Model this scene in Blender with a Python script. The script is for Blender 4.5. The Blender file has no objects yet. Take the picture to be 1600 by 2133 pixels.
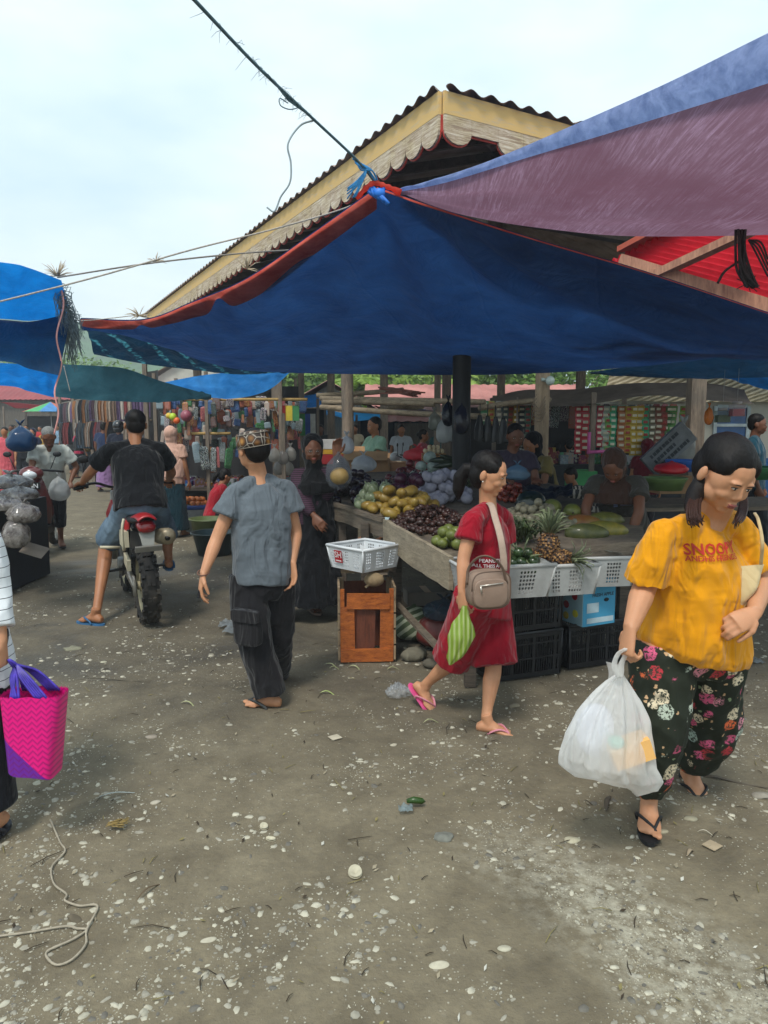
import bpy, math, random
from mathutils import Vector as V, Matrix, noise
R=math.radians
random.seed(7)
S=bpy.context.scene
COL=S.collection
# ---------------- camera, world, sun, exposure ----------------
PITCH=R(6.7); FPX=1540.0; CAMH=1.6
cam=bpy.data.cameras.new('camera'); co=bpy.data.objects.new('camera',cam); COL.objects.link(co)
co.location=(0,0,CAMH); co.rotation_euler=(R(90)-PITCH,0,0)
cam.sensor_fit='VERTICAL'; cam.sensor_height=36; cam.sensor_width=27; cam.lens=36*FPX/2133.0
cam.clip_start=.05; cam.clip_end=2000
S.camera=co
S.view_settings.view_transform='Standard'; S.view_settings.look='None'; S.view_settings.gamma=1
S.view_settings.exposure=0.77
SUN_EL,SUN_AZ=58,200
w=bpy.data.worlds.new('World'); S.world=w; w.use_nodes=True
nt=w.node_tree; N=nt.nodes; L=nt.links; N.clear()
out=N.new('ShaderNodeOutputWorld'); bg=N.new('ShaderNodeBackground'); sky=N.new('ShaderNodeTexSky')
sky.sky_type='NISHITA'; sky.sun_disc=False; sky.sun_elevation=R(SUN_EL); sky.sun_rotation=R(SUN_AZ); sky.dust_density=4; sky.air_density=1.2
tc=N.new('ShaderNodeTexCoord'); mp=N.new('ShaderNodeMapping'); mp.inputs['Scale'].default_value=(1,1,2.6)
nz=N.new('ShaderNodeTexNoise'); nz.inputs['Scale'].default_value=2.3; nz.inputs['Detail'].default_value=5; nz.inputs['Roughness'].default_value=.52
cr=N.new('ShaderNodeValToRGB'); cr.color_ramp.elements[0].position=.36; cr.color_ramp.elements[1].position=.66
cr.color_ramp.elements[0].color=(4.6,6.0,6.6,1); cr.color_ramp.elements[1].color=(6.9,7.75,7.95,1)
mx=N.new('ShaderNodeMixRGB'); mx.inputs[0].default_value=.9
L.new(tc.outputs['Generated'],mp.inputs['Vector']); L.new(mp.outputs[0],nz.inputs['Vector']); L.new(nz.outputs['Fac'],cr.inputs[0])
L.new(sky.outputs[0],mx.inputs[1]); L.new(cr.outputs[0],mx.inputs[2]); L.new(mx.outputs[0],bg.inputs['Color']); bg.inputs['Strength'].default_value=.1
L.new(bg.outputs[0],out.inputs['Surface'])
sl=bpy.data.lights.new('sun','SUN'); sl.energy=1.5; sl.angle=R(12); sl.color=(1,.95,.87)
so=bpy.data.objects.new('sun',sl); COL.objects.link(so)
el,az=R(SUN_EL),R(SUN_AZ)
sd=V((math.sin(az)*math.cos(el),math.cos(az)*math.cos(el),math.sin(el)))   # towards the sun
so.rotation_euler=sd.to_track_quat('Z','Y').to_euler(); so.location=(0,0,30)
# ---------------- helpers ----------------
def P(px,py,Y):
    dx=(px-800)/FPX; dy=(1066.5-py)/FPX
    c,s=math.cos(PITCH),math.sin(PITCH)
    d=V((dx,c+dy*s,-s+dy*c)); return V((0,0,CAMH))+d*(Y/d.y)
def G(px,py,z=0.0):
    dx=(px-800)/FPX; dy=(1066.5-py)/FPX
    c,s=math.cos(PITCH),math.sin(PITCH)
    d=V((dx,c+dy*s,-s+dy*c)); k=(z-CAMH)/d.z; return V((0,0,CAMH))+d*k
def lerp(a,b,t): return a+(b-a)*t
def fr(d,ref=None):
    d=d.normalized(); ref=ref or (V((0,0,1)) if abs(d.z)<.9 else V((0,1,0)))
    u=ref.cross(d)
    if u.length<1e-5: u=V((1,0,0)).cross(d)
    u.normalize(); return d,u,d.cross(u)
def cr_(pts,n):   # catmull-rom resample
    p=[V(q) for q in pts]; p=[p[0]*2-p[1]]+p+[p[-1]*2-p[-2]]; o=[]
    for i in range(1,len(p)-2):
        for k in range(n):
            t=k/n; a,b,c,d=p[i-1],p[i],p[i+1],p[i+2]
            o.append(.5*((2*b)+(c-a)*t+(2*a-5*b+4*c-d)*t*t+(3*b-a-3*c+d)*t**3))
    o.append(p[-2]); return o
class MB:
    def __init__(s): s.v=[];s.f=[];s.m=[];s.s=[]
    def add(s,vs,fs,mi=0,sm=False):
        b=len(s.v); s.v+= [V(q) for q in vs]; s.f+=[tuple(i+b for i in f) for f in fs]; s.m+=[mi]*len(fs); s.s+=[sm]*len(fs); return s
    def box(s,c,sz,rot=None,mi=0):
        c=V(c); h=V(sz)/2; M=rot if isinstance(rot,Matrix) else Matrix.Rotation(rot or 0,3,'Z')
        vs=[c+M@V((x*h.x,y*h.y,z*h.z)) for z in(-1,1) for y in(-1,1) for x in(-1,1)]
        return s.add(vs,[(0,2,3,1),(4,5,7,6),(0,1,5,4),(2,6,7,3),(0,4,6,2),(1,3,7,5)],mi)
    def beam(s,a,b,w,h,mi=0,ref=None):
        a=V(a);b=V(b); d,u,n=fr(b-a,ref); M=Matrix((u,d,n)).transposed()
        return s.box((a+b)/2,(w,(b-a).length,h),M,mi)
    def tube(s,pts,r,n=8,mi=0,asp=1,ref=None,sm=True,cap=True):
        pts=[V(p) for p in pts]; k=len(pts); rs=r if isinstance(r,(list,tuple)) else [r]*k
        vs=[];pu=ref
        for i,p in enumerate(pts):
            d=(pts[min(i+1,k-1)]-pts[max(i-1,0)])
            if d.length<1e-9: d=V((0,0,1))
            d,u,w2=fr(d) if pu is None else (None,None,None)
            if pu is not None:
                d=(pts[min(i+1,k-1)]-pts[max(i-1,0)]).normalized(); u=pu-d*pu.dot(d)
                if u.length<1e-5: u=fr(d)[1]
                u.normalize(); w2=d.cross(u)
            pu=u
            for j in range(n):
                a=2*math.pi*j/n; vs.append(p+u*math.cos(a)*rs[i]+w2*math.sin(a)*rs[i]*asp)
        fs=[(i*n+j,i*n+(j+1)%n,(i+1)*n+(j+1)%n,(i+1)*n+j) for i in range(k-1) for j in range(n)]
        if cap: fs+=[tuple(range(n-1,-1,-1)),tuple(range((k-1)*n,k*n))]
        return s.add(vs,fs,mi,sm)
    def ell(s,c,r,M=None,nu=12,nv=8,mi=0):
        c=V(c); M=M or Matrix.Identity(3); r=(r,r,r) if not hasattr(r,'__len__') else r
        vs=[c+M@V((0,0,-r[2]))]
        for i in range(1,nv):
            t=math.pi*i/nv-math.pi/2
            for j in range(nu):
                a=2*math.pi*j/nu; vs.append(c+M@V((math.cos(t)*math.cos(a)*r[0],math.cos(t)*math.sin(a)*r[1],math.sin(t)*r[2])))
        vs.append(c+M@V((0,0,r[2]))); e=len(vs)-1
        fs=[(0,1+(j+1)%nu,1+j) for j in range(nu)]
        fs+=[(1+i*nu+j,1+i*nu+(j+1)%nu,1+(i+1)*nu+(j+1)%nu,1+(i+1)*nu+j) for i in range(nv-2) for j in range(nu)]
        b=1+(nv-2)*nu; fs+=[(b+j,b+(j+1)%nu,e) for j in range(nu)]
        return s.add(vs,fs,mi,True)
    def loft(s,rings,n=16,mi=0,cap=True,sm=True,p=2.0):
        vs=[]
        for c,ux,uy in rings:
            for j in range(n):
                a=2*math.pi*j/n; ca,sa=math.cos(a),math.sin(a)
                x=math.copysign(abs(ca)**(2/p),ca); y=math.copysign(abs(sa)**(2/p),sa)
                vs.append(V(c)+V(ux)*x+V(uy)*y)
        k=len(rings)
        fs=[(i*n+j,i*n+(j+1)%n,(i+1)*n+(j+1)%n,(i+1)*n+j) for i in range(k-1) for j in range(n)]
        if cap: fs+=[tuple(range(n-1,-1,-1)),tuple(range((k-1)*n,k*n))]
        return s.add(vs,fs,mi,sm)
    def grid(s,fn,nu,nv,mi=0,sm=True):
        vs=[fn(i/nu,j/nv) for j in range(nv+1) for i in range(nu+1)]
        fs=[(j*(nu+1)+i,j*(nu+1)+i+1,(j+1)*(nu+1)+i+1,(j+1)*(nu+1)+i) for j in range(nv) for i in range(nu)]
        return s.add(vs,fs,mi,sm)
    def lathe(s,prof,c=(0,0,0),n=20,mi=0,M=None,sm=True):
        c=V(c); M=M or Matrix.Identity(3); vs=[]
        for r,z in prof:
            for j in range(n):
                a=2*math.pi*j/n; vs.append(c+M@V((r*math.cos(a),r*math.sin(a),z)))
        k=len(prof); fs=[(i*n+j,i*n+(j+1)%n,(i+1)*n+(j+1)%n,(i+1)*n+j) for i in range(k-1) for j in range(n)]
        return s.add(vs,fs,mi,sm)
    def prism(s,poly,th,M=None,c=(0,0,0),mi=0):  # poly in xz, thickness along y
        M=M or Matrix.Identity(3); c=V(c); n=len(poly)
        vs=[c+M@V((x,-th/2,z)) for x,z in poly]+[c+M@V((x,th/2,z)) for x,z in poly]
        return s.add(vs,[tuple(range(n)),tuple(range(2*n-1,n-1,-1))]+[(i,i+n,(i+1)%n+n,(i+1)%n) for i in range(n)],mi)
    def build(s,name,mats,par=None,at=None,label=None,cat=None,group=None,kind=None):
        me=bpy.data.meshes.new(name); o=V(at) if at is not None else (par['_w'] and V(par['_w']) if par is not None and '_w' in par else V((0,0,0)))
        me.from_pydata([tuple(q-o) for q in s.v],[],s.f)
        if not isinstance(mats,(list,tuple)): mats=[mats]
        for m in mats: me.materials.append(m)
        me.polygons.foreach_set('material_index',s.m); me.polygons.foreach_set('use_smooth',s.s); me.update()
        ob=bpy.data.objects.new(name,me); COL.objects.link(ob)
        ob['_w']=list(o)
        if par is not None: ob.parent=par
        else: ob.location=o
        return tag(ob,label,cat,group,kind)
def tag(o,label=None,cat=None,group=None,kind=None):
    for k,x in (('label',label),('category',cat),('group',group),('kind',kind)):
        if x: o[k]=x
    return o
def E(name,label,cat,loc=(0,0,0),group=None):
    o=bpy.data.objects.new(name,None); COL.objects.link(o); o.location=loc; o.empty_display_size=.1; o['_w']=list(loc)
    return tag(o,label,cat,group)
def kids(o): return [c for c in bpy.data.objects if c.parent==o]
KC={}
def dup(o,loc,rz=0,label=None,group=None,scale=None,rot=None,par=None):
    c=o.copy(); COL.objects.link(c)
    if par is not None: c.parent=par
    else:
        c.location=loc; c.rotation_euler=rot if rot is not None else (0,0,rz)
        if scale: c.scale=(scale,)*3 if not hasattr(scale,'__len__') else scale
    if label: c['label']=label
    if group: c['group']=group
    if o.name not in KC: KC[o.name]=kids(o)
    for ch in KC[o.name]: dup(ch,None,par=c)
    return c
def zap(o):
    for c in kids(o): zap(c)
    bpy.data.objects.remove(o)
def remesh(ob,vox,sm=2,disp=None,fac=.6):
    m=ob.modifiers.new('r','REMESH'); m.mode='VOXEL'; m.voxel_size=vox; m.use_smooth_shade=True
    if sm: q=ob.modifiers.new('s','SMOOTH'); q.iterations=sm; q.factor=fac
    dg=bpy.context.evaluated_depsgraph_get(); dg.update()
    me=bpy.data.meshes.new_from_object(ob.evaluated_get(dg)); old=ob.data; ob.modifiers.clear(); ob.data=me; me.name=ob.name
    if disp:
        w=V(ob.get('_w',ob.location))
        P_=[(v.co.copy(),v.normal.copy()) for v in me.vertices]; me.vertices.foreach_set('co',[x for c,n in P_ for x in c+n*disp(c+w)]); me.update()
    for p in me.polygons: p.use_smooth=True
    if not me.materials:
        for m in old.materials: me.materials.append(m)
    return ob
def textgeo(txt,size,bold=0.0,align='CENTER'):
    c=bpy.data.curves.new('t','FONT'); c.body=txt; c.size=size; c.align_x=align; c.offset=bold; c.resolution_u=2
    o=bpy.data.objects.new('t',c); COL.objects.link(o)
    dg=bpy.context.evaluated_depsgraph_get(); dg.update(); me=bpy.data.meshes.new_from_object(o.evaluated_get(dg))
    vs=[v.co.copy() for v in me.vertices]; fs=[tuple(p.vertices) for p in me.polygons]; bpy.data.objects.remove(o); return vs,fs
def puttext(mb,txt,size,c,ux,uz,mi=0,off=.003,bold=0,bvh=None,align='CENTER'):
    vs,fs=textgeo(txt,size,bold,align); ux=V(ux).normalized(); uz=V(uz).normalized(); n=ux.cross(uz)
    q=[V(c)+ux*v.x+uz*v.y for v in vs]
    if bvh:
        o=[]
        for p in q:
            h=bvh.ray_cast(p+n*.4,-n); o.append(h[0]+n*off if h[0] else p)
        q=o
    else: q=[p+n*off for p in q]
    mb.add(q,fs,mi)
# ---------------- materials ----------------
class NT:
    def __init__(s,name):
        s.m=bpy.data.materials.new(name); s.m.use_nodes=True; s.t=s.m.node_tree; s.b=s.t.nodes['Principled BSDF']; s.o=s.t.nodes['Material Output']
    def n(s,typ,**k):
        x=s.t.nodes.new('ShaderNode'+typ)
        for a,b in k.items():
            if a in x.inputs: x.inputs[a].default_value=b
            else: setattr(x,a,b)
        return x
    def l(s,a,b): s.t.links.new(a,b)
    def co(s,scale=(1,1,1),gen=False,rot=(0,0,0)):
        t=s.n('TexCoord'); m=s.n('Mapping'); m.inputs['Scale'].default_value=scale; m.inputs['Rotation'].default_value=rot
        s.l(t.outputs['Generated' if gen else 'Object'],m.inputs[0]); return m.outputs[0]
    def noise(s,vec,scale,detail=3,rough=.55,dist=0):
        x=s.n('TexNoise'); x.inputs['Scale'].default_value=scale; x.inputs['Detail'].default_value=detail; x.inputs['Roughness'].default_value=rough; x.inputs['Distortion'].default_value=dist
        if vec: s.l(vec,x.inputs['Vector'])
        return x.outputs['Fac']
    def ramp(s,fac,stops,interp='LINEAR'):
        x=s.n('ValToRGB'); e=x.color_ramp.elements; x.color_ramp.interpolation=interp
        while len(e)>len(stops): e.remove(e[-1])
        while len(e)<len(stops): e.new(.5)
        for k,(p,c) in enumerate(stops): e[k].position=p; e[k].color=(*c,1) if len(c)==3 else c
        s.l(fac,x.inputs[0]); return x.outputs[0]
    def mix(s,fac,a,b,mode='MIX'):
        x=s.n('MixRGB'); x.blend_type=mode
        for i,y in ((0,fac),(1,a),(2,b)):
            if hasattr(y,'is_linked') or hasattr(y,'links'): s.l(y,x.inputs[i])
            elif isinstance(y,(int,float)): x.inputs[i].default_value=y if i==0 else (y,y,y,1)
            else: x.inputs[i].default_value=(*y,1)
        return x.outputs[0]
    def math(s,op,a,b=0.0,c=0.0):
        x=s.n('Math'); x.operation=op
        for i,y in enumerate((a,b,c)):
            if isinstance(y,(int,float)): x.inputs[i].default_value=y
            else: s.l(y,x.inputs[i])
        return x.outputs[0]
    def bump(s,h,strength=.3,dist=.01,prev=None):
        x=s.n('Bump'); x.inputs['Strength'].default_value=strength; x.inputs['Distance'].default_value=dist; s.l(h,x.inputs['Height'])
        if prev: s.l(prev,x.inputs['Normal'])
        s.l(x.outputs[0],s.b.inputs['Normal']); return x.outputs[0]
    def base(s,c):
        if isinstance(c,tuple): s.b.inputs['Base Color'].default_value=(*c,1)
        else: s.l(c,s.b.inputs['Base Color'])
def h2l(h):
    h=h.lstrip('#'); return tuple((int(h[i:i+2],16)/255)**2.2 for i in (0,2,4))
def mat(name,c,rough=.6,var=.25,vs=6,bs=0,bd=.004,bst=.4,metal=0,spec=.5,sss=0,trl=0,alpha=1,stretch=(1,1,1),c2=None,coat=0,dirt=0):
    k=NT(name); c=h2l(c) if isinstance(c,str) else c
    k.b.inputs['Roughness'].default_value=rough; k.b.inputs['Metallic'].default_value=metal; k.b.inputs['Specular IOR Level'].default_value=spec
    k.b.inputs['Coat Weight'].default_value=coat
    vec=k.co(stretch)
    f=k.noise(vec,vs,5,.6)
    lo=tuple(x*(1-var) for x in c); hi=(h2l(c2) if isinstance(c2,str) else c2) if c2 else tuple(min(1,x*(1+var)) for x in c)
    col=k.ramp(f,[(.3,lo),(.7,hi)])
    if dirt:
        g=k.noise(vec,vs*.35,6,.7); col=k.mix(k.ramp(g,[(.45,(0,0,0)),(.7,(dirt,)*3)]),col,(.09,.075,.055))
    k.base(col)
    if bs: k.bump(k.noise(vec,bs,4,.6),bst,bd)
    if sss: k.b.inputs['Subsurface Weight'].default_value=sss; k.b.inputs['Subsurface Radius'].default_value=(.02,.008,.005)
    if trl:
        t=k.n('BsdfTranslucent'); k.l(col,t.inputs[0]); m=k.n('MixShader'); m.inputs[0].default_value=trl
        k.l(k.b.outputs[0],m.inputs[1]); k.l(t.outputs[0],m.inputs[2]); k.l(m.outputs[0],k.o.inputs[0])
    if alpha<1:
        t=k.n('BsdfTransparent'); m=k.n('MixShader'); m.inputs[0].default_value=alpha
        src=k.o.inputs[0].links[0].from_socket; k.l(t.outputs[0],m.inputs[1]); k.l(src,m.inputs[2]); k.l(m.outputs[0],k.o.inputs[0])
    return k.m
MC={}
def cloth(c,name=None,wr=1,**kw):
    key=('cloth',str(c),wr)
    if key in MC: return MC[key]
    k=NT(name or 'cloth_fabric'); cc=h2l(c) if isinstance(c,str) else c
    k.b.inputs['Roughness'].default_value=.85; k.b.inputs['Specular IOR Level'].default_value=.2; k.b.inputs['Sheen Weight'].default_value=.15
    vec=k.co(); f=k.noise(vec,5,4)
    k.base(k.ramp(f,[(.3,tuple(x*.86 for x in cc)),(.7,tuple(min(1,x*1.1) for x in cc))]))
    v2=k.co((1.6,1.6,.55),rot=(.3,.5,.2)); w1=k.noise(v2,7,2,.5,1.2); b=k.bump(w1,.75*wr,.045)
    b=k.bump(k.noise(k.co((.5,.5,1.8),rot=(.2,-.5,.4)),13,1,.5,.6),.25*wr,.016,b)
    k.bump(k.noise(vec,260,2),.15,.001,b)
    MC[key]=k.m; return k.m
def wood(name,c1,c2,scale=(1,1,1),rough=.75,gs=9,weather=0):
    k=NT(name); vec=k.co(scale); a=k.noise(vec,gs,6,.65,.6); b=k.noise(vec,gs*5,3,.6)
    col=k.ramp(k.mix(.35,a,b),[(.32,h2l(c1)),(.62,h2l(c2))])
    if weather: col=k.mix(k.ramp(k.noise(k.co(),3,5),[(.45,(0,0,0)),(.65,(weather,)*3)]),col,(.12,.11,.095))
    k.base(col); k.b.inputs['Roughness'].default_value=rough; k.bump(a,.5,.004); return k.m
def plain(c,rough=.5,**kw):
    key=('p',str(c),rough,str(kw))
    if key not in MC: MC[key]=mat('plain_surface',c,rough,**kw)
    return MC[key]
# ================= ground =================
def ground_mat():
    k=NT('market_mud'); vec=k.co()
    big=k.noise(vec,.55,4,.6); mid=k.noise(vec,3.2,6,.65,.4); fine=k.noise(vec,26,6,.75)
    c=k.ramp(mid,[(.28,(.115,.093,.058)),(.5,(.195,.162,.104)),(.74,(.27,.229,.15))])
    c=k.mix(k.ramp(fine,[(.35,(.5,.5,.5)),(.75,(0,0,0))]),c,(.1,.086,.064))
    # fine pale grit, in patches
    v=k.n('TexVoronoi'); v.inputs['Scale'].default_value=75; v.inputs['Randomness'].default_value=1; k.l(vec,v.inputs['Vector'])
    d=k.ramp(v.outputs['Distance'],[(.2,(1,1,1)),(.3,(0,0,0))]); sel=k.ramp(v.outputs['Color'],[(.72,(0,0,0)),(.78,(1,1,1))])
    pat=k.ramp(k.noise(vec,.9,5,.7),[(.42,(.25,.25,.25)),(.6,(1,1,1))])
    sp=k.n('SeparateXYZ'); k.l(vec,sp.inputs[0])
    tt_=k.math('ABSOLUTE',k.math('ADD',k.math('ADD',k.math('MULTIPLY',sp.outputs['X'],.88),k.math('MULTIPLY',sp.outputs['Y'],.48)),-1.776))
    stk=k.math('MULTIPLY',k.ramp(tt_,[(.05,(1,1,1)),(.34,(0,0,0))]),k.ramp(k.math('MULTIPLY',sp.outputs['Y'],.3),[(.75,(1,1,1)),(.86,(0,0,0))]))
    stn=k.math('MULTIPLY',stk,k.ramp(k.noise(vec,16,6,.75),[(.42,(0,0,0)),(.62,(1,1,1))]))
    c=k.mix(k.math('MULTIPLY',stn,.75),c,(.42,.395,.31))
    pat=k.math('MAXIMUM',pat,stk)
    g=k.math('MULTIPLY',k.math('MULTIPLY',d,sel),pat)
    c=k.mix(g,c,(.5,.47,.38))
    v2=k.n('TexVoronoi'); v2.inputs['Scale'].default_value=24; k.l(vec,v2.inputs['Vector'])
    g2=k.math('MULTIPLY',k.math('MULTIPLY',k.ramp(v2.outputs['Distance'],[(.16,(1,1,1)),(.25,(0,0,0))]),k.ramp(v2.outputs['Color'],[(.76,(0,0,0)),(.8,(1,1,1))])),pat)
    c=k.mix(g2,c,(.36,.335,.27))
    # damp patches along the lane
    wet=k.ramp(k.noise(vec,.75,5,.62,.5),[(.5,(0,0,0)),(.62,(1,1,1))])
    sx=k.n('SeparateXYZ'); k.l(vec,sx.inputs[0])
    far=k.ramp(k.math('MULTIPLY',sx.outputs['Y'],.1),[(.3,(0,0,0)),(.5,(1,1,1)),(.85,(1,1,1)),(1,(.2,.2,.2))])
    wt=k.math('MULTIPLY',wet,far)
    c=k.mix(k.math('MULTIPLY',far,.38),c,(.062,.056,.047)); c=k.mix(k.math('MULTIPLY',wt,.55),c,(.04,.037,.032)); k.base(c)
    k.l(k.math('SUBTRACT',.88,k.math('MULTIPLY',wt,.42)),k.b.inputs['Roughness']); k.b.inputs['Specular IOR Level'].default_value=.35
    b=k.bump(k.noise(vec,9,6,.7),.55,.03); b=k.bump(fine,.5,.008,b); k.bump(k.math('ADD',g,g2),.6,.008,b)
    return k.m
def gz(x,y):
    f=max(0,min(1,(14-y)/4)); return f*(.022*noise.noise(V((x*.6,y*.6,3)))+.011*noise.noise(V((x*2.6,y*2.6,1)))+.004*noise.noise(V((x*9,y*9,5)))-.012)
gm=MB()
xs=[-270,-120,-40,-16]+[-8+.09*i for i in range(168)]+[14,40,120,270]
ys=[-60,-8]+[.6+.075*i for i in range(96)]+[7.8+.15*i for i in range(45)]+[15.5,18,25,40,80,200,340]
gv=[(x,y,gz(x,y) if abs(x)<9 and .5<y<14 else -.006) for y in ys for x in xs]; nx=len(xs)
gm.add(gv,[(j*nx+i,j*nx+i+1,(j+1)*nx+i+1,(j+1)*nx+i) for j in range(len(ys)-1) for i in range(nx-1)],0,True)
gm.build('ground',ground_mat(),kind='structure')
# ---- pebbles pressed into the mud: too many to count ----
pb=MB(); rr=random.Random(3)
stone=[mat('pebble_pale',(.42,.395,.31),.9,.3,30,60,.002),mat('pebble_grey',(.3,.28,.225),.9,.3,30,60,.002),mat('pebble_dark',(.13,.12,.1),.85,.3,30,60,.002)]
def pebble(mb,x,y,r,mi,rg,h=.35,z=None):
    z=gz(x,y) if z is None else z; a=rg.uniform(0,6.28); e=rg.uniform(.35,.95); n=rg.choice((5,6,7,8))
    ph=[rg.uniform(.62,1.22) for _ in range(n)]
    lo=[];hi=[]
    for i in range(n):
        t=6.283*i/n; u,v_=math.cos(t)*r*ph[i],math.sin(t)*r*e*ph[i]
        X=math.cos(a)*u-math.sin(a)*v_; Y=math.sin(a)*u+math.cos(a)*v_
        lo.append((x+X,y+Y,z-.004)); hi.append((x+X*.72,y+Y*.72,z+r*h*rg.uniform(.85,1)))
    mb.add(lo+hi+[(x,y,z+r*h*1.15)],[(i,(i+1)%n,n+(i+1)%n,n+i) for i in range(n)]+[(n+i,n+(i+1)%n,2*n) for i in range(n)],mi,r>.012)
def dens(x,y):
    d=.2+1.2*noise.noise(V((x*.9,y*.9,8)))+1.3*noise.noise(V((x*2.9,y*2.9,2)))+.8*noise.noise(V((x*8,y*8,2)))
    # pale stony streak running to the lower right
    t=(x-.6)*.88+(y-2.6)*.48
    if x>.2 and y<2.85: d+=2.6*math.exp(-((t)/.17)**2)
    if x<-.5 and y<3: d+=.35
    d+=.75*math.exp(-((x-.8)/.9)**2-((y-3.45)/.4)**2)+.6*math.exp(-((x+1.35)/.35)**2-((y-2.9)/.5)**2)+.5*math.exp(-((x-.9)/.4)**2-((y-2.75)/.25)**2)
    return d
cnt=0
while cnt<42000:
    y=1.25+ (rr.random()**1.8)*10.5; x=rr.uniform(-.62*y-.25,.62*y+.25)
    D_=dens(x,y)
    if rr.random()>D_*.6: continue
    r=min(.018,.0019*math.exp(rr.expovariate(1.45 if D_<1.2 else 2.2)))*(1+.06*y)
    pebble(pb,x,y,r,rr.choices((0,1,2),(.42,.4,.18))[0],rr,rr.uniform(.08,.24)); cnt+=1
pb.build('gravel',stone,label='pale pebbles pressed into the trodden mud',cat='gravel',kind='stuff')
# ---- hills ----
hm=MB()
def hill(u,v):
    x=-160+420*u; y=150+150*v; h=(16+9*math.sin(u*5+1)+7*noise.noise(V((u*7,v*3,0)))+3*noise.noise(V((u*30,v*20,0))))*math.sin(math.pi*min(1,v+.12)*.8)
    if x<-20: h*=1.0+.5*math.sin((x+160)/50)
    return (x,y,h-3)
hm.grid(hill,120,24); hm.build('hills',mat('hill_forest','#41603a',.95,.5,.25,.8,.5,.8),kind='structure')
# ================= market hall with scalloped eaves =================
rust=mat('rusted_roof_iron','#8c7a72',.75,.3,2.5,30,.003,.4,c2='#a8968e')
fasc=NT('peeling_yellow_board'); _v=fasc.co((1,1,1)); 
_c=fasc.mix(fasc.ramp(fasc.noise(fasc.co((.6,.6,4)),9,6,.7,.6),[(.5,(0,0,0)),(.68,(.75,.75,.75))]),h2l('#d6b273'),h2l('#bdab92')); fasc.base(_c); fasc.b.inputs['Roughness'].default_value=.8
scal=NT('weathered_scallop_board'); _n=scal.noise(scal.co((.5,.5,9)),9,6,.72,.8)
scal.base(scal.mix(scal.ramp(scal.noise(scal.co((1,1,1)),5,6,.7),[(.42,(.0,.0,.0)),(.6,(.8,.8,.8))]),scal.ramp(_n,[(.34,h2l('#8f7a68')),(.48,h2l('#b8a48e')),(.64,h2l('#e2d8c6'))]),scal.ramp(_n,[(.4,h2l('#8b7560')),(.6,h2l('#cbb992'))]))); scal.b.inputs['Roughness'].default_value=.9; scal.bump(_n,.7,.004)
redp=mat('faded_red_paint','#b8443a',.7,.3,8)
beamw=wood('old_dark_timber','#2a2320','#5a4c43',(1,1,1)); postw=wood('grey_post_timber','#4a4038','#8d7d6d',(3,3,.35),weather=.5)
C0=P(920,188,6.1); ld=V((-.4564,.8898,0)); rd=V((.8615,.5078,0))
hall=E('market_hall','large timber market hall with corrugated roof and scalloped yellow eaves boards','market hall',(C0.x,C0.y,0))
zE=C0.z
def eave(d,inn,length,name):
    # d along eave, inn horizontal inwards
    th=.03
    m=MB(); M=Matrix((d,inn,V((0,0,1)))).transposed()
    L0=length
    m.prism([(0.02,-.17),(L0,-.17),(L0,0),(0.02,0)],th,M,(C0.x,C0.y,zE),0); m.build('fascia_board',fasc.m,hall)
    m=MB(); per=.27
    k=0; x=.02; red=MB()
    while x<L0:
        w_=per; poly=[(x,-.15)]; pr=[]
        for i in range(9):
            t=math.pi*i/8; pr.append((x+w_/2-math.cos(t)*w_/2*.985,-.28-math.sin(t)*.10))
        flat = name=='front' and k%4==1
        if flat: pr=[(x,-.285),(x+w_,-.285)]
        poly=[(x,-.165)]+pr+[(x+w_-.002,-.165)]
        m.prism(poly[::-1],.018,M,V((C0.x,C0.y,zE))-inn*.004,0)
        red.prism([(p[0],p[1]-(.014 if p[1]<-.2 else 0)) for p in poly][::-1],.012,M,V((C0.x,C0.y,zE))+inn*.013,0)
        x+=w_; k+=1
    m.build('scalloped_board',scal.m,hall); red.build('red_edging',redp,hall)
def roofplane(d,inn,length,rise,name,ext=6.2,org=None,both=False):
    m=MB(); n=int(length/.05); run=ext; og_=org or C0.xy.to_3d()
    def f(u,v):
        s=-.06+u*(length+.06); s2=max(s,v*run); s2=min(s2,length-v*run) if both else s2
        z=zE+.02+v*run*rise+.02*math.sin(2*math.pi*s/.2)
        return og_+d*s2+inn*(-.06+v*run)+V((0,0,z))
    m.grid(f,n*2,3); m.build('roof_sheet',rust,hall)
roofplane(ld,V((.8898,.4564,0)),13.5,.27,'left',both=True); roofplane(rd,V((-.5078,.8615,0)),12.4,.27,'right',both=True); roofplane(ld,-V((.8898,.4564,0)),13.5,.27,'back',org=C0.xy.to_3d()+rd*12.4,both=True); roofplane(rd,-ld,12.4,.27,'rear',org=C0.xy.to_3d()+ld*13.5,both=True)
eave(ld,V((.8898,.4564,0)),13.2,'side'); eave(rd,V((-.5078,.8615,0)),8.2,'front')
inw=(ld+rd)
m=MB(); m.tube([C0.xy.to_3d()+inw.normalized()*.12+V((0,0,zE+.02)),C0.xy.to_3d()+inw*6.2+V((0,0,zE+.05+6.2*.27))],[.03,.05],10); m.build('hip_cap',rust,hall)
m=MB()
for i in range(16):
    s=.5+i*.8; a=C0.xy.to_3d()+ld*s+V((.8898,.4564,0))*.05; b=a+V((.8898,.4564,0))*min(5.5,max(.5,s)); 
    m.beam(a+V((0,0,zE-.06)),b+V((0,0,zE-.06+(b-a).length*.27)),.06,.09)
for i in range(9):
    s=.5+i*.8; q=V((-.5078,.8615,0)); a=C0.xy.to_3d()+rd*s+q*.05; b=a+q*min(5.5,max(.5,s)); m.beam(a+V((0,0,zE-.06)),b+V((0,0,zE-.06+(b-a).length*.27)),.06,.09)
m.build('rafters',beamw,hall)
cp=C0.xy.to_3d()+(ld+rd)*.7
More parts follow.
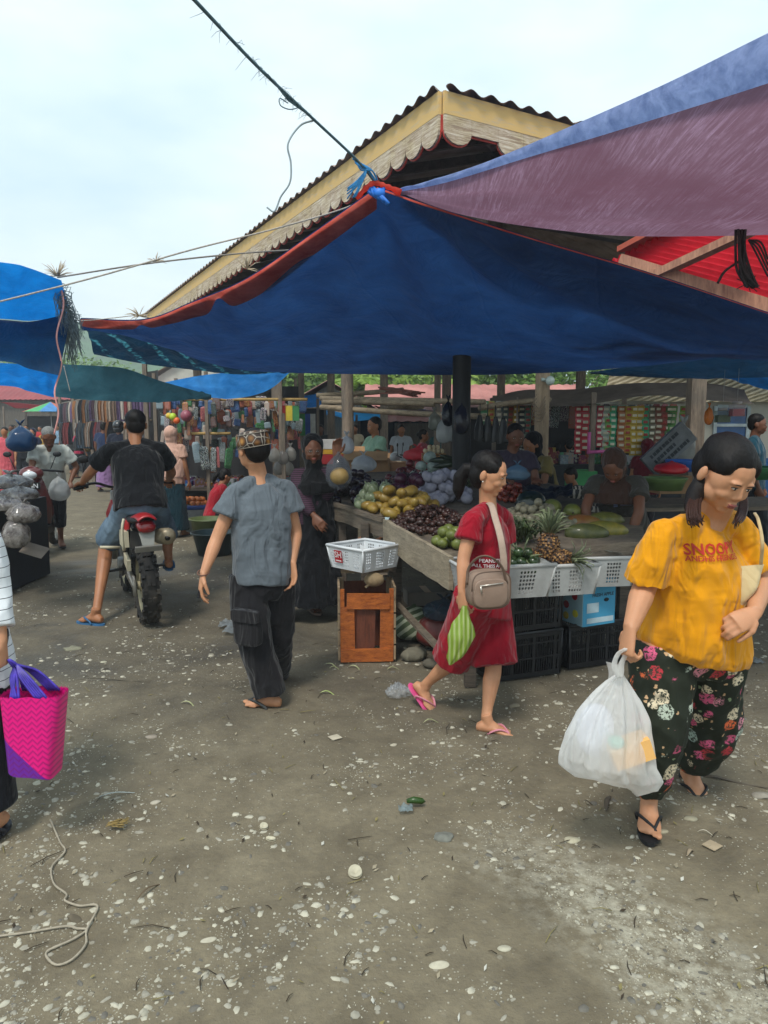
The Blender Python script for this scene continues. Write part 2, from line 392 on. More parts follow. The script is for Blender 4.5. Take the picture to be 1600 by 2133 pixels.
m=MB(); m.beam(cp+V((0,0,3.45))-ld*.3,cp+ld*11.5+V((0,0,3.45)),.12,.18); m.beam(cp+V((0,0,3.62))-rd*.3,cp+rd*7+V((0,0,3.62)),.12,.18); 
m.beam(cp+V((0,0,3.1))+ld*3,cp+ld*3+rd*5+V((0,0,3.1)),.1,.16); m.build('wall_plate',beamw,hall)
def post(x,y,w_,h,lab,mt=postw,par=None,lean=0,nm='post',r=False):
    m=MB(); n=8 if r else 4
    if r: m.tube([(x+lean*t*h+.01*noise.noise(V((x,y,t*4))),y,t*h-.05) for t in [i/8 for i in range(9)]],[w_/2*(1+.12*noise.noise(V((x*3,t*7,0)))) for t in range(9)],10)
    else: m.beam((x,y,-.05),(x+lean*h,y,h),w_,w_)
    if par is not None: return m.build(nm,mt,par)
    return m.build('timber_post',mt,at=(x,y,0),label=lab,cat='post')
darkw=mat('black_wrapped_post','#15171b',.6,.5,6,20,.01,.6)
post(cp.x,cp.y,.17,3.6,'',darkw,hall,nm='corner_post',r=True)
for s in (2.62,5.3,7.95,10.6): q=cp+ld*s; post(q.x,q.y,.15,3.5,'',postw,hall,r=(s<3))
for s in (3.42,6.6): q=cp+rd*s; post(q.x,q.y,.17,3.5,'',postw,hall)
for px,Y,w_ in ((628,14.5,.11),(690,13.6,.13),(800,12.2,.13),(911,12.4,.1),(930,13.2,.15),(1043,12.8,.12),(1208,13.5,.14)):
    q=P(px,850,Y); post(q.x,q.y,w_,4.2,'',postw,hall)
# diagonal braces
m=MB()
for s,k in ((2.62,1),(5.3,1),(7.95,-1)):
    q=cp+ld*s; m.beam(q+V((0,0,2.75)),q+ld*.6*k+V((0,0,3.4)),.06,.06)
m.build('brace',postw,hall)
# bamboo rail poles in the hall
bam=wood('bamboo_pole','#5c4f40','#9b8a72',(.5,3,3))
rails=[(668,830,10.2,1010,838,8.8),(672,838,9.9,905,842,9.2),(668,848,9.6,1012,868,8.6),(1000,850,8.6,1145,832,9.5),(660,824,10.5,840,812,11.)]
for i,(a,b,c,d,e,f) in enumerate(rails):
    m=MB(); m.tube(cr_([P(a,b,c),P((a+d)/2,(b+e)/2+random.uniform(-3,5),(c+f)/2),P(d,e,f)],4),.035,8); m.build('bamboo_rail',bam,hall)
junk=MB()
for k in range(9):
    a=P(random.uniform(790,820),random.uniform(806,822),10.2); b=P(random.uniform(850,890),random.uniform(816,826),9.8); junk.beam(a,b,.08,.02)
junk.build('plank_bundle',wood('reddish_planks','#4a2f28','#7c4a3c'),at=P(830,822,10),label='bundle of reddish planks lying on the bamboo rails under the hall roof',cat='planks')
junk=MB()
for k in range(8):
    a=P(random.uniform(800,830),random.uniform(840,850),9.8); b=P(random.uniform(850,885),random.uniform(842,852),9.6); junk.tube([a,b],.025,6)
junk.build('stick_bundle',bam,at=P(840,846,9.7),label='bundle of grey sticks tied under the lower bamboo rail',cat='sticks')
# second hall with red painted eaves to the right
redb=E('red_roofed_stall','stall roof with red painted underside and pale timber beams at the right','stall roof',P(1500,560,5.2))
m=MB()
redpl=mat('red_painted_sheet','#dc3440',.55,.25,3,0,trl=.6)
ra,rb,rc,rdd=P(1250,560,6.2),P(1480,440,4.9),P(2100,470,4.5),P(1900,760,6.5)
def rs(u,v):
    a=ra.lerp(rb,v); b=rdd.lerp(rc,v); q=a.lerp(b,u); q.z+=.02*math.sin(v*95)+.012; return q
m.grid(rs,20,260); m.build('roof_sheet',redpl,redb)
paleb=wood('pale_pink_beam','#8a5b4c','#c79377',(2,2,.4))
m=MB(); m.beam(P(1200,650,5.95),P(1570,478,4.8),.09,.05); m.build('beam',paleb,redb)
m=MB(); m.beam(P(1305,520,5.9),P(1400,470,5.3),.16,.04); m.build('beam',mat('salmon_board','#c8604a',.7,.2,5),redb)
m=MB(); m.beam(P(1290,545,5.5),P(1760,690,4.7),.04,.11); m.build('beam',paleb,redb)
for px_,w_ in ((1860,.15),):
    q=P(px_,600,5.4); m=MB(); m.beam((q.x,q.y,0),(q.x,q.y,q.z+.3),w_,w_); m.build('post',postw,redb)
m=MB(); rg=random.Random(5)
for k in range(11):
    o=V((rg.uniform(-.03,.03),rg.uniform(-.03,.03),0)); m.tube(cr_([P(1540,470,4.6)+o,P(1538+rg.uniform(-6,6),520,4.55)+o,P(1548+rg.uniform(-8,8),565,4.5)+o*.6,P(1562+rg.uniform(-10,10),600,4.5)+o],5),.008,5)
for k in range(4): m.tube(cr_([P(1560,500,4.55),P(1585-k*4,505+k*6,4.5),P(1600,540+k*12,4.5)],5),.006,5)
m.tube(cr_([P(1538,545,4.55),P(1510,565,4.5),P(1495,590,4.5)],5),.008,5)
for k in range(12): a=P(1558,590,4.5); m.tube([a,a+V((rg.uniform(-.07,.08),0,rg.uniform(-.05,.05)))],.003,4)
m.build('cable_bundle',mat('dusty_cables','#3a3331',.8,.4,30),at=P(1545,540,4.55),label='bundle of dusty cables tied beneath the red roof beams',cat='cables')
# ================= tarpaulins =================
def tarpmat(name,c,trl=.35,c2=None,weave=1,rough=.55,streak=0,sc=3):
    k=NT(name); vec=k.co(); c=h2l(c)
    f=k.noise(vec,sc,6,.65,.4); col=k.ramp(f,[(.3,tuple(x*.75 for x in c)),(.7,h2l(c2) if c2 else tuple(x*1.2 for x in c))])
    g=k.ramp(k.noise(k.co((1,.35,1),rot=(0,0,.4)),11,6,.8,1),[(.6,(0,0,0)),(.8,(.35,)*3)]); col=k.mix(g,col,tuple(min(1,x*2.2+.03) for x in c))
    if streak:
        w_=k.n('TexWave'); w_.inputs['Scale'].default_value=streak; w_.inputs['Distortion'].default_value=1.5; w_.inputs['Detail Scale'].default_value=1.2; k.l(vec,w_.inputs[0])
        s_=k.math('MULTIPLY',k.ramp(w_.outputs['Fac'],[(.85,(0,0,0)),(.98,(1,1,1))]),k.ramp(k.noise(k.co((1,1,3)),14,3),[(.45,(0,0,0)),(.65,(1,1,1))]))
        col=k.mix(s_,col,h2l('#58aabb'))
    k.base(col); k.b.inputs['Roughness'].default_value=rough; k.b.inputs['Specular IOR Level'].default_value=.3
    b=k.bump(k.noise(k.co((1,1,.6),rot=(.3,.2,.1)),3,4,.6,1.5),.6,.07); b=k.bump(k.noise(vec,18,3,.6,.8),.3,.008,b)
    sx_=k.n('SeparateXYZ'); dn_=k.n('TexNoise'); dn_.inputs['Scale'].default_value=1.5; k.l(vec,dn_.inputs['Vector']); mm_=k.n('VectorMath'); mm_.operation='MULTIPLY_ADD'; mm_.inputs[1].default_value=(.12,.12,.12); k.l(dn_.outputs['Color'],mm_.inputs[0]); k.l(k.co(rot=(0,0,.35)),mm_.inputs[2]); k.l(mm_.outputs[0],sx_.inputs[0])
    f1=k.math('ABSOLUTE',k.math('SUBTRACT',k.math('FRACT',k.math('MULTIPLY',sx_.outputs['X'],1.15)),.5)); f2=k.math('ABSOLUTE',k.math('SUBTRACT',k.math('FRACT',k.math('MULTIPLY',sx_.outputs['Y'],.95)),.5))
    b=k.bump(k.math('MAXIMUM',k.ramp(f1,[(0,(1,1,1)),(.02,(0,0,0))]),k.ramp(f2,[(0,(1,1,1)),(.02,(0,0,0))])),.5,.01,b)
    k.bump(k.noise(k.co((1,6,1),rot=(0,0,.6)),14,4,.75,.5),.35,.006,b)
    t=k.n('BsdfTranslucent'); k.l(col,t.inputs[0]); mx_=k.n('MixShader'); mx_.inputs[0].default_value=trl
    k.l(k.b.outputs[0],mx_.inputs[1]); k.l(t.outputs[0],mx_.inputs[2]); k.l(mx_.outputs[0],k.o.inputs[0]); return k.m
def path(pts,n=10):
    c=cr_([P(*p) if not isinstance(p,V) else p for p in pts],n)
    L_=[0]
    for i in range(1,len(c)): L_.append(L_[-1]+(c[i]-c[i-1]).length)
    def f(t):
        t=max(0,min(1,t))*L_[-1]
        for i in range(1,len(c)):
            if t<=L_[i]: return c[i-1].lerp(c[i],(t-L_[i-1])/max(1e-9,L_[i]-L_[i-1]))
        return c[-1].copy()
    return f
def sheet(name,top,bot,mt,label,sag=0,wr=.02,nu=90,nv=30,cat='tarpaulin',fold=9,seed=0,th=0,group=None,hem=None,push=0):
    a=path(top);b=path(bot); m=MB()
    A=[a(i/nu) for i in range(nu+1)];B=[b(i/nu) for i in range(nu+1)]
    def f(u,v):
        p=A[round(u*nu)].lerp(B[round(u*nu)],v); e=math.sin(math.pi*v); ee=min(1,4*math.sin(math.pi*v))
        p=p+V((0,push*e,-sag*e)); q=p*1.0
        d=wr*ee*(math.sin(u*fold*6.28+3*noise.noise(V((u*4,v*2,seed))))*.6*(1-v*.5)+1.6*noise.noise(V((u*7,v*4,seed)))+.7*noise.noise(V((u*22,v*10,seed+4))))
        return p+V((0,.25*d,d))
    m.grid(f,nu,nv); ob=m.build(name,mt,at=A[nu//2],label=label,cat=cat,group=group)
    return ob,f
bluet=tarpmat('deep_blue_tarp','#1b3d72',.36,c2='#294e84')
# main one: radiates from the tied apex
F_=[(168,662,6.6),(300,664,6.2),(400,628,5.8),(515,578,5.35),(650,485,4.95),(785,388,4.55),(900,428,4.5),(1100,492,4.3),(1330,560,4.05),(1600,650,3.75),(1850,735,3.5)]
B_=[(172,668,6.8),(300,700,7.3),(400,745,7.8),(500,770,8.1),(620,777,8.3),(785,780,8.3),(900,781,8.2),(1050,780,8.1),(1250,770,7.6),(1600,735,6.6),(1850,740,6.2)]
af=path([p for p in F_],12); bf=path([p for p in B_],12)
apex=P(785,388,4.55)
m=MB(); nu,nv=170,46
ft=[0]; 
def tt(n): return [i/n for i in range(n+1)]
# match parameters so the apex joins the middle of the back edge
fp=[path(F_[:6],12),path(F_[5:],12)]; bp=[path(B_[:6],12),path(B_[5:],12)]
def half(k,u): return fp[k](u),bp[k](u)
def mf(u,v):
    k=0 if u<.5 else 1; a,b=half(k,u*2 if k==0 else u*2-1); p=a.lerp(b,v); e=math.sin(math.pi*v); ee=min(1,3*e)
    r_=(p-apex); ang=math.atan2(r_.x,r_.y+.3); dist=r_.length
    w_=.045*math.sin(ang*15+1.5*noise.noise(V((ang*2,dist*.4,0))))*math.exp(-dist*.35)*min(1,dist*1.5)
    n_=.05*noise.noise(V((u*6,v*3,2)))+.018*noise.noise(V((u*19,v*11,7)))
    return p+V((0,0,-.10*e))+V((0,.2,1))*((w_+n_)*ee)
m.grid(mf,nu,nv)
mt_=E('blue_tarpaulin','large deep blue tarpaulin with red hem tied to a rope over the fruit stall','tarpaulin',apex)
m.build('sheet',bluet,mt_)
# red hem = turned-over edge of the sheet
redt=tarpmat('red_tarp_lining','#ee5546',.8,c2='#ff8572',sc=5)
m=MB()
def hemf(u,v):
    a=fp[0](u); b=mf(u*.5,min(1,.24)); d=(b-a); wd=(.03+.15*math.sin(min(1,u*1.05)*2.6))*(1-.75*math.exp(-((u-.52)/.03)**2)-.6*math.exp(-((u-.22)/.02)**2))
    q=a+d.normalized()*wd*v*2.0; return q+V((0,-.012,-.012-.02*math.sin(math.pi*v)))
m.grid(hemf,140,6)
def hem2(u,v):
    a=fp[1](u); b=mf(.5+u*.5,.2); wd=.022*(1-u*.3); return a+(b-a).normalized()*wd*v+V((0,-.01,-.008))
m.grid(hem2,90,2); m.build('red_hem',redt,mt_)
def knot(mb,c,r,n=14,rg=random):
    for k in range(n):
        a=rg.uniform(0,6.28); b=rg.uniform(-.4,1.2); q=V((math.cos(a)*math.cos(b),math.sin(a)*math.cos(b)*.6,math.sin(b)))*r*rg.uniform(.6,1.1)
        mb.tube([c,c+q*.6+V((0,0,.01)),c+q],[.004,.003,.001],4)
raff=mat('frayed_raffia','#b9a78d',.85,.3,40)
for (x,y,Y) in ((515,560,5.33),(290,658,6.2),(325,545,6.9),(120,575,5.9)):
    m=MB(); knot(m,P(x,y,Y),.12 if x>200 else .15,18 if x>200 else 30,random.Random(x)); 
    m.build('frayed_knot',raff,at=P(x,y,Y),label={515:'frayed raffia knot on the middle of the red hem',290:'frayed raffia knot near the left end of the red hem',325:'frayed knot where two pale ropes cross in the sky',120:'big frayed string tuft on the tattered corner of the left blue tarp'}[x],cat='knot')
m=MB(); c=P(785,395,4.5)
for k in range(5):
    m.tube(cr_([c+V((-.03,0,.02)),c+V((-.05+.03*k,-.01*k,-.01-.02*k)),c+V((.03,.0,-.05)),c+V((.04,0,.02))],4),.011,6)
m.ell(c+V((.015,-.02,-.025)),(.035,.02,.028)); m.build('blue_tie',mat('blue_cord','#1f6fd0',.5),mt_)
m=MB(); m.tube(cr_([c+V((-.12,0,-.05)),c+V((-.03,-.01,.03)),c+V((.05,0,.02)),c+V((.14,.02,-.01))],5),[.012,.018]*7+[.02]*2,8); m.build('red_twist',redt,mt_)
# mauve tarp with blue flap, upper right
mau=NT('mauve_gauze_tarp'); v1=mau.co()
def lines(rot,sc,st):
    f=mau.noise(mau.co((st,.35,1),rot=rot),sc,4,.7,1.2); return mau.ramp(f,[(.5,(0,0,0)),(.62,(1,1,1)),(.66,(.2,)*3),(.8,(0,0,0))])
patch=mau.ramp(mau.noise(v1,1.3,4,.65),[(.4,(.05,)*3),(.6,(1,1,1))])
ln=mau.math('MULTIPLY',mau.math('ADD',mau.math('MULTIPLY',lines((0,0,.5),7,7),.6),mau.math('MULTIPLY',lines((0,0,-.75),8,6),.6)),patch)
cc=mau.mix(mau.math('MULTIPLY',ln,.5),mau.ramp(mau.noise(v1,.9,4),[(.35,h2l('#6e4c5a')),(.65,h2l('#7e6070'))]),h2l('#b79ab6')); mau.base(cc); mau.b.inputs['Roughness'].default_value=.8
mau.bump(mau.noise(v1,4,3,.6,1.5),.5,.05)
t=mau.n('BsdfTranslucent'); mau.l(cc,t.inputs[0]); q=mau.n('MixShader'); q.inputs[0].default_value=.62; mau.l(mau.b.outputs[0],q.inputs[1]); mau.l(t.outputs[0],q.inputs[2]); mau.l(q.outputs[0],mau.o.inputs[0])
mve=E('mauve_tarpaulin','see-through mauve tarpaulin with a light blue upper flap at the upper right','tarpaulin',P(1300,350,3.8))
mt1=[(828,396,4.62),(1000,342,4.2),(1200,258,3.7),(1400,168,3.3),(1640,50,2.95),(1900,-60,2.7)]
mt2=[(830,400,4.6),(930,380,4.35),(1100,328,3.95),(1300,268,3.5),(1640,160,2.95),(1900,60,2.7)]
mt3=[(834,402,4.62),(900,425,4.75),(1000,455,4.9),(1150,478,5.0),(1320,492,4.9),(1640,488,4.6),(1900,470,4.4)]
def ruled(A,B,nu,nv,fn,mb):
    a=path(A);b=path(B); AA=[a(i/nu) for i in range(nu+1)];BB=[b(i/nu) for i in range(nu+1)]
    mb.grid(lambda u,v: fn(AA[round(u*nu)].lerp(BB[round(u*nu)],v),u,v),nu,nv)
m=MB(); ruled(mt2,mt3,110,40,lambda p,u,v:p+V((0,.05,.8))*(min(1,4*math.sin(math.pi*v))*(.03*noise.noise(V((u*5,v*4,1)))+.02*math.sin(u*6+v*9+4*noise.noise(V((u*3,v*3,0))))*.5)-.12*math.sin(math.pi*v)*u),m); m.build('sheet',mau.m,mve)
m=MB(); ruled(mt1,mt2,110,10,lambda p,u,v:p+V((0,-.03,0))*math.sin(math.pi*v)+V((0,0,.006*math.sin(u*70)*math.sin(math.pi*v))),m); m.build('flap',tarpmat('light_blue_flap','#7f98d4',.6,c2='#a3b7ea',sc=14),mve)
# left group of tarps
bright=tarpmat('bright_blue_tarp','#0b74cf',.55,c2='#1f8ce6'); dkb=tarpmat('dark_blue_tarp','#123a5c',.3,c2='#1a4a70'); teal=tarpmat('grey_teal_tarp','#3c6878',.45,c2='#4b7a88'); net=tarpmat('dark_net_tarp','#10324e',.35,c2='#1b4762',streak=1.3)
ltp=E('blue_tarpaulin','tattered bright blue tarpaulin with dark underside at the left edge','tarpaulin',P(60,640,5.6))
def qp(top,bot,nu,nv,mt,par,nm,sag=0,wr=.015,seed=0):
    m=MB(); ruled(top,bot,nu,nv,lambda p,u,v:p+V((0,.0,-sag*math.sin(math.pi*v)))+V((0,.3,1))*wr*min(1,4*math.sin(math.pi*v))*(1.6*noise.noise(V((u*5,v*4,seed)))+.7*noise.noise(V((u*17,v*12,seed)))),m); return m.build(nm,mt,par)
qp([(-260,520,5.0),(0,546,5.2),(60,558,5.4),(128,584,5.6)],[(-260,650,5.6),(0,664,5.9),(70,668,6.0),(146,655,6.1)],40,16,bright,ltp,'upper_sheet',seed=3)
qp([(-260,652,5.6),(0,666,5.9),(70,669,6.0),(150,650,6.1)],[(-260,740,5.2),(0,752,5.4),(60,768,5.5),(122,782,5.6)],40,16,dkb,ltp,'lower_sheet',seed=9)
m=MB(); rg=random.Random(11)
for k in range(90):
    t=rg.random(); a=P(118+t*30,585+t*75,5.75+t*.2); m.tube([a,a+V((rg.uniform(-.06,.09),rg.uniform(-.03,.03),rg.uniform(-.12,.02))),a+V((rg.uniform(-.05,.12),0,rg.uniform(-.3,-.05)))],[.004,.003,.002],4)
for k in range(60):
    a=P(rg.uniform(135,160),rg.uniform(650,690),6.0); m.tube([a,a+V((rg.uniform(-.03,.03),0,-.1)),a+V((rg.uniform(-.05,.05),0,rg.uniform(-.35,-.15)))],[.004,.004,.002],4)
m.build('frayed_edge',mat('frayed_threads','#6f7e86',.9,.5,30),ltp)
sheet('blue_tarpaulin',[(-260,742,6.0),(0,756,6.2),(70,762,6.4),(124,782,6.6)],[(-260,800,6.8),(0,803,7.0),(60,815,7.2),(112,828,7.3)],bright,'blue tarpaulin hanging low beneath the tattered one at the left',seed=2,nu=50,nv=16)
sheet('teal_tarpaulin',[(118,758,7.2),(200,762,7.6),(262,768,7.9),(330,792,8.3),(400,812,8.7),(440,822,9.0)],[(112,826,7.6),(180,833,7.8),(250,836,8.0),(320,838,8.4),(380,834,8.7),(440,824,9.0)],teal,'grey teal tarpaulin sagging over the lane behind the rider',seed=5,nu=60,nv=16,sag=.03)
sheet('net_tarpaulin',[(176,668,6.9),(250,690,7.3),(340,720,7.8),(480,765,8.6),(600,770,9.4)],[(196,738,7.8),(300,758,8.3),(400,770,8.9),(500,780,9.3),(602,774,9.5)],net,'dark streaked shade net below the big blue tarpaulin',seed=6,nu=80,nv=18)
sheet('light_blue_tarpaulin',[(334,798,9.2),(420,782,9.4),(520,772,9.5),(612,766,9.5)],[(345,800,9.6),(420,824,9.9),(490,830,10.1),(560,812,10.1),(612,768,9.6)],tarpmat('sky_blue_tarp','#2f86dc',.6,c2='#4c9ce8'),'light blue tarpaulin with a drooping belly above the toy stall',seed=7,nu=60,nv=14)
sheet('teal_tarpaulin',[(1225,776,7.7),(1400,752,7.2),(1600,735,6.8),(1850,720,6.4)],[(1235,779,8.6),(1400,788,8.4),(1600,786,8.0),(1850,780,7.7)],dkb,'dark teal tarpaulin edge beyond the big blue one at the right',seed=8,nu=60,nv=12)
sheet('blue_tarpaulin',[(1500,786,10.0),(1600,784,9.6),(1750,780,9.2)],[(1540,792,11),(1600,812,11),(1750,825,11)],bright,'strip of blue tarpaulin above the thatch at the right edge',seed=8,nu=30,nv=8)
# ropes
def rope(pts,r,mt,label,extra=None,nm='rope',n=8):
    m=MB(); m.tube(cr_([P(*p) for p in pts],n),r,6)
    if extra: extra(m)
    return m.build(nm,mt,at=P(*pts[0]),label=label,cat='rope')
gr=mat('grey_green_rope','#4d6872',.8,.3,60); pale=mat('pale_string','#a9a198',.8,.3,60); bl=mat('blue_rope','#2f7fb8',.7,.3,60)
def hairy(m):
    rg=random.Random(2); a=P(405,0,2.9);b=P(650,245,4.05)
    for k in range(60):
        t=rg.random()**.5; p=a.lerp(b,t); q=V((rg.uniform(-.03,.02),0,rg.uniform(-.03,.015))); m.tube([p,p+q,p+q*1.3+V((rg.uniform(-.03,.02),0,rg.uniform(-.03,.0)))],[.0013,.001,.0006],3)
    m.tube(cr_([P(600,215,3.9),P(583,205,3.85),P(585,220,3.85),P(605,228,3.9),P(628,222,3.95)],8),.0028,5)
    for o in (0,1,2,3): m.tube([P(540+o*6,140+o*5,3.55),P(600,203+o*2,3.8),P(652,246,4.05)],.004,4)
rope([(300,-110,2.5),(405,0,2.9),(540,142,3.5),(655,250,4.05),(745,335,4.4),(785,385,4.55)],.0075,gr,'thick fraying rope running down the sky to the tip of the blue tarpaulin',hairy)
rope([(655,250,4.05),(625,262,4.05),(600,300,4.0),(606,340,4.0),(604,380,4.0),(585,410,4.0),(572,440,4.0),(556,432,4.0)],.005,mat('grey_string','#8d9aa0',.8),'loose grey string dangling from the thick rope against the sky')
def tuft(m):
    rg=random.Random(4); a=P(765,352,4.45)
    for k in range(16): m.tube(cr_([a,a+V((rg.uniform(-.06,-.02),0,-.06)),P(735+rg.uniform(-14,10),400+rg.uniform(-14,16),4.45)],3),[.004]*7,4)
    for k in range(7): m.tube(cr_([a+V((-.07,0,.06)),a+V((rg.uniform(-.06,.0),0,rg.uniform(-.02,.05))),a+V((.03,0,-.01)),P(790,385,4.5)],4),.0045,4)
rope([(735,330,4.4),(765,352,4.45),(788,386,4.5)],.006,bl,'knotted blue rope with a frayed tail at the tip of the big tarpaulin',tuft)
rope([(-40,635,4.6),(0,628,4.7),(200,577,5.0),(400,520,5.2),(560,480,5.3),(700,440,5.3),(770,412,4.9)],.006,pale,'pale rope rising from the left edge to the tip of the tarpaulin')
rope([(120,578,5.9),(300,550,5.6),(500,528,5.5),(680,515,5.5),(880,486,5.6)],.006,mat('dull_rope','#7c7670',.8),'thin rope running under the blue tarpaulin from the tattered corner')
rope([(128,600,5.75),(132,640,5.75),(118,700,5.7),(128,760,5.7),(114,815,5.6),(122,860,5.6),(113,905,5.6)],.007,mat('pink_string','#d6968f',.7),'pink string hanging down from the tattered tarpaulin corner')
rope([(140,655,6.0),(170,668,6.3),(300,655,6.3)],.004,pale,'short thin string along the left end of the red hem')
rope([(133,762,7),(140,790,7),(146,815,7)],.004,pale,'short white string hanging on the teal tarpaulin')
# ================= people =================
SKN={'lt':'#c08a68','md':'#a06c4c','dk':'#6f4733'}
def skin(k):
    key='skin'+k
    if key not in MC:
        c=h2l(SKN[k]); MC[key]=mat('skin',c,.5,.12,9,0,sss=.12,spec=.4,c2=tuple(min(1,x*1.1) for x in c))
    return MC[key]
def hairmat(c='#120d0c'):
    key='hair'+c
    if key not in MC:
        k=NT('hair'); v=k.co((9,9,.8)); f=k.noise(v,22,4,.65); cc=h2l(c); k.base(k.ramp(f,[(.3,tuple(x*.6 for x in cc)),(.7,tuple(x*1.7+.003 for x in cc))])); k.b.inputs['Roughness'].default_value=.5; k.b.inputs['Specular IOR Level'].default_value=.22; k.bump(f,.8,.003); MC[key]=k.m
    return MC[key]
def foldfn(amp=.006,sc=6,seed=0,vs=.45):
    def f(p):
        q=V((p.x*sc+seed,p.y*sc,p.z*sc*vs)); q2=V((p.x*sc*2.2,p.y*sc*2.2+seed,p.z*sc*1.3))
        return amp*(1.5*noise.noise(q)+.9*(.5-abs(noise.noise(q2))*2))
    return f
def headM(f,up=V((0,0,1))):
    f=f.normalized(); s=f.cross(up).normalized(); u=s.cross(f).normalized(); return Matrix((s,f,u)).transposed()   # x = person's right
def head_(mb,c,f,s,female=False,up=V((0,0,1)),fat=1.0):
    M=headM(f,up); k=s/.22
    def e(p,r,mi=0): mb.ell(c+M@(V(p)*k),tuple(x*k for x in r),M,16,12,mi)
    e((0,-.012,.028),(.072,.092,.082)); e((0,.02,-.02),(.062*fat,.066,.075)); e((0,.032,-.058),(.043*fat,.046,.042)); e((0,.058,-.087),(.022*fat,.018,.016))
    for x in(-1,1):
        e((x*.036,.052,-.028),(.026*fat,.026,.024)); e((x*.081*fat**.5,-.014,-.008),(.01,.017,.029)); e((x*.026,.072,.022),(.022,.012,.009))
        e((x*.028,.065,.006),(.016,.014,.011)); e((x*.036*fat,.018,-.05),(.03*fat,.042,.04))
        e((x*.012,.083,-.027),(.009,.009,.007)); e((x*.046*fat**.5,.022,.005),(.027,.045,.05)); e((x*.046*fat**.5,.012,-.03),(.022,.04,.046))
    mb.tube([c+M@(V((0,.074,.018))*k),c+M@(V((0,.081,-.003))*k),c+M@(V((0,.088,-.021))*k),c+M@(V((0,.082,-.031))*k)],[.008*k,.0095*k,.0125*k,.009*k],10)
    e((0,.081,-.052),(.021,.011,.0065)); e((0,.078,-.0635),(.019,.012,.0075))
def face_parts(par,c,f,s,up=V((0,0,1)),lip='#8e4a42',glasses=False):
    M=headM(f,up); k=s/.22
    for x in(-1,1):
        m=MB(); m.ell(c+M@(V((x*.028,.0735,.006))*k),(.0125*k,.0075*k,.0052*k),M,12,8,0); m.ell(c+M@(V((x*.028,.0785,.005))*k),(.0052*k,.0035*k,.0052*k),M,10,6,1)
        m.tube([c+M@(V((x*(.028+t*.0155),.0805-.004*abs(t)-.001,.0105-.003*t*t))*k) for t in(-1,-.5,0,.5,1)],.0018*k,5,1)
        m.build('eye',[plain('#d8cfc6',.35),plain('#140c09',.3)],par)
        m=MB(); m.tube([c+M@(V((x*(.03+t*.017),.0845-.005*(t*t),.0245-.004*t*t+.002*t))*k) for t in(-1,-.5,0,.5,1)],[.0014*k,.003*k,.0032*k,.0026*k,.001*k],5,0,.6); m.build('eyebrow',hairmat(),par)
    m=MB(); m.ell(c+M@(V((0,.0865,-.0525))*k),(.020*k,.0085*k,.0045*k),M,12,6); m.ell(c+M@(V((0,.084,-.061))*k),(.0175*k,.0085*k,.0055*k),M,12,6); m.build('lips',mat('lips',lip,.45,.1),par)
    if glasses:
        m=MB()
        for x in(-1,1): m.tube([c+M@(V((x*.032+.022*math.cos(a),.094,.003+.018*math.sin(a)))*k) for a in [6.2832*i/14 for i in range(15)]],.0016*k,5); m.tube([c+M@(V((x*.053,.093,.008))*k),c+M@(V((x*.078,.0,.01))*k)],.0016*k,5)
        m.build('glasses',plain('#6a5f52',.3),par)
def hand_(mb,w,d,n,side,s=1.0,curl=.5,spread=.06,thumb=.6,curls=None):
    # w wrist, d direction of fingers, n palm normal (towards palm side), side=+1/-1 sets the thumb side
    d=d.normalized(); n=(n-d*n.dot(d)).normalized(); u=d.cross(n)*side
    k=s
    L_=.085*k; mb.loft([(w-d*.01*k,u*.024*k,n*.019*k),(w+d*.03*k,u*.034*k,n*.017*k),(w+d*.065*k,u*.041*k,n*.015*k),(w+d*.09*k,u*.040*k,n*.012*k)],12)
    lens=[.92,1.05,.98,.78]
    for i in range(4):
        off=(.0285-.0195*i)*k; st=w+d*(.083-.004*abs(i-1.2))*k+u*off
        c=(curls[i] if curls else curl*(.85+.12*i)); dd=(d+u*spread*(1.3-i)).normalized(); p=st; pts=[st-d*.012*k,st]; a=0
        for j,l in enumerate((.042,.026,.02)):
            a+=c*(.75 if j==0 else 1.0); v=dd*math.cos(a)+n*math.sin(a); p=p+v*l*lens[i]*k; pts.append(p)
        mb.tube(pts,[.0098*k,.0095*k,.0085*k,.0078*k,.0062*k],8); mb.ell(pts[-1],.0066*k,None,8,6)
    st=w+d*.02*k+u*.026*k; v1=(d*.75+u*.62+n*.25).normalized(); v2=(d*.9+u*(.35-thumb*.5)+n*thumb).normalized()
    mb.tube([st,st+v1*.038*k,st+v1*.038*k+v2*.03*k,st+v1*.038*k+v2*.055*k],[.0145*k,.0118*k,.0105*k,.0078*k],8); mb.ell(st+v1*.038*k+v2*.056*k,.0079*k,None,8,6)
def foot_(mb,an,d,s=1.0,up=V((0,0,1)),toes=True):
    d=d.normalized(); up=(up-d*up.dot(d)).normalized(); r=d.cross(up); k=s
    o=an-up*.075*k
    mb.loft([(o-d*.055*k+up*.028*k,r*.022*k,up*.022*k),(o-d*.03*k+up*.034*k,r*.033*k,up*.033*k),(o+up*.038*k,r*.034*k,up*.037*k),(o+d*.05*k+up*.033*k,r*.037*k,up*.031*k),(o+d*.1*k+up*.022*k,r*.044*k,up*.021*k),(o+d*.135*k+up*.016*k,r*.045*k,up*.0145*k),(o+d*.15*k+up*.013*k,r*.04*k,up*.011*k)],14)
    mb.tube([an+up*.04*k,an+d*.02*k-up*.02*k,o+d*.07*k+up*.03*k],[.034*k,.034*k,.028*k],10)
    return o,d,up,r
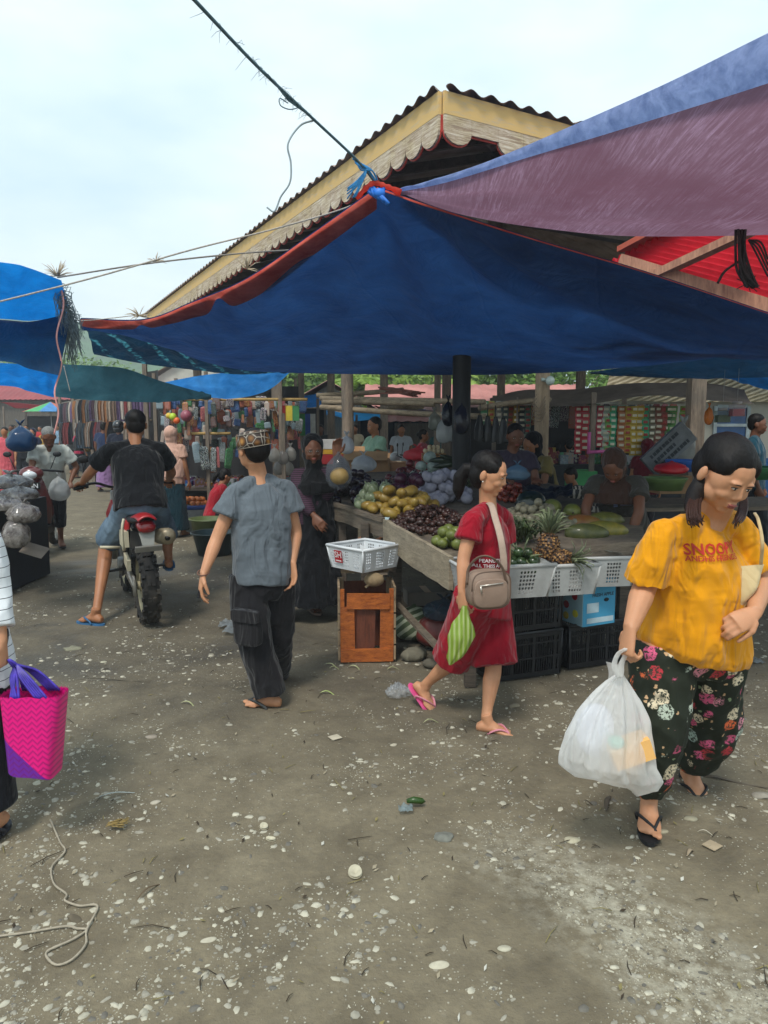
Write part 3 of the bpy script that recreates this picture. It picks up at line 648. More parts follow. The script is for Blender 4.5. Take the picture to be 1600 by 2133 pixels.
def toes_(mb,o,d,up,r,side,k=1.0):
    for i in range(5):
        x=(.033-.0175*i)*side*-1; L_=.168-.0085*i-.002*i*i
        mb.ell(o+d*(L_-.004)*k+r*x*k+up*.012*k,((.013 if i==0 else .0088)*k,.021*k,(.0115 if i==0 else .009)*k),Matrix((r,d,up)).transposed(),8,6)
        mb.tube([o+d*.12*k+r*x*k*.95+up*.014*k,o+d*(L_-.005)*k+r*x*k+up*.012*k],[.011*k,.0105*k if i==0 else .0085*k],8)
def flipflop(par,o,d,up,r,side,mt,k=1.0,st=None,thick=.016,name='sandal'):
    m=MB(); c=o-up*thick*k
    out=[]
    for i in range(20):
        a=6.2832*i/20; y=math.sin(a); w=.046*(1-.22*math.exp(-((y+.15)/.35)**2)+.05*y); out.append((math.cos(a)*w*k,(.06+y*.135)*k))
    for z0,z1,g in ((-.001,thick-.001,1.0),):
        lo=[c+r*x*g+d*y*g+up*z0*k for x,y in out]; hi=[c+r*x*g+d*y*g+up*z1*k for x,y in out]; n=20
        m.add(lo+hi,[tuple(range(n-1,-1,-1)),tuple(range(n,2*n))]+[(i,(i+1)%n,n+(i+1)%n,n+i) for i in range(n)],0)
    sb=m.build(name,mt,par)
    m=MB(); tp=o+d*.135*k+r*.018*k*(-side)+up*.02*k
    for x in(-1,1): m.tube(cr_([tp-up*.02*k,tp+up*.004*k,o+d*.085*k+r*x*.036*k+up*.042*k,o+d*.025*k+r*x*.045*k+up*.012*k,o+d*.02*k+r*x*.042*k-up*.01*k],4),[.0055*k]*17,6,0,1.6)
    m.build('strap',st or mt,sb)
def limb(mb,pts,r,n=12,asp=1,ref=None): 
    mb.tube(cr_(pts,4),[x for x in resamp(r,4)],n,0,asp,ref)
def resamp(r,n):
    o=[]
    for i in range(len(r)-1): o+=[lerp(r[i],r[i+1],k/n) for k in range(n)]
    return o+[r[-1]]
def frame(J):
    mh=(J['hipL']+J['hipR'])/2; ms=(J['shL']+J['shR'])/2; return mh,ms
def torso(mb,J,rings,n=24,p=2.2,bow=0):
    mh,ms=frame(J); out=[]
    for t,w_,d_,*fo in rings:
        f0=fo[0] if fo else 0
        s=(J['hipR']-J['hipL']).normalized().lerp((J['shR']-J['shL']).normalized(),max(0,min(1,t))).normalized(); up=(ms-mh).normalized()
        f=up.cross(s).normalized(); c=mh+(ms-mh)*t+f*(f0+bow*math.sin(math.pi*max(0,min(1,t))))
        out.append((c,s*w_,f*d_))
    mb.loft(out,n,0,True,True,p)
def body_mesh(par,J,sk,s=1.0,vox=.006,face=True,female=False,hands=True,fat=1.0,hx=None,name='body'):
    m=MB(); g=fat
    torso(m,J,[(-.16,.085*s,.075*s),(-.05,.135*s*g,.095*s*g),(.1,.14*s*g,.095*s*g),(.4,.115*s*g,.08*s*g),(.75,.135*s*g,.085*s*g),(.95,.125*s,.06*s),(1.05,.06*s,.045*s)])
    nb=(J['shL']+J['shR'])/2; f=J['hf']; h=J['head']; hs=J.get('hs',.22)
    limb(m,[nb-V((0,0,.03)),J['neck'],h-V((0,0,.05))-f.normalized()*.012],[.06*s,.052*s*g**.5,.052*s*g**.5])
    head_(m,h,f,hs,female,J.get('hu',V((0,0,1))),J.get('ff',1.0))
    trap(m,J,.033*s,.034*s,-.01)
    for sd in 'LR':
        a,b,c=J['sh'+sd],J['el'+sd],J['wr'+sd]; q=g**.6
        limb(m,[a.lerp(nb,.25),a,a.lerp(b,.5),b,b.lerp(c,.3),b.lerp(c,.7),c],[.036*s*q,.043*s*q,.042*s*q,.037*s*q,.038*s*q,.029*s*q,.0225*s*q])
        hd=J.get('hd'+sd) or (c-b).normalized(); pn=J.get('pn'+sd) or V((0,0,-1)); 
        if hands: hand_(m,c,hd,pn,J.get('ts'+sd,1 if sd=='L' else -1),s*J.get('hk',1.0),J.get('cu'+sd,.45),J.get('sp',.06),J.get('tb',.55))
        else: m.tube([c,c+hd*.05*s,c+hd*.11*s,c+hd*.15*s],[.022*s,.034*s,.032*s,.016*s],8,0,.5)
        a,b,c=J['hip'+sd],J['kn'+sd],J['an'+sd]
        limb(m,[a+V((0,0,.03)),a.lerp(b,.35),b,b.lerp(c,.3),b.lerp(c,.75),c],[.085*s*g,.074*s*g,.052*s*q,.053*s*q,.034*s*q,.031*s*q])
        o,d,up,r=foot_(m,c,J['ft'+sd],s*J.get('fk',1.0),J.get('fu'+sd,V((0,0,1))))
        if vox<.009: toes_(m,o,d,up,r,1 if sd=='R' else -1,s)
        J['_f'+sd]=(o,d,up,r)
    ob=m.build(name,skin(sk),par); remesh(ob,vox,4,None,.6)
    if face: face_parts(par,h,f,hs,J.get('hu',V((0,0,1))),glasses=J.get('glasses',False))
    return ob
def trap(m,J,r0,r1,dz=0):
    nb=(J['shL']+J['shR'])/2; nk=J['neck']+V((0,0,dz))
    for sd in 'LR': limb(m,[nk.lerp(nb,.2),nk.lerp(J['sh'+sd],.45)-V((0,0,.012)),J['sh'+sd].lerp(nb,.08)],[r0*.8,r0,r1])
def fixsh(J,dz=.035,inn=.1):
    a,b=J['shL'].copy(),J['shR'].copy(); m=(a+b)/2
    J['shL']=a.lerp(m,inn)-V((0,0,dz)); J['shR']=b.lerp(m,inn)-V((0,0,dz))
def shirt(par,J,mt,s=1.0,vox=.009,sleeve=.5,fat=1.0,grow=.022,hem=-.12,hw=None,name='shirt',sr=None,amp=.005,seed=0,neck=True,bow=0,extra=None,vs=.45,rings=None,cuff=None,fsc=6):
    m=MB(); g=fat; k=grow
    torso(m,J,rings or [(hem,(hw or .165*s*g)+k,.115*s*g+k),(.15,.155*s*g+k,.112*s*g+k),(.45,.14*s*g+k,.108*s*g+k),(.75,.155*s*g+k,.11*s*g+k*.8),(.93,.15*s+k*.6,.085*s+k*.5),(1.02,.105*s,.068*s),(1.07,.062*s,.055*s)],28,2.3,bow)
    nb=(J['shL']+J['shR'])/2; trap(m,J,.052*s,.06*s,-.014)
    for sd in 'LR':
        a,b,c=J['sh'+sd],J['el'+sd],J['wr'+sd]; L1=(b-a).length; L2=(c-b).length; q=g**.6
        r0=sr or .062*s*q+k*.5
        if sleeve<=1: pts=[a.lerp(nb,.35),a,a.lerp(b,sleeve*.5),a.lerp(b,sleeve)]; rs=[.05*s,.057*s,lerp(.057*s,r0,.75),r0*1.06]
        else: pts=[a.lerp(nb,.35),a,a.lerp(b,.6),b,b.lerp(c,(sleeve-1)*.5),b.lerp(c,sleeve-1)]; rs=[.05*s,.058*s,r0*.9,r0*.82,r0*.78,cuff or r0*.72]
        limb(m,pts,rs)
    if extra: extra(m)
    ob=m.build(name,mt,par); remesh(ob,vox,3,foldfn(amp,fsc,seed,vs)); return ob
def trousers(par,J,mt,s=1.0,vox=.009,length=1.9,fat=1.0,flare=1.0,top=.12,name='trousers',seed=0,amp=.006,extra=None,rk=.085,ra=.07,fsc=6,vs=.45):
    m=MB(); g=fat
    torso(m,J,[(-.17,.12*s*g,.1*s*g),(-.05,.168*s*g,.125*s*g),(top,.158*s*g,.12*s*g)])
    for sd in 'LR':
        a,b,c=J['hip'+sd],J['kn'+sd],J['an'+sd]
        if length<=1: pts=[a+V((0,0,.03)),a.lerp(b,.4),a.lerp(b,length)]; rs=[.1*s*g,.098*s*g,rk*s*flare]
        else: pts=[a+V((0,0,.03)),a.lerp(b,.4),b,b.lerp(c,(length-1)*.5),b.lerp(c,length-1)]; rs=[.1*s*g,.098*s*g,rk*s*flare,lerp(rk,ra,.5)*s*flare,ra*s*flare]
        limb(m,pts,rs)
    if extra: extra(m)
    ob=m.build(name,mt,par); remesh(ob,vox,3,foldfn(amp,fsc,seed,vs)); return ob
def hijab(par,J,mt,s=1.0,vox=.01,drop=.3,wide=1.0,name='headscarf',face=.03,seed=0):
    M=headM(J['hf'],J.get('hu',V((0,0,1)))); h=J['head']; k=J.get('hs',.22)/.22; nb=(J['shL']+J['shR'])/2; f=J['hf'].normalized(); m=MB()
    m.ell(h+M@(V((0,-.038-face*.3,.032))*k),(.096*k,.108*k,.108*k),M,18,14)
    m.ell(h+M@(V((0,-.035,-.045))*k),(.09*k,.088*k,.09*k),M,16,12)
    s_=(J['shR']-J['shL']).normalized(); ff=V((0,0,1)).cross(s_).normalized()
    m.loft([(h+M@(V((0,.0,-.075))*k),s_*.07*k,ff*.072*k),(nb+V((0,0,.05)),s_*.085*s*wide,ff*.085*s),(nb-V((0,0,.04)),s_*.175*s*wide,ff*.12*s),(nb-V((0,0,drop*.5)),s_*.21*s*wide,ff*.15*s),(nb-V((0,0,drop)),s_*.2*s*wide,ff*.15*s)],24)
    ob=m.build(name,mt,par); remesh(ob,vox,3,foldfn(.005,9,seed,.35)); return ob
def hair(par,J,kind='short',c='#120d0c',vox=.007,name='hair'):
    M=headM(J['hf'],J.get('hu',V((0,0,1)))); h=J['head']; k=J.get('hs',.22)/.22; m=MB()
    m.ell(h+M@(V((0,-.026,.046))*k),(.081*k,.092*k,.078*k),M,18,14)
    m.ell(h+M@(V((0,-.05,.0))*k),(.074*k,.062*k,.075*k),M,16,12)
    if kind in('bun','tail','long'):
        m.ell(h+M@(V((0,-.045,-.015))*k),(.078*k,.066*k,.08*k),M,16,12)
        for x in(-1,1): m.ell(h+M@(V((x*.06,.005,.045))*k),(.022*k,.05*k,.04*k),M,12,8)
    if kind=='bun': m.ell(h+M@(V((0,-.115,.01))*k),(.042*k,.04*k,.042*k),M,12,10)
    if kind=='tail': m.tube([h+M@(V(p)*k) for p in((0,-.09,.0),(0,-.13,-.01),(.0,-.15,-.07),(0,-.14,-.14),(0,-.12,-.19))],[x*k for x in(.03,.035,.04,.032,.008)],10)
    if kind=='long': m.tube([h+M@(V(p)*k) for p in((0,-.06,.0),(0,-.09,-.1),(0,-.09,-.2),(0,-.085,-.27))],[x*k for x in(.07,.07,.06,.02)],12,0,.6)
    ob=m.build(name,hairmat(c),par); rg=foldfn(.0012,60,3,.12); remesh(ob,vox,2,rg,.5); return ob
def rot2(a): c,s=math.cos(a),math.sin(a); return lambda x,y:(c*x-s*y,s*x+c*y)
def pose(x,y,face,h=1.55,z=0,stride=.12,arms=('down','down'),lean=0,turn=0,nod=.1,sit=0,kneel=0):
    # face: compass angle of the chest in degrees, 0 = towards the camera (-Y), 90 = to the picture's right
    s=h/1.6; a=R(face)
    fw=V((math.sin(a),-math.cos(a),0)); rt=fw.cross(V((0,0,1)))
    def p(r,f,u): return V((x,y,z))+rt*r*s+fw*f*s+V((0,0,u*s))
    J={}; hz=.84
    if sit: hz=.84-.42*sit
    if kneel: hz=.3
    J['hipL']=p(-.085,0,hz);J['hipR']=p(.085,0,hz)
    l=math.sin(lean);c=math.cos(lean)
    def q(r,f,u): return p(r,f*c+u*l,hz+u*c-f*l)
    J['shL']=q(-.165,0,.47);J['shR']=q(.165,0,.47);J['neck']=q(0,.005,.53); J['head']=q(0,.03,.655)
    t=a+R(turn); J['hf']=V((math.sin(t),-math.cos(t),-nod-lean*.6)).normalized(); J['hs']=.215*s
    for sd,k in(('L',-1),('R',1)):
        sh=J['sh'+sd]; m=arms[0 if sd=='L' else 1]; e={'down':((.05*k,.0,-.26),(.06*k,.08,-.49)),'fwd':((.04*k,.1,-.24),(-.02*k,.32,-.2)),'up':((.1*k,.16,-.16),(.05*k,.3,.06)),'hip':((.13*k,-.05,-.22),(.05*k,.06,-.4)),'reach':((.0,.2,-.17),(-.02*k,.38,-.32)),'bike':((.1*k,.12,-.22),(.12*k,.36,-.25)),'hold':((.05*k,.05,-.25),(-.04*k,.2,-.1)),'low':((.03*k,.16,-.2),(-.03*k,.22,-.44)),'back':((.07*k,-.07,-.25),(.08*k,-.05,-.48))}[m]
        for nm,v in(('el',e[0]),('wr',e[1])): J[nm+sd]=sh+rt*v[0]*s+fw*v[1]*s+V((0,0,v[2]*s))
        J['pn'+sd]=-rt*k if m in('down','back','low') else V((0,0,-1))
        st=stride*k
        if kneel: J['kn'+sd]=p(.14*k,.36,.42); J['an'+sd]=p(.12*k,.1,.075)
        elif sit: J['kn'+sd]=p(.13*k,.4*sit,.46); J['an'+sd]=p(.14*k,.34*sit,.09+.1*0)
        else: J['kn'+sd]=p(.085*k,st*.6+.03,.45); J['an'+sd]=p(.085*k,st,.075+max(0,-st)*.15)
        J['ft'+sd]=fw+rt*k*.12
    J['_fw']=fw; J['_rt']=rt; J['_s']=s
    return J
PEOPLE=[]
def person(label,J,top='#888888',bot='#333333',sk='md',hr='short',hj=None,sleeve=.55,skirt=False,vox=.016,group=None,hem=-.12,length=1.9,topmat=None,botmat=None,fat=1.0,face=True,shoes='#222222',hjdrop=.28,hc='#120d0c',hat=None):
    s=J.get('_s',1.0); base=(J['anL']+J['anR'])/2; base=V((base.x,base.y,min(J['anL'].z,J['anR'].z)-.075*s)); e=E('person',label,'person',base,group)
    body_mesh(e,J,sk,s,vox*.8,face,hands=vox<.02 ,fat=fat)
    shirt(e,J,topmat or cloth(top),s,vox,sleeve,fat,hem=hem,seed=random.random()*9)
    if skirt:
        mh,ms=frame(J); m=MB(); sx=(J['hipR']-J['hipL']).normalized(); fy=V((0,0,1)).cross(sx); c=(J['anL']+J['anR'])/2
        m.loft([(mh+V((0,0,.08*s)),sx*.15*s*fat,fy*.12*s*fat),(mh-V((0,0,.08*s)),sx*.185*s*fat,fy*.15*s*fat),(mh.lerp(c,.5),sx*.2*s,fy*.17*s),(c+V((0,0,.02)),sx*.23*s,fy*.2*s)],24)
        o=m.build('skirt',botmat or cloth(bot),e); remesh(o,vox,2,foldfn(.012,9,2,.15))
    else: trousers(e,J,botmat or cloth(bot),s,vox,length,fat,seed=random.random()*9)
    if hj: hijab(e,J,cloth(hj),s,vox*.8,hjdrop)
    elif hr: hair(e,J,hr,hc,vox*.7)
    for sd in 'LR':
        o,d,up,r=J['_f'+sd]; m=MB(); m.loft([(o-d*.06*s-up*.004,r*.03*s,up*.012),(o+d*.03*s-up*.004,r*.038*s,up*.012),(o+d*.12*s-up*.004,r*.048*s,up*.012),(o+d*.18*s-up*.004,r*.03*s,up*.01)],12); m.build('sandal',plain(shoes,.6),e)
    if hat=='helmet':
        M=headM(J['hf']); m=MB(); k=J['hs']/.22; m.ell(J['head']+M@(V((0,-.015,.035))*k),(.12*k,.135*k,.12*k),M,18,12); m.ell(J['head']+M@(V((0,-.03,-.04))*k),(.105*k,.1*k,.08*k),M,16,10); m.build('helmet',plain('#10141c',.25,coat=.5),e)
    PEOPLE.append(e); return e
def at_px(px,py,Y):   # ground spot under the pixel column at depth Y
    q=P(px,py,Y); return q.x,Y
from mathutils.bvhtree import BVHTree
def bvh_of(ob):
    o=V(ob.get('_w',(0,0,0))); me=ob.data
    return BVHTree.FromPolygons([v.co+o for v in me.vertices],[tuple(p.vertices) for p in me.polygons])
def onto(b,px,py):
    o=V((0,0,CAMH)); h=b.ray_cast(o,(P(px,py,2)-o).normalized()); return h[0] or P(px,py,3)
# ---------- woman in the yellow shirt ----------
Yq=2.78
J={}
J['hipL']=P(1484,1352,2.86);J['hipR']=P(1382,1350,2.74)
J['shL']=P(1538,1078,2.76);J['shR']=P(1372,1098,2.62)
J['neck']=P(1485,1070,2.69);J['head']=P(1513,992,2.60)
J['hf']=V((.26,-.82,-.58)).normalized();J['hs']=.236;J['hu']=V((.12,0,1)).normalized();J['ff']=1.16;fixsh(J)
J['elR']=P(1343,1222,2.64);J['wrR']=P(1313,1310,2.5)
J['elL']=P(1588,1206,2.74);J['wrL']=P(1572,1276,2.56)
J['hdR']=V((-.18,-.1,-1)).normalized();J['pnR']=V((.9,.25,0));J['cuR']=1.15;J['tsR']=-1
J['hdL']=V((-.85,-.3,-.35)).normalized();J['pnL']=V((.0,.8,-.5));J['cuL']=.8;J['tsL']=1;J['sp']=.02
J['knR']=P(1372,1500,2.72);J['anR']=P(1352,1662,2.86)
J['knL']=P(1478,1500,2.98);J['anL']=P(1440,1602,3.18)
J['ftR']=V((-.32,-1,-.02));J['ftL']=V((.0,-1,-.25));J['fuL']=V((0,-.25,1))
e=E('person','woman in an oversized yellow printed shirt and floral trousers, white bag in hand','person',G(1390,1700))
body_mesh(e,J,'lt',1.02,.0045,True,True,fat=1.25)
ys=cloth('#dc9210','yellow_shirt',1.2)
def ext(m):
    limb(m,[J['shR'].lerp(J['shL'],.2),J['shR'],J['shR'].lerp(J['elR'],.45)+V((-.01,-.01,0)),J['shR'].lerp(J['elR'],.88)+V((.0,0,0))],[.052,.062,.072,.086])
    limb(m,[J['shL'].lerp(J['shR'],.2),J['shL'],J['shL'].lerp(J['elL'],.45),J['shL'].lerp(J['elL'],.8)],[.052,.06,.068,.078])
    up=(J['shR']-J['hipR']).normalized()
    for x in (-1,1):
        c=(J['shL']+J['shR'])/2; s_=(J['shR']-J['shL']).normalized(); f=up.cross(s_); m.ell(c+s_*x*.07-up*.2+f*.095,(.1,.07,.1))
ysh=shirt(e,J,ys,1.0,.0065,.3,1.25,hem=-.05,sr=.07,amp=.008,extra=ext,seed=3,rings=[(.02,.215,.19,.02),(.1,.225,.195,.025),(.25,.208,.18,.03),(.4,.192,.165,.025),(.6,.19,.158,.02),(.78,.18,.14,.01),(.9,.155,.11),(.98,.115,.085),(1.06,.07,.062)])
# shirt lettering
sb=bvh_of(ysh); m=MB()
for txt,px,py,sz in (('SNOOPY',1488,1154,.054),('ANDHIS FRIENDS',1490,1168,.027)):
    o_=V((0,0,CAMH)); h_=sb.ray_cast(o_,(P(1488,1165,2)-o_).normalized()); n_=V((h_[1].x,h_[1].y,0)).normalized(); c=onto(sb,px,py); puttext(m,txt,sz,c,V((0,0,1)).cross(n_),V((0,0,1)),0,.009,.0012 if sz>.04 else .0005,sb)
m.build('lettering',plain('#b02216',.7),ysh)
# floral trousers
k=NT('floral_trousers_fabric'); vv=k.co(); k.b.inputs['Roughness'].default_value=.85
vo=k.n('TexVoronoi'); vo.inputs['Scale'].default_value=13.5; vo.inputs['Randomness'].default_value=.85
dv=k.n('TexNoise'); dv.inputs['Scale'].default_value=60; k.l(vv,dv.inputs['Vector']); va=k.n('VectorMath'); va.operation='MULTIPLY_ADD'; va.inputs[1].default_value=(.022,)*3; k.l(dv.outputs['Color'],va.inputs[0]); k.l(vv,va.inputs[2]); k.l(va.outputs[0],vo.inputs['Vector'])
fl=k.ramp(vo.outputs['Color'],[(0,h2l('#d98c9c')),(.2,h2l('#d95f86')),(.38,h2l('#b9c4b4')),(.5,h2l('#d8653a')),(.62,h2l('#e3d3b4')),(.75,h2l('#c23a44')),(.88,h2l('#9fb3a8'))],'CONSTANT')
petal=k.noise(vv,95,2,.7); fl=k.mix(k.ramp(petal,[(.42,(1,1,1)),(.5,(0,0,0))]),fl,(.03,.035,.022))
msk=k.math('MULTIPLY',k.ramp(vo.outputs['Distance'],[(.38,(1,1,1)),(.43,(0,0,0))]),k.ramp(k.noise(vv,7,2),[(.38,(0,0,0)),(.42,(1,1,1))]))
v3=k.n('TexVoronoi'); v3.inputs['Scale'].default_value=34; k.l(va.outputs[0],v3.inputs['Vector'])
m3=k.math('MULTIPLY',k.ramp(v3.outputs['Distance'],[(.2,(1,1,1)),(.25,(0,0,0))]),k.ramp(v3.outputs['Color'],[(.6,(0,0,0)),(.62,(1,1,1))]))
cbase=k.mix(m3,h2l('#20271a'),k.ramp(v3.outputs['Color'],[(0,h2l('#b4532f')),(.5,h2l('#c8a27a')),(.8,h2l('#7f8f6a'))],'CONSTANT')); k.base(k.mix(msk,cbase,fl)); k.bump(k.noise(k.co((1.5,1.5,.5)),6,3,.5,1),.5,.02)
def ext(m):
    limb(m,[J['hipR'],J['hipR'].lerp(J['knR'],.5),J['knR']+V((0,0,.0)),J['knR'].lerp(J['anR'],.6),J['anR']+V((0,0,.05))],[.13,.12,.105,.09,.075])
    limb(m,[J['hipL'],J['hipL'].lerp(J['knL'],.5),J['knL'],J['knL'].lerp(J['anL'],.55),J['anL']+V((0,0.02,.07))],[.135,.125,.118,.108,.08])
trousers(e,J,k.m,1.0,.008,1.6,1.22,.95,extra=ext,amp=.012,seed=5,fsc=7)
for sd in 'LR':
    o,d,up,r=J['_f'+sd]; flipflop(e,o,d,up,r,1 if sd=='R' else -1,plain('#1c1d20',.6),1.05)
# hair: pulled back, brownish ends on the shoulders
M=headM(J['hf'],J['hu']); h=J['head']; kk=J['hs']/.22; m=MB()
m.ell(h+M@(V((0,-.032,.05))*kk),(.084*kk,.098*kk,.082*kk),M,20,14); m.ell(h+M@(V((0,-.06,-.0))*kk),(.078*kk,.07*kk,.08*kk),M,18,12)
m.ell(h+M@(V((.058,-.0,.05))*kk),(.026*kk,.056*kk,.045*kk),M,14,10); m.ell(h+M@(V((-.058,-.0,.05))*kk),(.026*kk,.056*kk,.045*kk),M,14,10)
m.ell(h+M@(V((0,-.1,.05))*kk),(.05*kk,.035*kk,.05*kk),M,14,10)
m.tube([P(1462,1000,2.62),P(1448,1030,2.6),P(1440,1055,2.55),P(1440,1085,2.5)],[.028,.032,.026,.009],12)
ob=m.build('hair',hairmat(),e); remesh(ob,.006,3,foldfn(.0012,60,3,.15),.5)
m=MB(); rg=random.Random(5)
for k_ in range(44):
    o1=rg.uniform(-1,1); m.tube(cr_([P(1450+o1*10,1035,2.57),P(1444+o1*13,1060,2.5+rg.uniform(-.01,.02)),P(1448+o1*14+rg.uniform(-3,3),1085+rg.uniform(-6,4),2.455),P(1453+o1*12+rg.uniform(-4,4),1094+rg.uniform(-22,8),2.45)],3),[.006]*4+[.0045,.0035,.003,.0025,.002,.001],5)
for k_ in range(14):
    o1=rg.uniform(-1,1); m.tube(cr_([P(1550+o1*6,1040,2.72),P(1548+o1*8,1062,2.66),P(1540+o1*9,1080+rg.uniform(-4,6),2.56),P(1534+o1*10,1096+rg.uniform(-10,6),2.47)],3),[.006]*6+[.004,.003,.002,.001],5)
m.build('hair_ends',hairmat('#33201a'),ob)
# tote bag
tb=E('tote_bag','beige cloth shoulder bag under the arm of the woman in yellow','bag',P(1570,1230,2.62))
m=MB(); n_=V((.35,-1,0)).normalized()
def tg(u,v):
    a=P(1535,1180,2.62).lerp(P(1592,1175,2.66),u); b=P(1530,1288,2.6).lerp(P(1572,1240,2.62),u); return a.lerp(b,v)+n_*.035*math.sin(math.pi*u)*math.sin(math.pi*min(1,v*1.1))
m.grid(tg,14,14); m.grid(lambda u,v:tg(u,v)+V((0,.05,0))*(1-.0),14,14); m.build('bag_body',cloth('#c9b184','beige_canvas'),tb)
m=MB(); m.tube(cr_([P(1585,1176,2.62),P(1588,1130,2.58),P(1580,1085,2.63),P(1572,1068,2.74)],6),.006,6,0,.3); m.build('bag_strap',cloth('#c9b184'),tb)
# white carrier bag
wb=E('plastic_bag','full white translucent plastic carrier bag hanging from the hand of the woman in yellow','plastic bag',P(1290,1640,2.62))
kb=NT('thin_white_plastic'); kv=kb.co(); kb.b.inputs['Roughness'].default_value=.32; kb.base((.92,.92,.9)); t=kb.n('BsdfTranslucent'); t.inputs[0].default_value=(.95,.95,.93,1); mx1=kb.n('MixShader'); mx1.inputs[0].default_value=.45; tr=kb.n('BsdfTransparent'); mx2=kb.n('MixShader')
b_=kb.bump(kb.noise(kb.co((5,5,1.2)),5,3,.6,1),.7,.02); kb.bump(kb.noise(kb.co((1,1,1)),22,3,.6,2),.35,.005,b_)
kb.l(kb.b.outputs[0],mx1.inputs[1]); kb.l(t.outputs[0],mx1.inputs[2]); mx2.inputs[0].default_value=.64; kb.l(tr.outputs[0],mx2.inputs[1]); kb.l(mx1.outputs[0],mx2.inputs[2]); kb.l(mx2.outputs[0],kb.o.inputs[0]); WPL=kb.m
m=MB()
top=P(1290,1395,2.5)
lv=[(1405,1291,.012,.012),(1420,1288,.035,.03),(1450,1284,.075,.055),(1490,1276,.115,.085),(1540,1268,.145,.11),(1580,1266,.158,.118),(1605,1275,.155,.1),(1622,1288,.125,.07),(1628,1290,.05,.03)]
def bg_(u,v):
    i=min(len(lv)-2,int(v*(len(lv)-1))); t=v*(len(lv)-1)-i; a,b=lv[i],lv[i+1]; py=lerp(a[0],b[0],t);px=lerp(a[1],b[1],t);rx=lerp(a[2],b[2],t);ry=lerp(a[3],b[3],t)
    an=2*math.pi*u; w_=1+(1-v)**.6*(.10*math.sin(an*11)+.07*math.sin(an*17+2))+.05*math.sin(an*5+v*6)*v+.07*noise.noise(V((math.cos(an)*3,math.sin(an)*3,v*4)))+.035*noise.noise(V((math.cos(an)*9,math.sin(an)*9,v*9)))
    ca=math.cos(an); cor=1+1.1*max(0,v-.62)*abs(ca)**7
    return P(px,py,2.55)+V((ca*rx*w_*cor,math.sin(an)*ry*w_,0))+V((0,0,-.03*max(0,v-.7)*3*abs(ca)**5 - .03*ca*v))
m.grid(bg_,144,70); m.build('bag_film',WPL,wb)
for sx in (-1,1):
    m=MB(); m.tube(cr_([P(1292+sx*2,1412,2.5),P(1287+sx*7,1385,2.5),P(1296+sx*8,1362,2.49),P(1303,1352,2.47)],5),[.008,.009,.011,.012,.012,.011,.01,.009,.009,.009,.009,.008,.008,.007,.007,.007],8,0,.6); m.build('handle',WPL,wb)
m=MB(); m.grid(lambda u,v:P(1262+28*u+6*math.sin(v*3),1378+50*v+6*u,2.56+.03*math.sin(u*4)),8,8); m.build('loose_flap',WPL,wb)
tg_=mat('box_in_bag','#e8b26a',.7,.1)
m=MB(); m.box(P(1312,1562,2.52),(.14,.09,.075),Matrix.Rotation(-.35,3,'Y')); m.build('food_box',tg_,at=P(1316,1565,2.53),label='orange yellow food box seen through the white carrier bag',cat='box')
m=MB(); m.ell(P(1283,1545,2.5),(.03,.03,.022)); m.build('bottle',plain('#5aa58c',.5),at=P(1283,1545,2.5),label='green bottle base seen through the white carrier bag',cat='bottle')
m=MB(); m.ell(P(1240,1520,2.58),(.07,.05,.1)); m.build('parcel',plain('#cfd3e6',.6),at=P(1240,1520,2.58),label='pale lilac parcel seen through the left side of the white carrier bag',cat='parcel')
# ---------- girl in red ----------
J={}
J['hipL']=P(1022,1262,3.98);J['hipR']=P(990,1262,3.80)
J['shL']=P(1052,1068,3.98);J['shR']=P(982,1072,3.70)
J['neck']=P(1016,1042,3.84);J['head']=P(1021,988,3.82)
J['hf']=V((.86,-.38,-.30)).normalized();J['hs']=.215;fixsh(J,.03,.08)
J['elR']=P(966,1162,3.66);J['wrR']=P(962,1236,3.6);J['hdR']=V((.12,-.1,-1)).normalized();J['pnR']=V((.7,.6,0));J['cuR']=.75;J['tsR']=-1
J['elL']=P(1052,1165,4.06);J['wrL']=P(1046,1225,3.98);J['hdL']=V((.1,0,-1));J['pnL']=V((0,-1,0))
J['knL']=P(1028,1385,3.88);J['anL']=P(1012,1500,3.76)
J['knR']=P(945,1372,3.98);J['anR']=P(884,1428,4.1)
J['ftL']=V((1,-.35,-.02));J['ftR']=V((.55,-.35,-.62));J['fuR']=V((.5,-.3,.8))
e=E('person','girl in a crimson printed shirt and culottes striding to the right with a green bag','person',G(1010,1530))
body_mesh(e,J,'lt',.88,.0045,True,True)
red=cloth('#8e0e24','crimson_shirt',1.0)
rsh=shirt(e,J,red,.88,.0065,.52,1.05,hem=-.02,amp=.006,seed=6,rings=[(-.1,.165,.145),(.05,.16,.14),(.3,.148,.128),(.55,.143,.118),(.78,.14,.112),(.92,.128,.085),(1.0,.085,.062),(1.05,.05,.048)],sr=.066)
def ext(m):
    limb(m,[J['hipL']+V((0,0,.05)),J['hipL'].lerp(J['knL'],.5),J['knL']+V((0.01,0,.0))],[.12,.125,.125])
    limb(m,[J['hipR']+V((0,0,.05)),J['hipR'].lerp(J['knR'],.5),J['knR']+V((-.015,0,-.0))],[.12,.12,.115])
trousers(e,J,red,.88,.007,.9,1.15,1.1,name='culottes',extra=ext,amp=.01,seed=4,top=.15)
for sd in 'LR':
    o,d,up,r=J['_f'+sd]; flipflop(e,o,d,up,r,1 if sd=='R' else -1,mat('pink_rubber','#e0568f',.5,.1),.92,st=mat('pale_pink_rubber','#c9808f',.5,.1))
ho=hair(e,J,'tail',vox=.0055)
m=MB(); Mh=headM(J['hf']); m.ell(J['head']+Mh@V((.082,-.004,-.036)),.0045,None,8,6); m.build('earring',plain('#e8e4da',.2,metal=.6),e)
sb=bvh_of(rsh); m=MB()
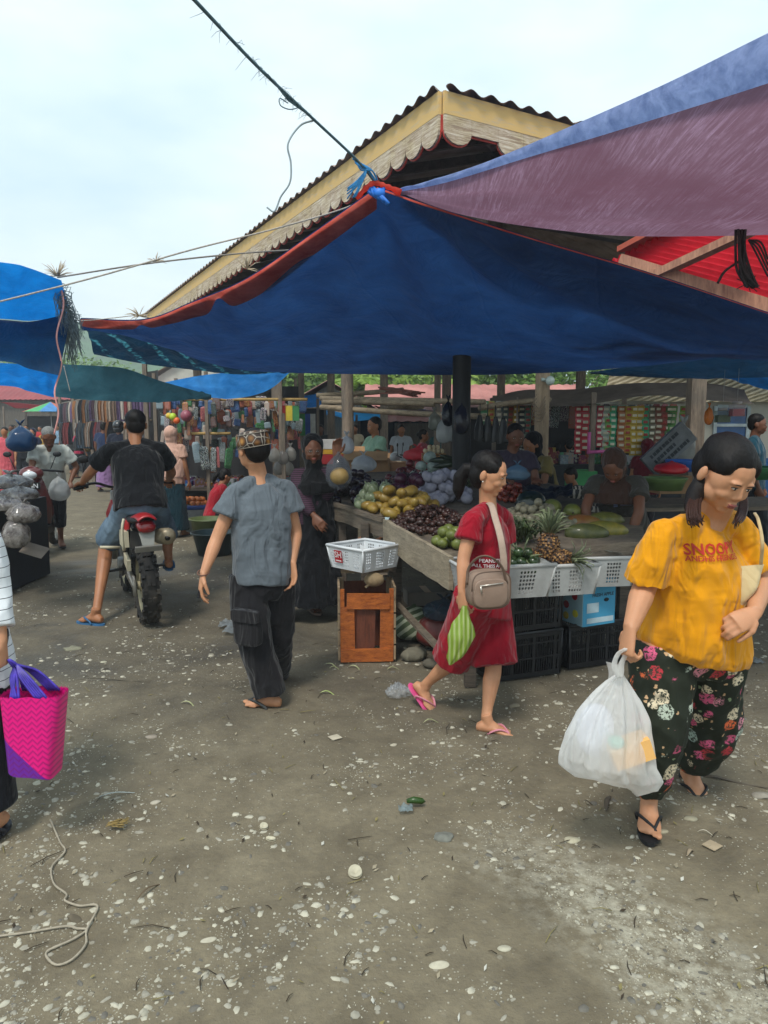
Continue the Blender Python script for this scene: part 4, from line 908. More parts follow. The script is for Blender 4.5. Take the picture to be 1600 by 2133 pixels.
for i,(txt,sz) in enumerate((('PEANUTS',.026),('ALL THISS AND',.0235),('A GOODS OF',.0225),('SOMETHING',.0265),('SO GOOD',.027))):
    puttext(m,txt,sz,onto(sb,1022-(4 if i==4 else 0),1172+i*10.4),V((.95,.28,-.02)),V((0,0,1)),0,.0035,.0006,sb)
m.build('lettering',plain('#d8cfd0',.7),rsh); m=MB(); puttext(m,'FO',.022,onto(sb,1040,1102),V((.95,.3,0)),V((0,0,1)),0,.0035,.0006,sb)
m.build('lettering',plain('#d8cfd0',.7),rsh)
# shoulder bag
hb=E('shoulder_bag','small taupe crossbody bag with zip pocket worn by the girl in red','bag',P(1015,1230,3.52))
tau=mat('taupe_leather','#8b7566',.6,.12,12,90,.002,.5); tdk=mat('taupe_piping','#6e5a4d',.6,.1)
Mb=headM(V((.28,-.95,0)))   # y axis = outward
cB=P(1017,1226,3.52)
def rbox(mb,c,w,h,d,M,mi=0,n=28,bul=.15):
    rg=[]
    for t,sc in ((-1,.93),(-.75,1),(0,1.0),(.75,1),(1,.93)): rg.append((c+M@V((0,t*d/2,0)),M@V((w/2*sc,0,0)),M@V((0,0,h/2*sc))))
    mb.loft(rg,n,mi,True,True,3.6)
m=MB(); rbox(m,cB,.205,.185,.085,Mb); m.build('bag_body',tau,hb)
m=MB(); rbox(m,cB+Mb@V((.008,.048,-.012)),.175,.14,.014,Mb); fp_=m.build('front_pocket',tau,hb)
m=MB(); m.tube([cB+Mb@V((.07,.058,.028)),cB+Mb@V((-.05,.058,.036))],.0035,6); m.tube([cB+Mb@V((.066,.06,.026)),cB+Mb@V((.062,.062,-.004))],.0045,6); m.build('zip',plain('#c9c2b8',.3,metal=.7),fp_)
m=MB(); 
for t in (-1,1): m.tube([cB+Mb@V((math.copysign(abs(math.cos(a))**(1/1.8),math.cos(a))*.101,t*.038,math.copysign(abs(math.sin(a))**(1/1.8),math.sin(a))*.091)) for a in [6.2832*i/40 for i in range(41)]],.0035,5)
m.build('piping',tdk,hb)
m=MB(); 
def strap(pts,w_,mb):
    c=cr_([P(*p) for p in pts],6); 
    mb.tube(c,[w_]*len(c),8,0,.16,ref=V((1,0,0)))
strap([(1050,1190,3.5),(1049,1160,3.5),(1043,1120,3.52),(1032,1080,3.6),(1022,1050,3.74),(1005,1048,3.9)],.017,m); m.build('bag_strap',mat('pale_webbing','#a48f80',.8,.1,40),hb)
m=MB(); m.tube(cr_([P(973,1218,3.5),P(976,1185,3.5),P(995,1162,3.46),P(1020,1160,3.44),P(1045,1180,3.47),P(1056,1215,3.5)],5),.007,8,0,.5); m.build('top_handle',tdk,hb)
# green bag of the girl
gb=E('plastic_bag','lime green striped plastic bag dangling from the hand of the girl in red','plastic bag',P(958,1380,3.55))
kg=NT('lime_plastic'); wv=kg.n('TexWave'); wv.inputs['Scale'].default_value=14; wv.inputs['Distortion'].default_value=1.5; kg.l(kg.co((1,1,.15)),wv.inputs[0]); gc=kg.ramp(wv.outputs['Fac'],[(.2,h2l('#93b043')),(.6,h2l('#a9c25e')),(.95,h2l('#c3d08e'))]); kg.base(gc); kg.b.inputs['Roughness'].default_value=.3
t=kg.n('BsdfTranslucent'); kg.l(gc,t.inputs[0]); q=kg.n('MixShader'); q.inputs[0].default_value=.4; kg.l(kg.b.outputs[0],q.inputs[1]); kg.l(t.outputs[0],q.inputs[2]); kg.l(q.outputs[0],kg.o.inputs[0]); kg.bump(kg.noise(kg.co((3,3,.6)),12,3),.5,.01)
lv2=[(1262,968,.01),(1280,967,.02),(1300,964,.045),(1325,960,.055),(1350,954,.05),(1370,946,.035),(1385,938,.006)]
m=MB()
def g2_(u,v):
    i=min(len(lv2)-2,int(v*(len(lv2)-1))); t=v*(len(lv2)-1)-i; a,b=lv2[i],lv2[i+1]; an=6.2832*u; w_=1+.16*math.sin(an*7+v*2)+.25*noise.noise(V((math.cos(an)*2,math.sin(an)*2,v*5))); return P(lerp(a[1],b[1],t),lerp(a[0],b[0],t),3.52)+V((math.cos(an)*lerp(a[2],b[2],t)*w_,math.sin(an)*lerp(a[2],b[2],t)*.6*w_,0))
m.grid(g2_,36,20); m.build('bag_film',kg.m,gb)
m=MB(); m.ell(P(952,1362,3.52),(.028,.018,.02)); m.build('snack',plain('#c4862c',.5),at=P(952,1362,3.52),label='orange snack at the bottom of the lime green bag',cat='snack')
# ---------- man in grey with the embroidered cap ----------
J={}
J['hipL']=P(512,1212,4.18);J['hipR']=P(578,1212,4.22)
J['shL']=P(487,1012,4.16);J['shR']=P(598,1004,4.30)
J['neck']=P(537,985,4.24);J['head']=P(527,938,4.22)
J['hf']=V((-.62,.75,-.1)).normalized();J['hs']=.225;fixsh(J)
J['elL']=P(452,1122,4.1);J['wrL']=P(424,1196,3.98);J['hdL']=V((-.18,-.15,-1)).normalized();J['pnL']=V((.8,.3,0));J['cuL']=.45;J['tsL']=1
J['elR']=P(616,1108,4.32);J['wrR']=P(609,1174,4.2);J['hdR']=V((-.02,-.1,-1)).normalized();J['pnR']=V((-.5,-.8,0));J['cuR']=.45;J['tsR']=1
J['knL']=P(532,1345,4.12);J['anL']=P(566,1446,4.1)
J['knR']=P(580,1345,4.35);J['anR']=P(580,1408,4.62)
J['ftL']=V((-1,.12,0));J['ftR']=V((-.9,.5,-.35));J['fuR']=V((-.3,0,1))
e=E('person','man seen from behind in a grey t-shirt, black cargo trousers and embroidered cap','person',G(550,1470))
body_mesh(e,J,'lt',1.0,.0045,False)
shirt(e,J,cloth('#5e666d','grey_shirt',1.1),1.0,.0065,.52,1.08,hem=-.01,amp=.008,seed=8,sr=.082,rings=[(-.01,.158,.14),(.1,.168,.145),(.35,.165,.138),(.6,.17,.135),(.8,.168,.125),(.93,.155,.098),(1.0,.11,.075),(1.06,.062,.058)])
bk=cloth('#201f22','black_cargo',1)
def ext(m):
    limb(m,[J['hipL']+V((0,0,.05)),J['hipL'].lerp(J['knL'],.5),J['knL'],J['knL'].lerp(J['anL'],.5),J['anL']+V((-.01,0,.0))],[.1,.108,.1,.098,.092])
    limb(m,[J['hipR']+V((0,0,.05)),J['hipR'].lerp(J['knR'],.5),J['knR'],J['anR']+V((0,0,.0))],[.1,.1,.09,.07])
tr_=trousers(e,J,bk,1.0,.0075,1.5,.95,1.0,extra=ext,amp=.009,seed=11,top=.1)
m=MB(); Mc=headM(V((-.45,-.9,0)));  c=P(515,1312,3.99); m.loft([(c+Mc@V((0,-.03,0)),Mc@V((.085,0,0)),Mc@V((0,0,.09))),(c+Mc@V((0,.014,0)),Mc@V((.085,0,0)),Mc@V((0,0,.09))),(c+Mc@V((0,.02,0)),Mc@V((.07,0,0)),Mc@V((0,0,.075)))],24,0,True,False,5)
m.loft([(c+Mc@V((0,.0,.085)),Mc@V((.092,0,0)),Mc@V((0,0,.035))),(c+Mc@V((0,.03,.08)),Mc@V((.09,0,0)),Mc@V((0,0,.033)))],20,0,True,False,6); m.build('cargo_pocket',bk,tr_)
for sd in 'LR':
    o,d,up,r=J['_f'+sd]; flipflop(e,o,d,up,r,1 if sd=='R' else -1,plain('#3a3c3c',.7),1.05)
hair(e,J,'short',vox=.006)
Mh=headM(J['hf'],V((-.05,-.15,1)).normalized()); hc=J['head']+V((0,0,.012))
kc=NT('embroidered_cap_cloth'); cv=kc.co(); vo=kc.n('TexVoronoi'); vo.inputs['Scale'].default_value=19; vo.feature='DISTANCE_TO_EDGE'; kc.l(cv,vo.inputs['Vector']); vz=kc.n('TexVoronoi'); vz.inputs['Scale'].default_value=19; kc.l(cv,vz.inputs['Vector'])
cc=kc.ramp(vz.outputs['Distance'],[(.15,h2l('#a9793a')),(.35,h2l('#6e4719')),(.55,h2l('#2c1c12'))]); cc=kc.mix(kc.ramp(vo.outputs['Distance'],[(.03,(1,1,1)),(.05,(0,0,0))]),cc,h2l('#8f867a')); kc.base(cc); kc.b.inputs['Roughness'].default_value=.5; kc.bump(vz.outputs['Distance'],.6,.006)
m=MB(); m.loft([(hc+Mh@V((0,-.018,.005)),Mh@V((.093,0,0)),Mh@V((0,.106,0))),(hc+Mh@V((0,-.018,.03)),Mh@V((.096,0,0)),Mh@V((0,.108,0))),(hc+Mh@V((0,-.016,.078)),Mh@V((.089,0,0)),Mh@V((0,.1,0))),(hc+Mh@V((0,-.014,.092)),Mh@V((.08,0,0)),Mh@V((0,.09,0))),(hc+Mh@V((0,-.014,.098)),Mh@V((.05,0,0)),Mh@V((0,.06,0)))],32)
cp_=m.build('cap',kc.m,e)
m=MB()
for z,a_,b_ in ((.008,.096,.109),(.082,.089,.1)): m.tube([hc+Mh@V((math.cos(t)*a_,-.017+math.sin(t)*b_,z)) for t in [6.2832*i/40 for i in range(41)]],.002,5)
m.build('cap_trim',plain('#8f877a',.5),cp_)
m=MB(); 
for i in range(1): m.tube([J['wrL']+V((math.cos(t)*.032,math.sin(t)*.028,.01+.012*math.sin(t))) for t in [6.2832*i/24 for i in range(25)]],.004,6)
m.build('bracelet',plain('#6b4a3a',.5),e)
m=MB(); m.box(P(420,1222,3.99),(.012,.06,.12),Matrix.Rotation(.25,3,'Y')); m.build('mobile_phone',plain('#2b2d31',.25),at=P(420,1222,3.99),label='thin dark phone held in the left hand of the man in grey',cat='phone')
# ---------- woman in black lifting the bag with a fruit ----------
J=pose(at_px(645,900,6.1)[0],6.1,18,1.56,stride=.06,turn=-5,nod=.12,arms=('down','down'))
J['shL']=P(690,985,6.05);J['shR']=P(620,990,6.1);J['neck']=P(655,975,6.08);J['head']=P(652,938,6.02);J['hf']=V((.2,-.95,-.18)).normalized()
J['elR']=P(632,1045,5.98);J['wrR']=P(655,1075,5.9);J['elL']=P(716,985,5.9);J['wrL']=P(700,948,5.72);J['hdL']=V((.12,-.05,1));J['pnL']=V((.2,-1,0));J['cuL']=.6;J['pnR']=V((0,1,0));J['glasses']=True
J['anR']=P(603,1262,6.05);J['ftR']=V((-.1,-1,0)); J['anL']=P(650,1250,6.3)
e=E('person','woman in a black headscarf, striped top and long black pinafore lifting a clear bag','person',G(640,1280))
body_mesh(e,J,'dk',1.0,.006,True)
def stripes(name,c1,c2,sc,th=.5,axis='Z',soft=.04,rot=(0,0,0)):
    k=NT(name); sx=k.n('SeparateXYZ'); k.l(k.co(rot=rot),sx.inputs[0]); v=k.math('FRACT',k.math('MULTIPLY',sx.outputs[axis],sc)); k.base(k.mix(k.ramp(v,[(th,(0,0,0)),(th+soft,(1,1,1))]),h2l(c1),h2l(c2))); k.b.inputs['Roughness'].default_value=.85; k.bump(k.noise(k.co((1.5,1.5,.5)),7,3,.5,1),.5,.02); return k.m
shirt(e,J,stripes('plum_striped_knit','#24101d','#5b3a52',62,.75),1.0,.01,1.85,1.05,hem=-.05,seed=2,cuff=.034)
m=MB(); mh,ms=frame(J); sx=V((1,0.1,0)).normalized(); fy=V((-.1,1,0))
m.loft([(mh+V((.02,-.02,.30)),sx*.14,fy*.135),(mh+V((.02,0,.1)),sx*.175,fy*.15),(mh-V((0,0,.2)),sx*.21,fy*.18),(mh-V((-.02,0,.5)),sx*.26,fy*.23),(V((mh.x+.0,mh.y,.13)),sx*.32,fy*.27)],36)
o=m.build('pinafore_dress',cloth('#0f1116'),e); remesh(o,.012,3,foldfn(.02,8,5,.12))
hijab(e,J,cloth('#0c0d11'),1.0,.009,.16,.85)
o,d,up,r=J['_fR']; flipflop(e,o,d,up,r,1,plain('#8a7568',.6),1.0)
o,d,up,r=J['_fL']; flipflop(e,o,d,up,r,-1,plain('#8a7568',.6),1.0)
def clearmat(name,c='#cfd6d8',a=.35,tr_=.4,rough=.2):
    key='clr'+name
    if key not in MC: MC[key]=mat(name,c,rough,.1,8,14,.01,.8,trl=tr_,alpha=a,coat=.3)
    return MC[key]
def bagshape(mb,top,w,h,d,seed=0,n=24,sq=.0,knot=True,mi=0):
    rg=random.Random(seed); prof=[(0,.06),(.08,.14),(.16,.45),(.3,.78),(.55,1),(.8,.97),(.94,.7),(1,.2)]
    def f(u,v):
        i=min(6,int(v*7)); t=v*7-i; z=lerp(prof[i][0],prof[i+1][0],t); r=lerp(prof[i][1],prof[i+1][1],t); a=6.2832*u
        w_=1+.13*math.sin(a*5+seed)*(1-z)+.16*noise.noise(V((math.cos(a)*2+seed,math.sin(a)*2,z*4)))+.07*noise.noise(V((math.cos(a)*6+seed,math.sin(a)*6,z*12)))
        return V(top)+V((math.cos(a)*w/2*r*w_,math.sin(a)*d/2*r*w_,-z*h))
    mb.grid(f,n,16,mi)
    if knot:
        for sx in(-1,1): mb.tube([V(top)+V((0,0,-.01)),V(top)+V((sx*w*.08,0,h*.1)),V(top)+V((sx*w*.17,.01,h*.18))],[w*.05,w*.08,w*.02],6,mi,.4)
cb=E('plastic_bag','clear plastic bag with one round yellow pomelo held up by the woman in black','plastic bag',P(710,1000,5.62))
m=MB(); bagshape(m,P(705,940,5.66),.2,.29,.16,3,knot=False); m.build('bag_film',clearmat('clear_bag','#6f767e',.4),cb)
m=MB(); m.ell(P(707,992,5.62),(.072,.07,.068),None,18,12); m.build('pomelo',mat('pomelo_skin','#866e40',.6,.25,10,60,.003),at=P(707,992,5.62),label='round yellow pomelo inside the clear bag held by the woman in black',cat='pomelo')
# ---------- left woman in the striped blouse (cut by the frame) ----------
J=pose(-1.66,2.78,195,1.5,stride=.05,arms=('down','down'))
J['shL']=V((-1.83,2.86,1.24));J['shR']=V((-1.47,2.76,1.22)); J['neck']=V((-1.66,2.82,1.31)); J['head']=V((-1.7,2.84,1.43))
J['elR']=V((-1.42,2.72,.98));J['wrR']=V((-1.395,2.66,.80)); J['hdR']=V((.03,-.1,-1)); J['pnR']=V((-1,0,0)); J['cuR']=1.1
J['hipR']=V((-1.52,2.78,.78));J['knR']=V((-1.5,2.76,.42));J['anR']=V((-1.475,2.76,.085));J['ftR']=V((-.15,-1,0)); J['knL']=V((-1.75,2.8,.42));J['anL']=V((-1.78,2.84,.085));J['hipL']=V((-1.7,2.8,.78))
for q_ in ('shL','shR','neck','head','elR','wrR','hipR','knR','anR','knL','anL','hipL','elL','wrL'): J[q_]=J[q_]+V((-.05 if q_[:2] not in('an','kn') else -.055,0,0))
J['wrR'].x+=.03
e=E('person','woman in a white striped blouse at the left edge holding the woven bag','person',(-1.62,2.78,0))
body_mesh(e,J,'lt',.97,.0065,True)
shirt(e,J,stripes('white_striped_blouse','#d9dde0','#2b2d33',27,.91),1.0,.008,1.72,1.1,hem=-.38,amp=.007,seed=1,cuff=.058,sr=.078,rings=[(-.42,.2,.17),(-.1,.195,.165),(.3,.17,.14),(.6,.17,.14),(.85,.165,.12),(1.0,.11,.08),(1.08,.06,.055)])
trousers(e,J,cloth('#14161d','black_trousers'),1.0,.009,1.92,1.1,1.05,seed=7,ra=.08)
for sd in 'LR':
    o,d,up,r=J['_f'+sd]; flipflop(e,o,d,up,r,1 if sd=='R' else -1,plain('#2a2c33',.6),1.0)
hijab(e,J,cloth('#b9b4ac'),1.0,.012,.2,.8)
# woven bag
wv=E('woven_bag','bright pink and purple woven plastic shopping bag held by the woman in stripes','bag',P(80,1605,2.7))
kw=NT('woven_strips'); g=kw.co((1,1,1)); sx=kw.n('SeparateXYZ'); kw.l(g,sx.inputs[0])
zz=kw.math('MULTIPLY',sx.outputs['Z'],46); zg=kw.math('ABSOLUTE',kw.math('SUBTRACT',kw.math('FRACT',kw.math('MULTIPLY',sx.outputs['X'],28)),.5)); hh=kw.math('FRACT',kw.math('ADD',zz,kw.math('MULTIPLY',zg,1.6)))
diag=kw.math('GREATER_THAN',kw.math('ADD',sx.outputs['X'],sx.outputs['Z']),.06)
colr=kw.mix(diag,h2l('#6a2aa0'),h2l('#f01a86')); colr=kw.mix(kw.ramp(hh,[(.0,(.75,)*3),(.3,(.1,)*3),(.6,(0,0,0)),(1,(.4,)*3)]),colr,h2l('#7a0f5a')); kw.base(colr); kw.b.inputs['Roughness'].default_value=.35; kw.bump(hh,.6,.004)
m=MB()
B0=P(22,1608,2.7); wb_=P(108,1608,2.7).x-B0.x; wt_=.25; H=.30
def wg(u,v):
    # rounded rectangle, wider at the top
    a=6.2832*u; ca,sa=math.cos(a),math.sin(a); w2=lerp(.082,.116,v)+.0; dd=lerp(.075,.06,v); x=math.copysign(abs(ca)**.35,ca)*w2; y=math.copysign(abs(sa)**.5,sa)*dd
    zt=v*H+(.008*(abs((u*40)%1-.5)*2) if v>.99 else 0); return V((-1.335+x+.012*v,2.7+y,.292+zt-.02*ca*(1-v)))
m.grid(wg,80,26); m.add([wg(i/40,0) for i in range(40)],[tuple(range(39,-1,-1))]); m.build('bag_body',kw.m,wv,at=None)
m=MB(); rg=random.Random(2); ks=mat('purple_strips','#4a3aa8',.4,.4,30)
for y in (-.05,.05):
    for k_ in range(5):
        m.tube(cr_([V((-1.39+k_*.008,2.7+y,.585)),V((-1.39+k_*.004+rg.uniform(-.01,.01),2.69+y*.5,.66)),V((-1.385,2.68,.70)),V((-1.392,2.66,.735)),V((-1.375,2.68,.71)),V((-1.35+k_*.008,2.69+y*.7,.67)),V((-1.29+k_*.01,2.7+y,.585))],5),.0055,5)
m.build('bag_handle',ks,wv)
# ================= fruit stall =================
def T(px,py,dz=0):
    d=P(px,py,1)-V((0,0,CAMH)); # z=CAMH+d.z*Y ; table z=.45+.08Y
    Y=(CAMH-.45-dz)/(.08-d.z); return V((d.x*Y,Y,CAMH+d.z*Y))
tw=wood('weathered_table_wood','#3d362f','#786c5d',(.6,.6,4),weather=.3); twd=wood('dark_table_wood','#2d2823','#5c5248',(.6,.6,4))
ft=E('fruit_table','long weathered plank table sloping up under the heaps of fruit','table',T(945,1172).xy.to_3d())
cor=[T(945,1172),T(806,1090),T(690,1050),T(700,985),T(1000,975),T(1330,1045),T(1345,1128)]
m=MB(); n=len(cor); m.add([c+V((0,0,-.004)) for c in cor]+[c+V((0,0,-.03)) for c in cor],[tuple(range(n)),tuple(range(2*n-1,n-1,-1))]+[(i,i+n,(i+1)%n+n,(i+1)%n) for i in range(n)]); m.build('table_top',tw,ft)
def plankside(a,b,h,par,nm,mt,dz=.012,th=.028,out=0):
    m=MB(); a=V(a);b=V(b); d=(b-a).normalized(); nn=V((d.y,-d.x,0)).normalized(); k=14; vs=[]
    for i in range(k+1):
        p=a.lerp(b,i/k)+V((0,0,dz+.006*noise.noise(V((i*.6,a.x,0)))))-nn*out; q=p-V((0,0,h*(1+.06*noise.noise(V((i*.4,3,a.y))))))
        vs+=[p,p+nn*th,q+nn*th,q]
    fs=[(i*4+j,i*4+(j+1)%4,i*4+4+(j+1)%4,i*4+4+j) for i in range(k) for j in range(4)]+[(3,2,1,0),(k*4,k*4+1,k*4+2,k*4+3)]
    m.add(vs,fs); return m.build(nm,mt,par)
plankside(cor[1]+V((.0,-.02,0)),cor[0],.20,ft,'side_board',wood('pale_ply_board','#6e6352','#a39680',(.7,.7,3),weather=.2),.035,.03)
plankside(cor[2],cor[1]+V((0,.03,0)),.13,ft,'side_board',tw,.02,.03)
plankside(cor[2]+V((-.01,0,.035)),cor[1]+V((-.01,.03,.035)),.03,ft,'edge_rail',tw,.0,.045,.01)
plankside(cor[0]+V((.03,0,0)),cor[6],.10,ft,'front_board',tw,.012,.03)
for c,w_ in ((cor[0]+V((.12,.12,0)),.07),(cor[1]+V((.08,.02,0)),.06),(cor[2]+V((.1,-.1,0)),.06),(cor[6]+V((-.1,.1,0)),.07),(cor[4]+V((0,-.1,0)),.07),(cor[5]+V((-.1,0,0)),.07),(T(760,1080),.06)):
    m=MB(); m.beam((c.x,c.y,0),(c.x,c.y,c.z-.035),w_,w_); m.build('leg',twd,ft)
m=MB(); m.beam(P(762,1100,6.0),P(800,1200,5.6),.06,.025); m.beam(P(800,1120,5.9),P(818,1200,5.8),.05,.05); m.build('brace',tw,ft)
m=MB(); c=T(808,1090); rg=random.Random(1)
for k in range(6): m.tube(cr_([c+V((rg.uniform(-.02,.02),-.04,.05)),c+V((rg.uniform(-.02,.02),-.05,-.02)),c+V((rg.uniform(-.03,.03),-.04,-.1)),c+V((rg.uniform(-.02,.02),-.03,-.3))],3),.004,4)
m.build('tie_string',plain('#9fb4ba',.6),ft)
GM={}
def gloss(c,rough=.35,c2=None,**kw):
    k_=('g',c,rough,c2)
    if k_ not in MC: MC[k_]=mat('fruit_skin',c,rough,.3,14,0,c2=c2,coat=.15,**kw)
    return MC[k_]
def fruit(kind,r,c,c2=None,rough=.35,asp=(1,1,.92)):
    m=MB(); m.ell((0,0,0),(r*asp[0],r*asp[1],r*asp[2]),None,14,10)
    return m,gloss(c,rough,c2)
def heap(name,m,mt,label,group,cat,c,rx,ry,r,n,layers=3,rot=0,sx=1.0,jit=.25,z0=None,slope=.08,rz=None,seed=0):
    rg=random.Random(seed+int(c[0]*100)); pts=[]
    for L_ in range(layers):
        k=1-.28*L_; z=r*(.9+1.45*L_); st=2*r*sx
        ny=int(ry*k/(st*.87))+1; nx_=int(rx*k/st)+1
        for j in range(-ny,ny+1):
            for i in range(-nx_,nx_+1):
                x=(i+.5*(j%2)+.5*(L_%2))*st; y=j*st*.87
                if (x/(rx*k+1e-6))**2+(y/(ry*k+1e-6))**2<1: pts.append((x,y,z))
    rg.shuffle(pts); pts=sorted(pts[:n],key=lambda p:0); R_=rot2(rot); first=None; out=[]
    for x,y,z in pts:
        X,Y_=R_(x+rg.uniform(-jit,jit)*r,y+rg.uniform(-jit,jit)*r); q=V((c[0]+X,c[1]+Y_,(c[2] if z0 is None else z0)+slope*Y_+z))
        ro=(rg.uniform(-.6,.6),rg.uniform(-.6,.6),rg.uniform(0,6.28)) if rz is None else (rg.uniform(-.3,.3),rg.uniform(-.3,.3),rz+rg.uniform(-.5,.5))
        if first is None:
            first=m.build(name,mt,at=(0,0,0),label=label,cat=cat,group=group); first.location=q; first.rotation_euler=ro; out.append(first)
        else: out.append(dup(first,q,rot=ro,scale=rg.uniform(.88,1.1)))
    return out
m,mt=fruit('m',.036,'#1d1013','#33202a',.25); heap('mangosteen',m,mt,'dark purple mangosteen in the heap at the left end of the fruit table','heap of dark mangosteens','mangosteen',T(742,1030),.36,.62,.036,150,4,.25)
m=MB(); m.ell((0,0,0),(.04,.04,.05),None,12,10); m.tube([(0,0,.04),(0,0,.065)],.006,5); heap('pear',m,gloss('#5d6a4a',.18,'#8f9a7a'),'wrapped pale green pear beside the mangoes at the table edge','wrapped green pears','pear',T(788,1055),.2,.26,.04,30,3)
m=MB(); m.ell((0,0,0),(.066,.043,.04),None,16,10); m.ell((.042,.008,.0),(.03,.031,.029),None,12,8); heap('mango',m,gloss('#8a6a26',.5,'#9c8238'),'yellow mango in the heap on the fruit table','heap of yellow mangoes','mango',T(836,1064),.28,.38,.044,54,3)
m,mt=fruit('d',.06,'#3c1024','#5c1d3a',.45); heap('dragon_fruit',m,mt,'dark crimson round fruit behind the mangoes','crimson fruits behind the mangoes','dragon fruit',T(850,1028),.32,.2,.055,12,2)
m=MB(); m.ell((0,0,0),(.052,.048,.045),None,16,12); m.ell((.02,.01,.025),(.036,.036,.036),None,10,8); heap('wrapped_pear',m,mat('white_foam_net','#8e8c98',.8,.15,30,120,.003,.6),'pear wrapped in a white foam net on the fruit table','pears in white foam nets','pear',T(920,1042),.3,.36,.052,34,3)
m=MB(); m.ell((0,0,0),(.03,.022,.022),None,10,8); m.tube([(.02,0,0),(.045,0,.0)],[.016,.002],8); heap('snake_fruit',m,gloss('#26140d',.5,'#45261a'),'small brown snake fruit heaped at the corner of the table','heap of brown snake fruit','snake fruit',T(902,1092),.30,.40,.026,190,4)
m,mt=fruit('g',.04,'#545e24','#737c38',.5); heap('netted_fruit',m,mt,'yellow green fruit in the small pile at the table corner','yellow green fruits at the corner','guava',T(935,1138),.10,.12,.04,9,2)
m,mt=fruit('a',.045,'#4a1218','#6e2028',.3); heap('apple',m,mt,'dark red apple on the raised pile at the back of the table','red apples at the back','apple',P(852,985,7.6),.2,.22,.05,26,4,z0=1.02)
m,mt=fruit('a',.065,'#8a9a90','#aebbb0',.3); heap('melon',m,mt,'small pale grey green melon behind the grapes','pale melons at the back','melon',P(892,985,7.5),.16,.15,.065,10,3,z0=1.03)
m=MB(); m.ell((0,0,0),(.15,.03,.03),None,12,8); heap('cucumber',m,gloss('#1d2a1c',.4,'#33422c'),'long dark green cucumber in the stack at the back','stack of dark cucumbers','cucumber',P(935,985,7.3),.16,.22,.032,34,6,z0=1.0,rz=0,sx=1.3)
# grapes as bunches
def bunch(c,c2,label,group,cen,n,seed):
    rg=random.Random(seed); m=MB()
    for k in range(60): m.ell((rg.gauss(0,.035),rg.gauss(0,.03),rg.gauss(0,.018)),.0105,None,7,5)
    heap('grape_bunch',m,gloss(c,.3,c2),label,group,'grapes',cen,.3,.16,.05,n,2,seed=seed,jit=.5)
bunch('#20101f','#3a2036','bunch of dark purple grapes near the back of the table','dark grape bunches',P(862,1020,7.1),14,4)
bunch('#2f3a22','#53603a','bunch of small green grapes near the back of the table','green grape bunches',P(922,1024,7.0),12,5)
m,mt=fruit('t',.028,'#6a1c12','#8f3a22',.3); heap('tomato',m,mt,'small red tomato behind the dark watermelon','heap of small tomatoes','tomato',T(1068,1040),.17,.22,.03,46,3)
m,mt=fruit('l',.03,'#6f6957','#8f8870',.6,(1,1,1)); heap('langsat',m,mt,'small round pale fruit heaped in front of the watermelon','heap of small pale round fruit','langsat',T(1112,1092),.29,.30,.031,120,4)
def single(nm,m,mt,loc,label,cat,rot=(0,0,0),sub=None):
    o=m.build(nm,mt,at=(0,0,0),label=label,cat=cat); o.location=loc; o.rotation_euler=rot; return o
m=MB(); m.ell((0,0,0),(.125,.125,.118),None,28,18); single('watermelon',m,gloss('#101a14',.25,'#1c2b1e'),P(1106,1052,5.75),'large round dark green watermelon in the middle of the table','watermelon')
for i,(px,py,Y,r,l) in enumerate(((1150,1058,5.7,.075,'greenish yellow pomelo close beside the dark watermelon'),(1192,1066,5.6,.068,'smaller green pomelo with a brown spot nearest the papayas'))):
    m=MB(); m.ell((0,0,0),(r,r,r*.93),None,24,16); m.ell((-.01,-r*.985,.0),(.008,.004,.008),None,8,6,1); single('pomelo',m,[gloss('#5e6a2c',.45,'#7f8038'),plain('#3a2a18')],P(px,py,Y),l,'pomelo')
for i,(px,py,Y,rz,l,c,c2) in enumerate(((1213,1092,5.35,.1,'orange ripe papaya lying lengthwise behind','#94502a','#8a6a30'),(1262,1086,5.45,.25,'green papaya with yellow tip at the back of the papayas','#4c5626','#75702f'),(1262,1106,5.1,-.1,'yellow green papaya at the front right of the papayas','#5c6428','#8f7f2e'),(1222,1112,5.0,.0,'dark green papaya lying at the table edge','#39421f','#57592a'))):
    m=MB(); m.lathe([(.0,-.15),(.03,-.145),(.062,-.1),(.075,-.03),(.068,.05),(.045,.115),(.018,.15),(0,.155)],n=18,M=Matrix.Rotation(R(90),3,'Y')); single('papaya',m,gloss(c,.5,c2),P(px,py,Y),l,'papaya',(0,0,rz))
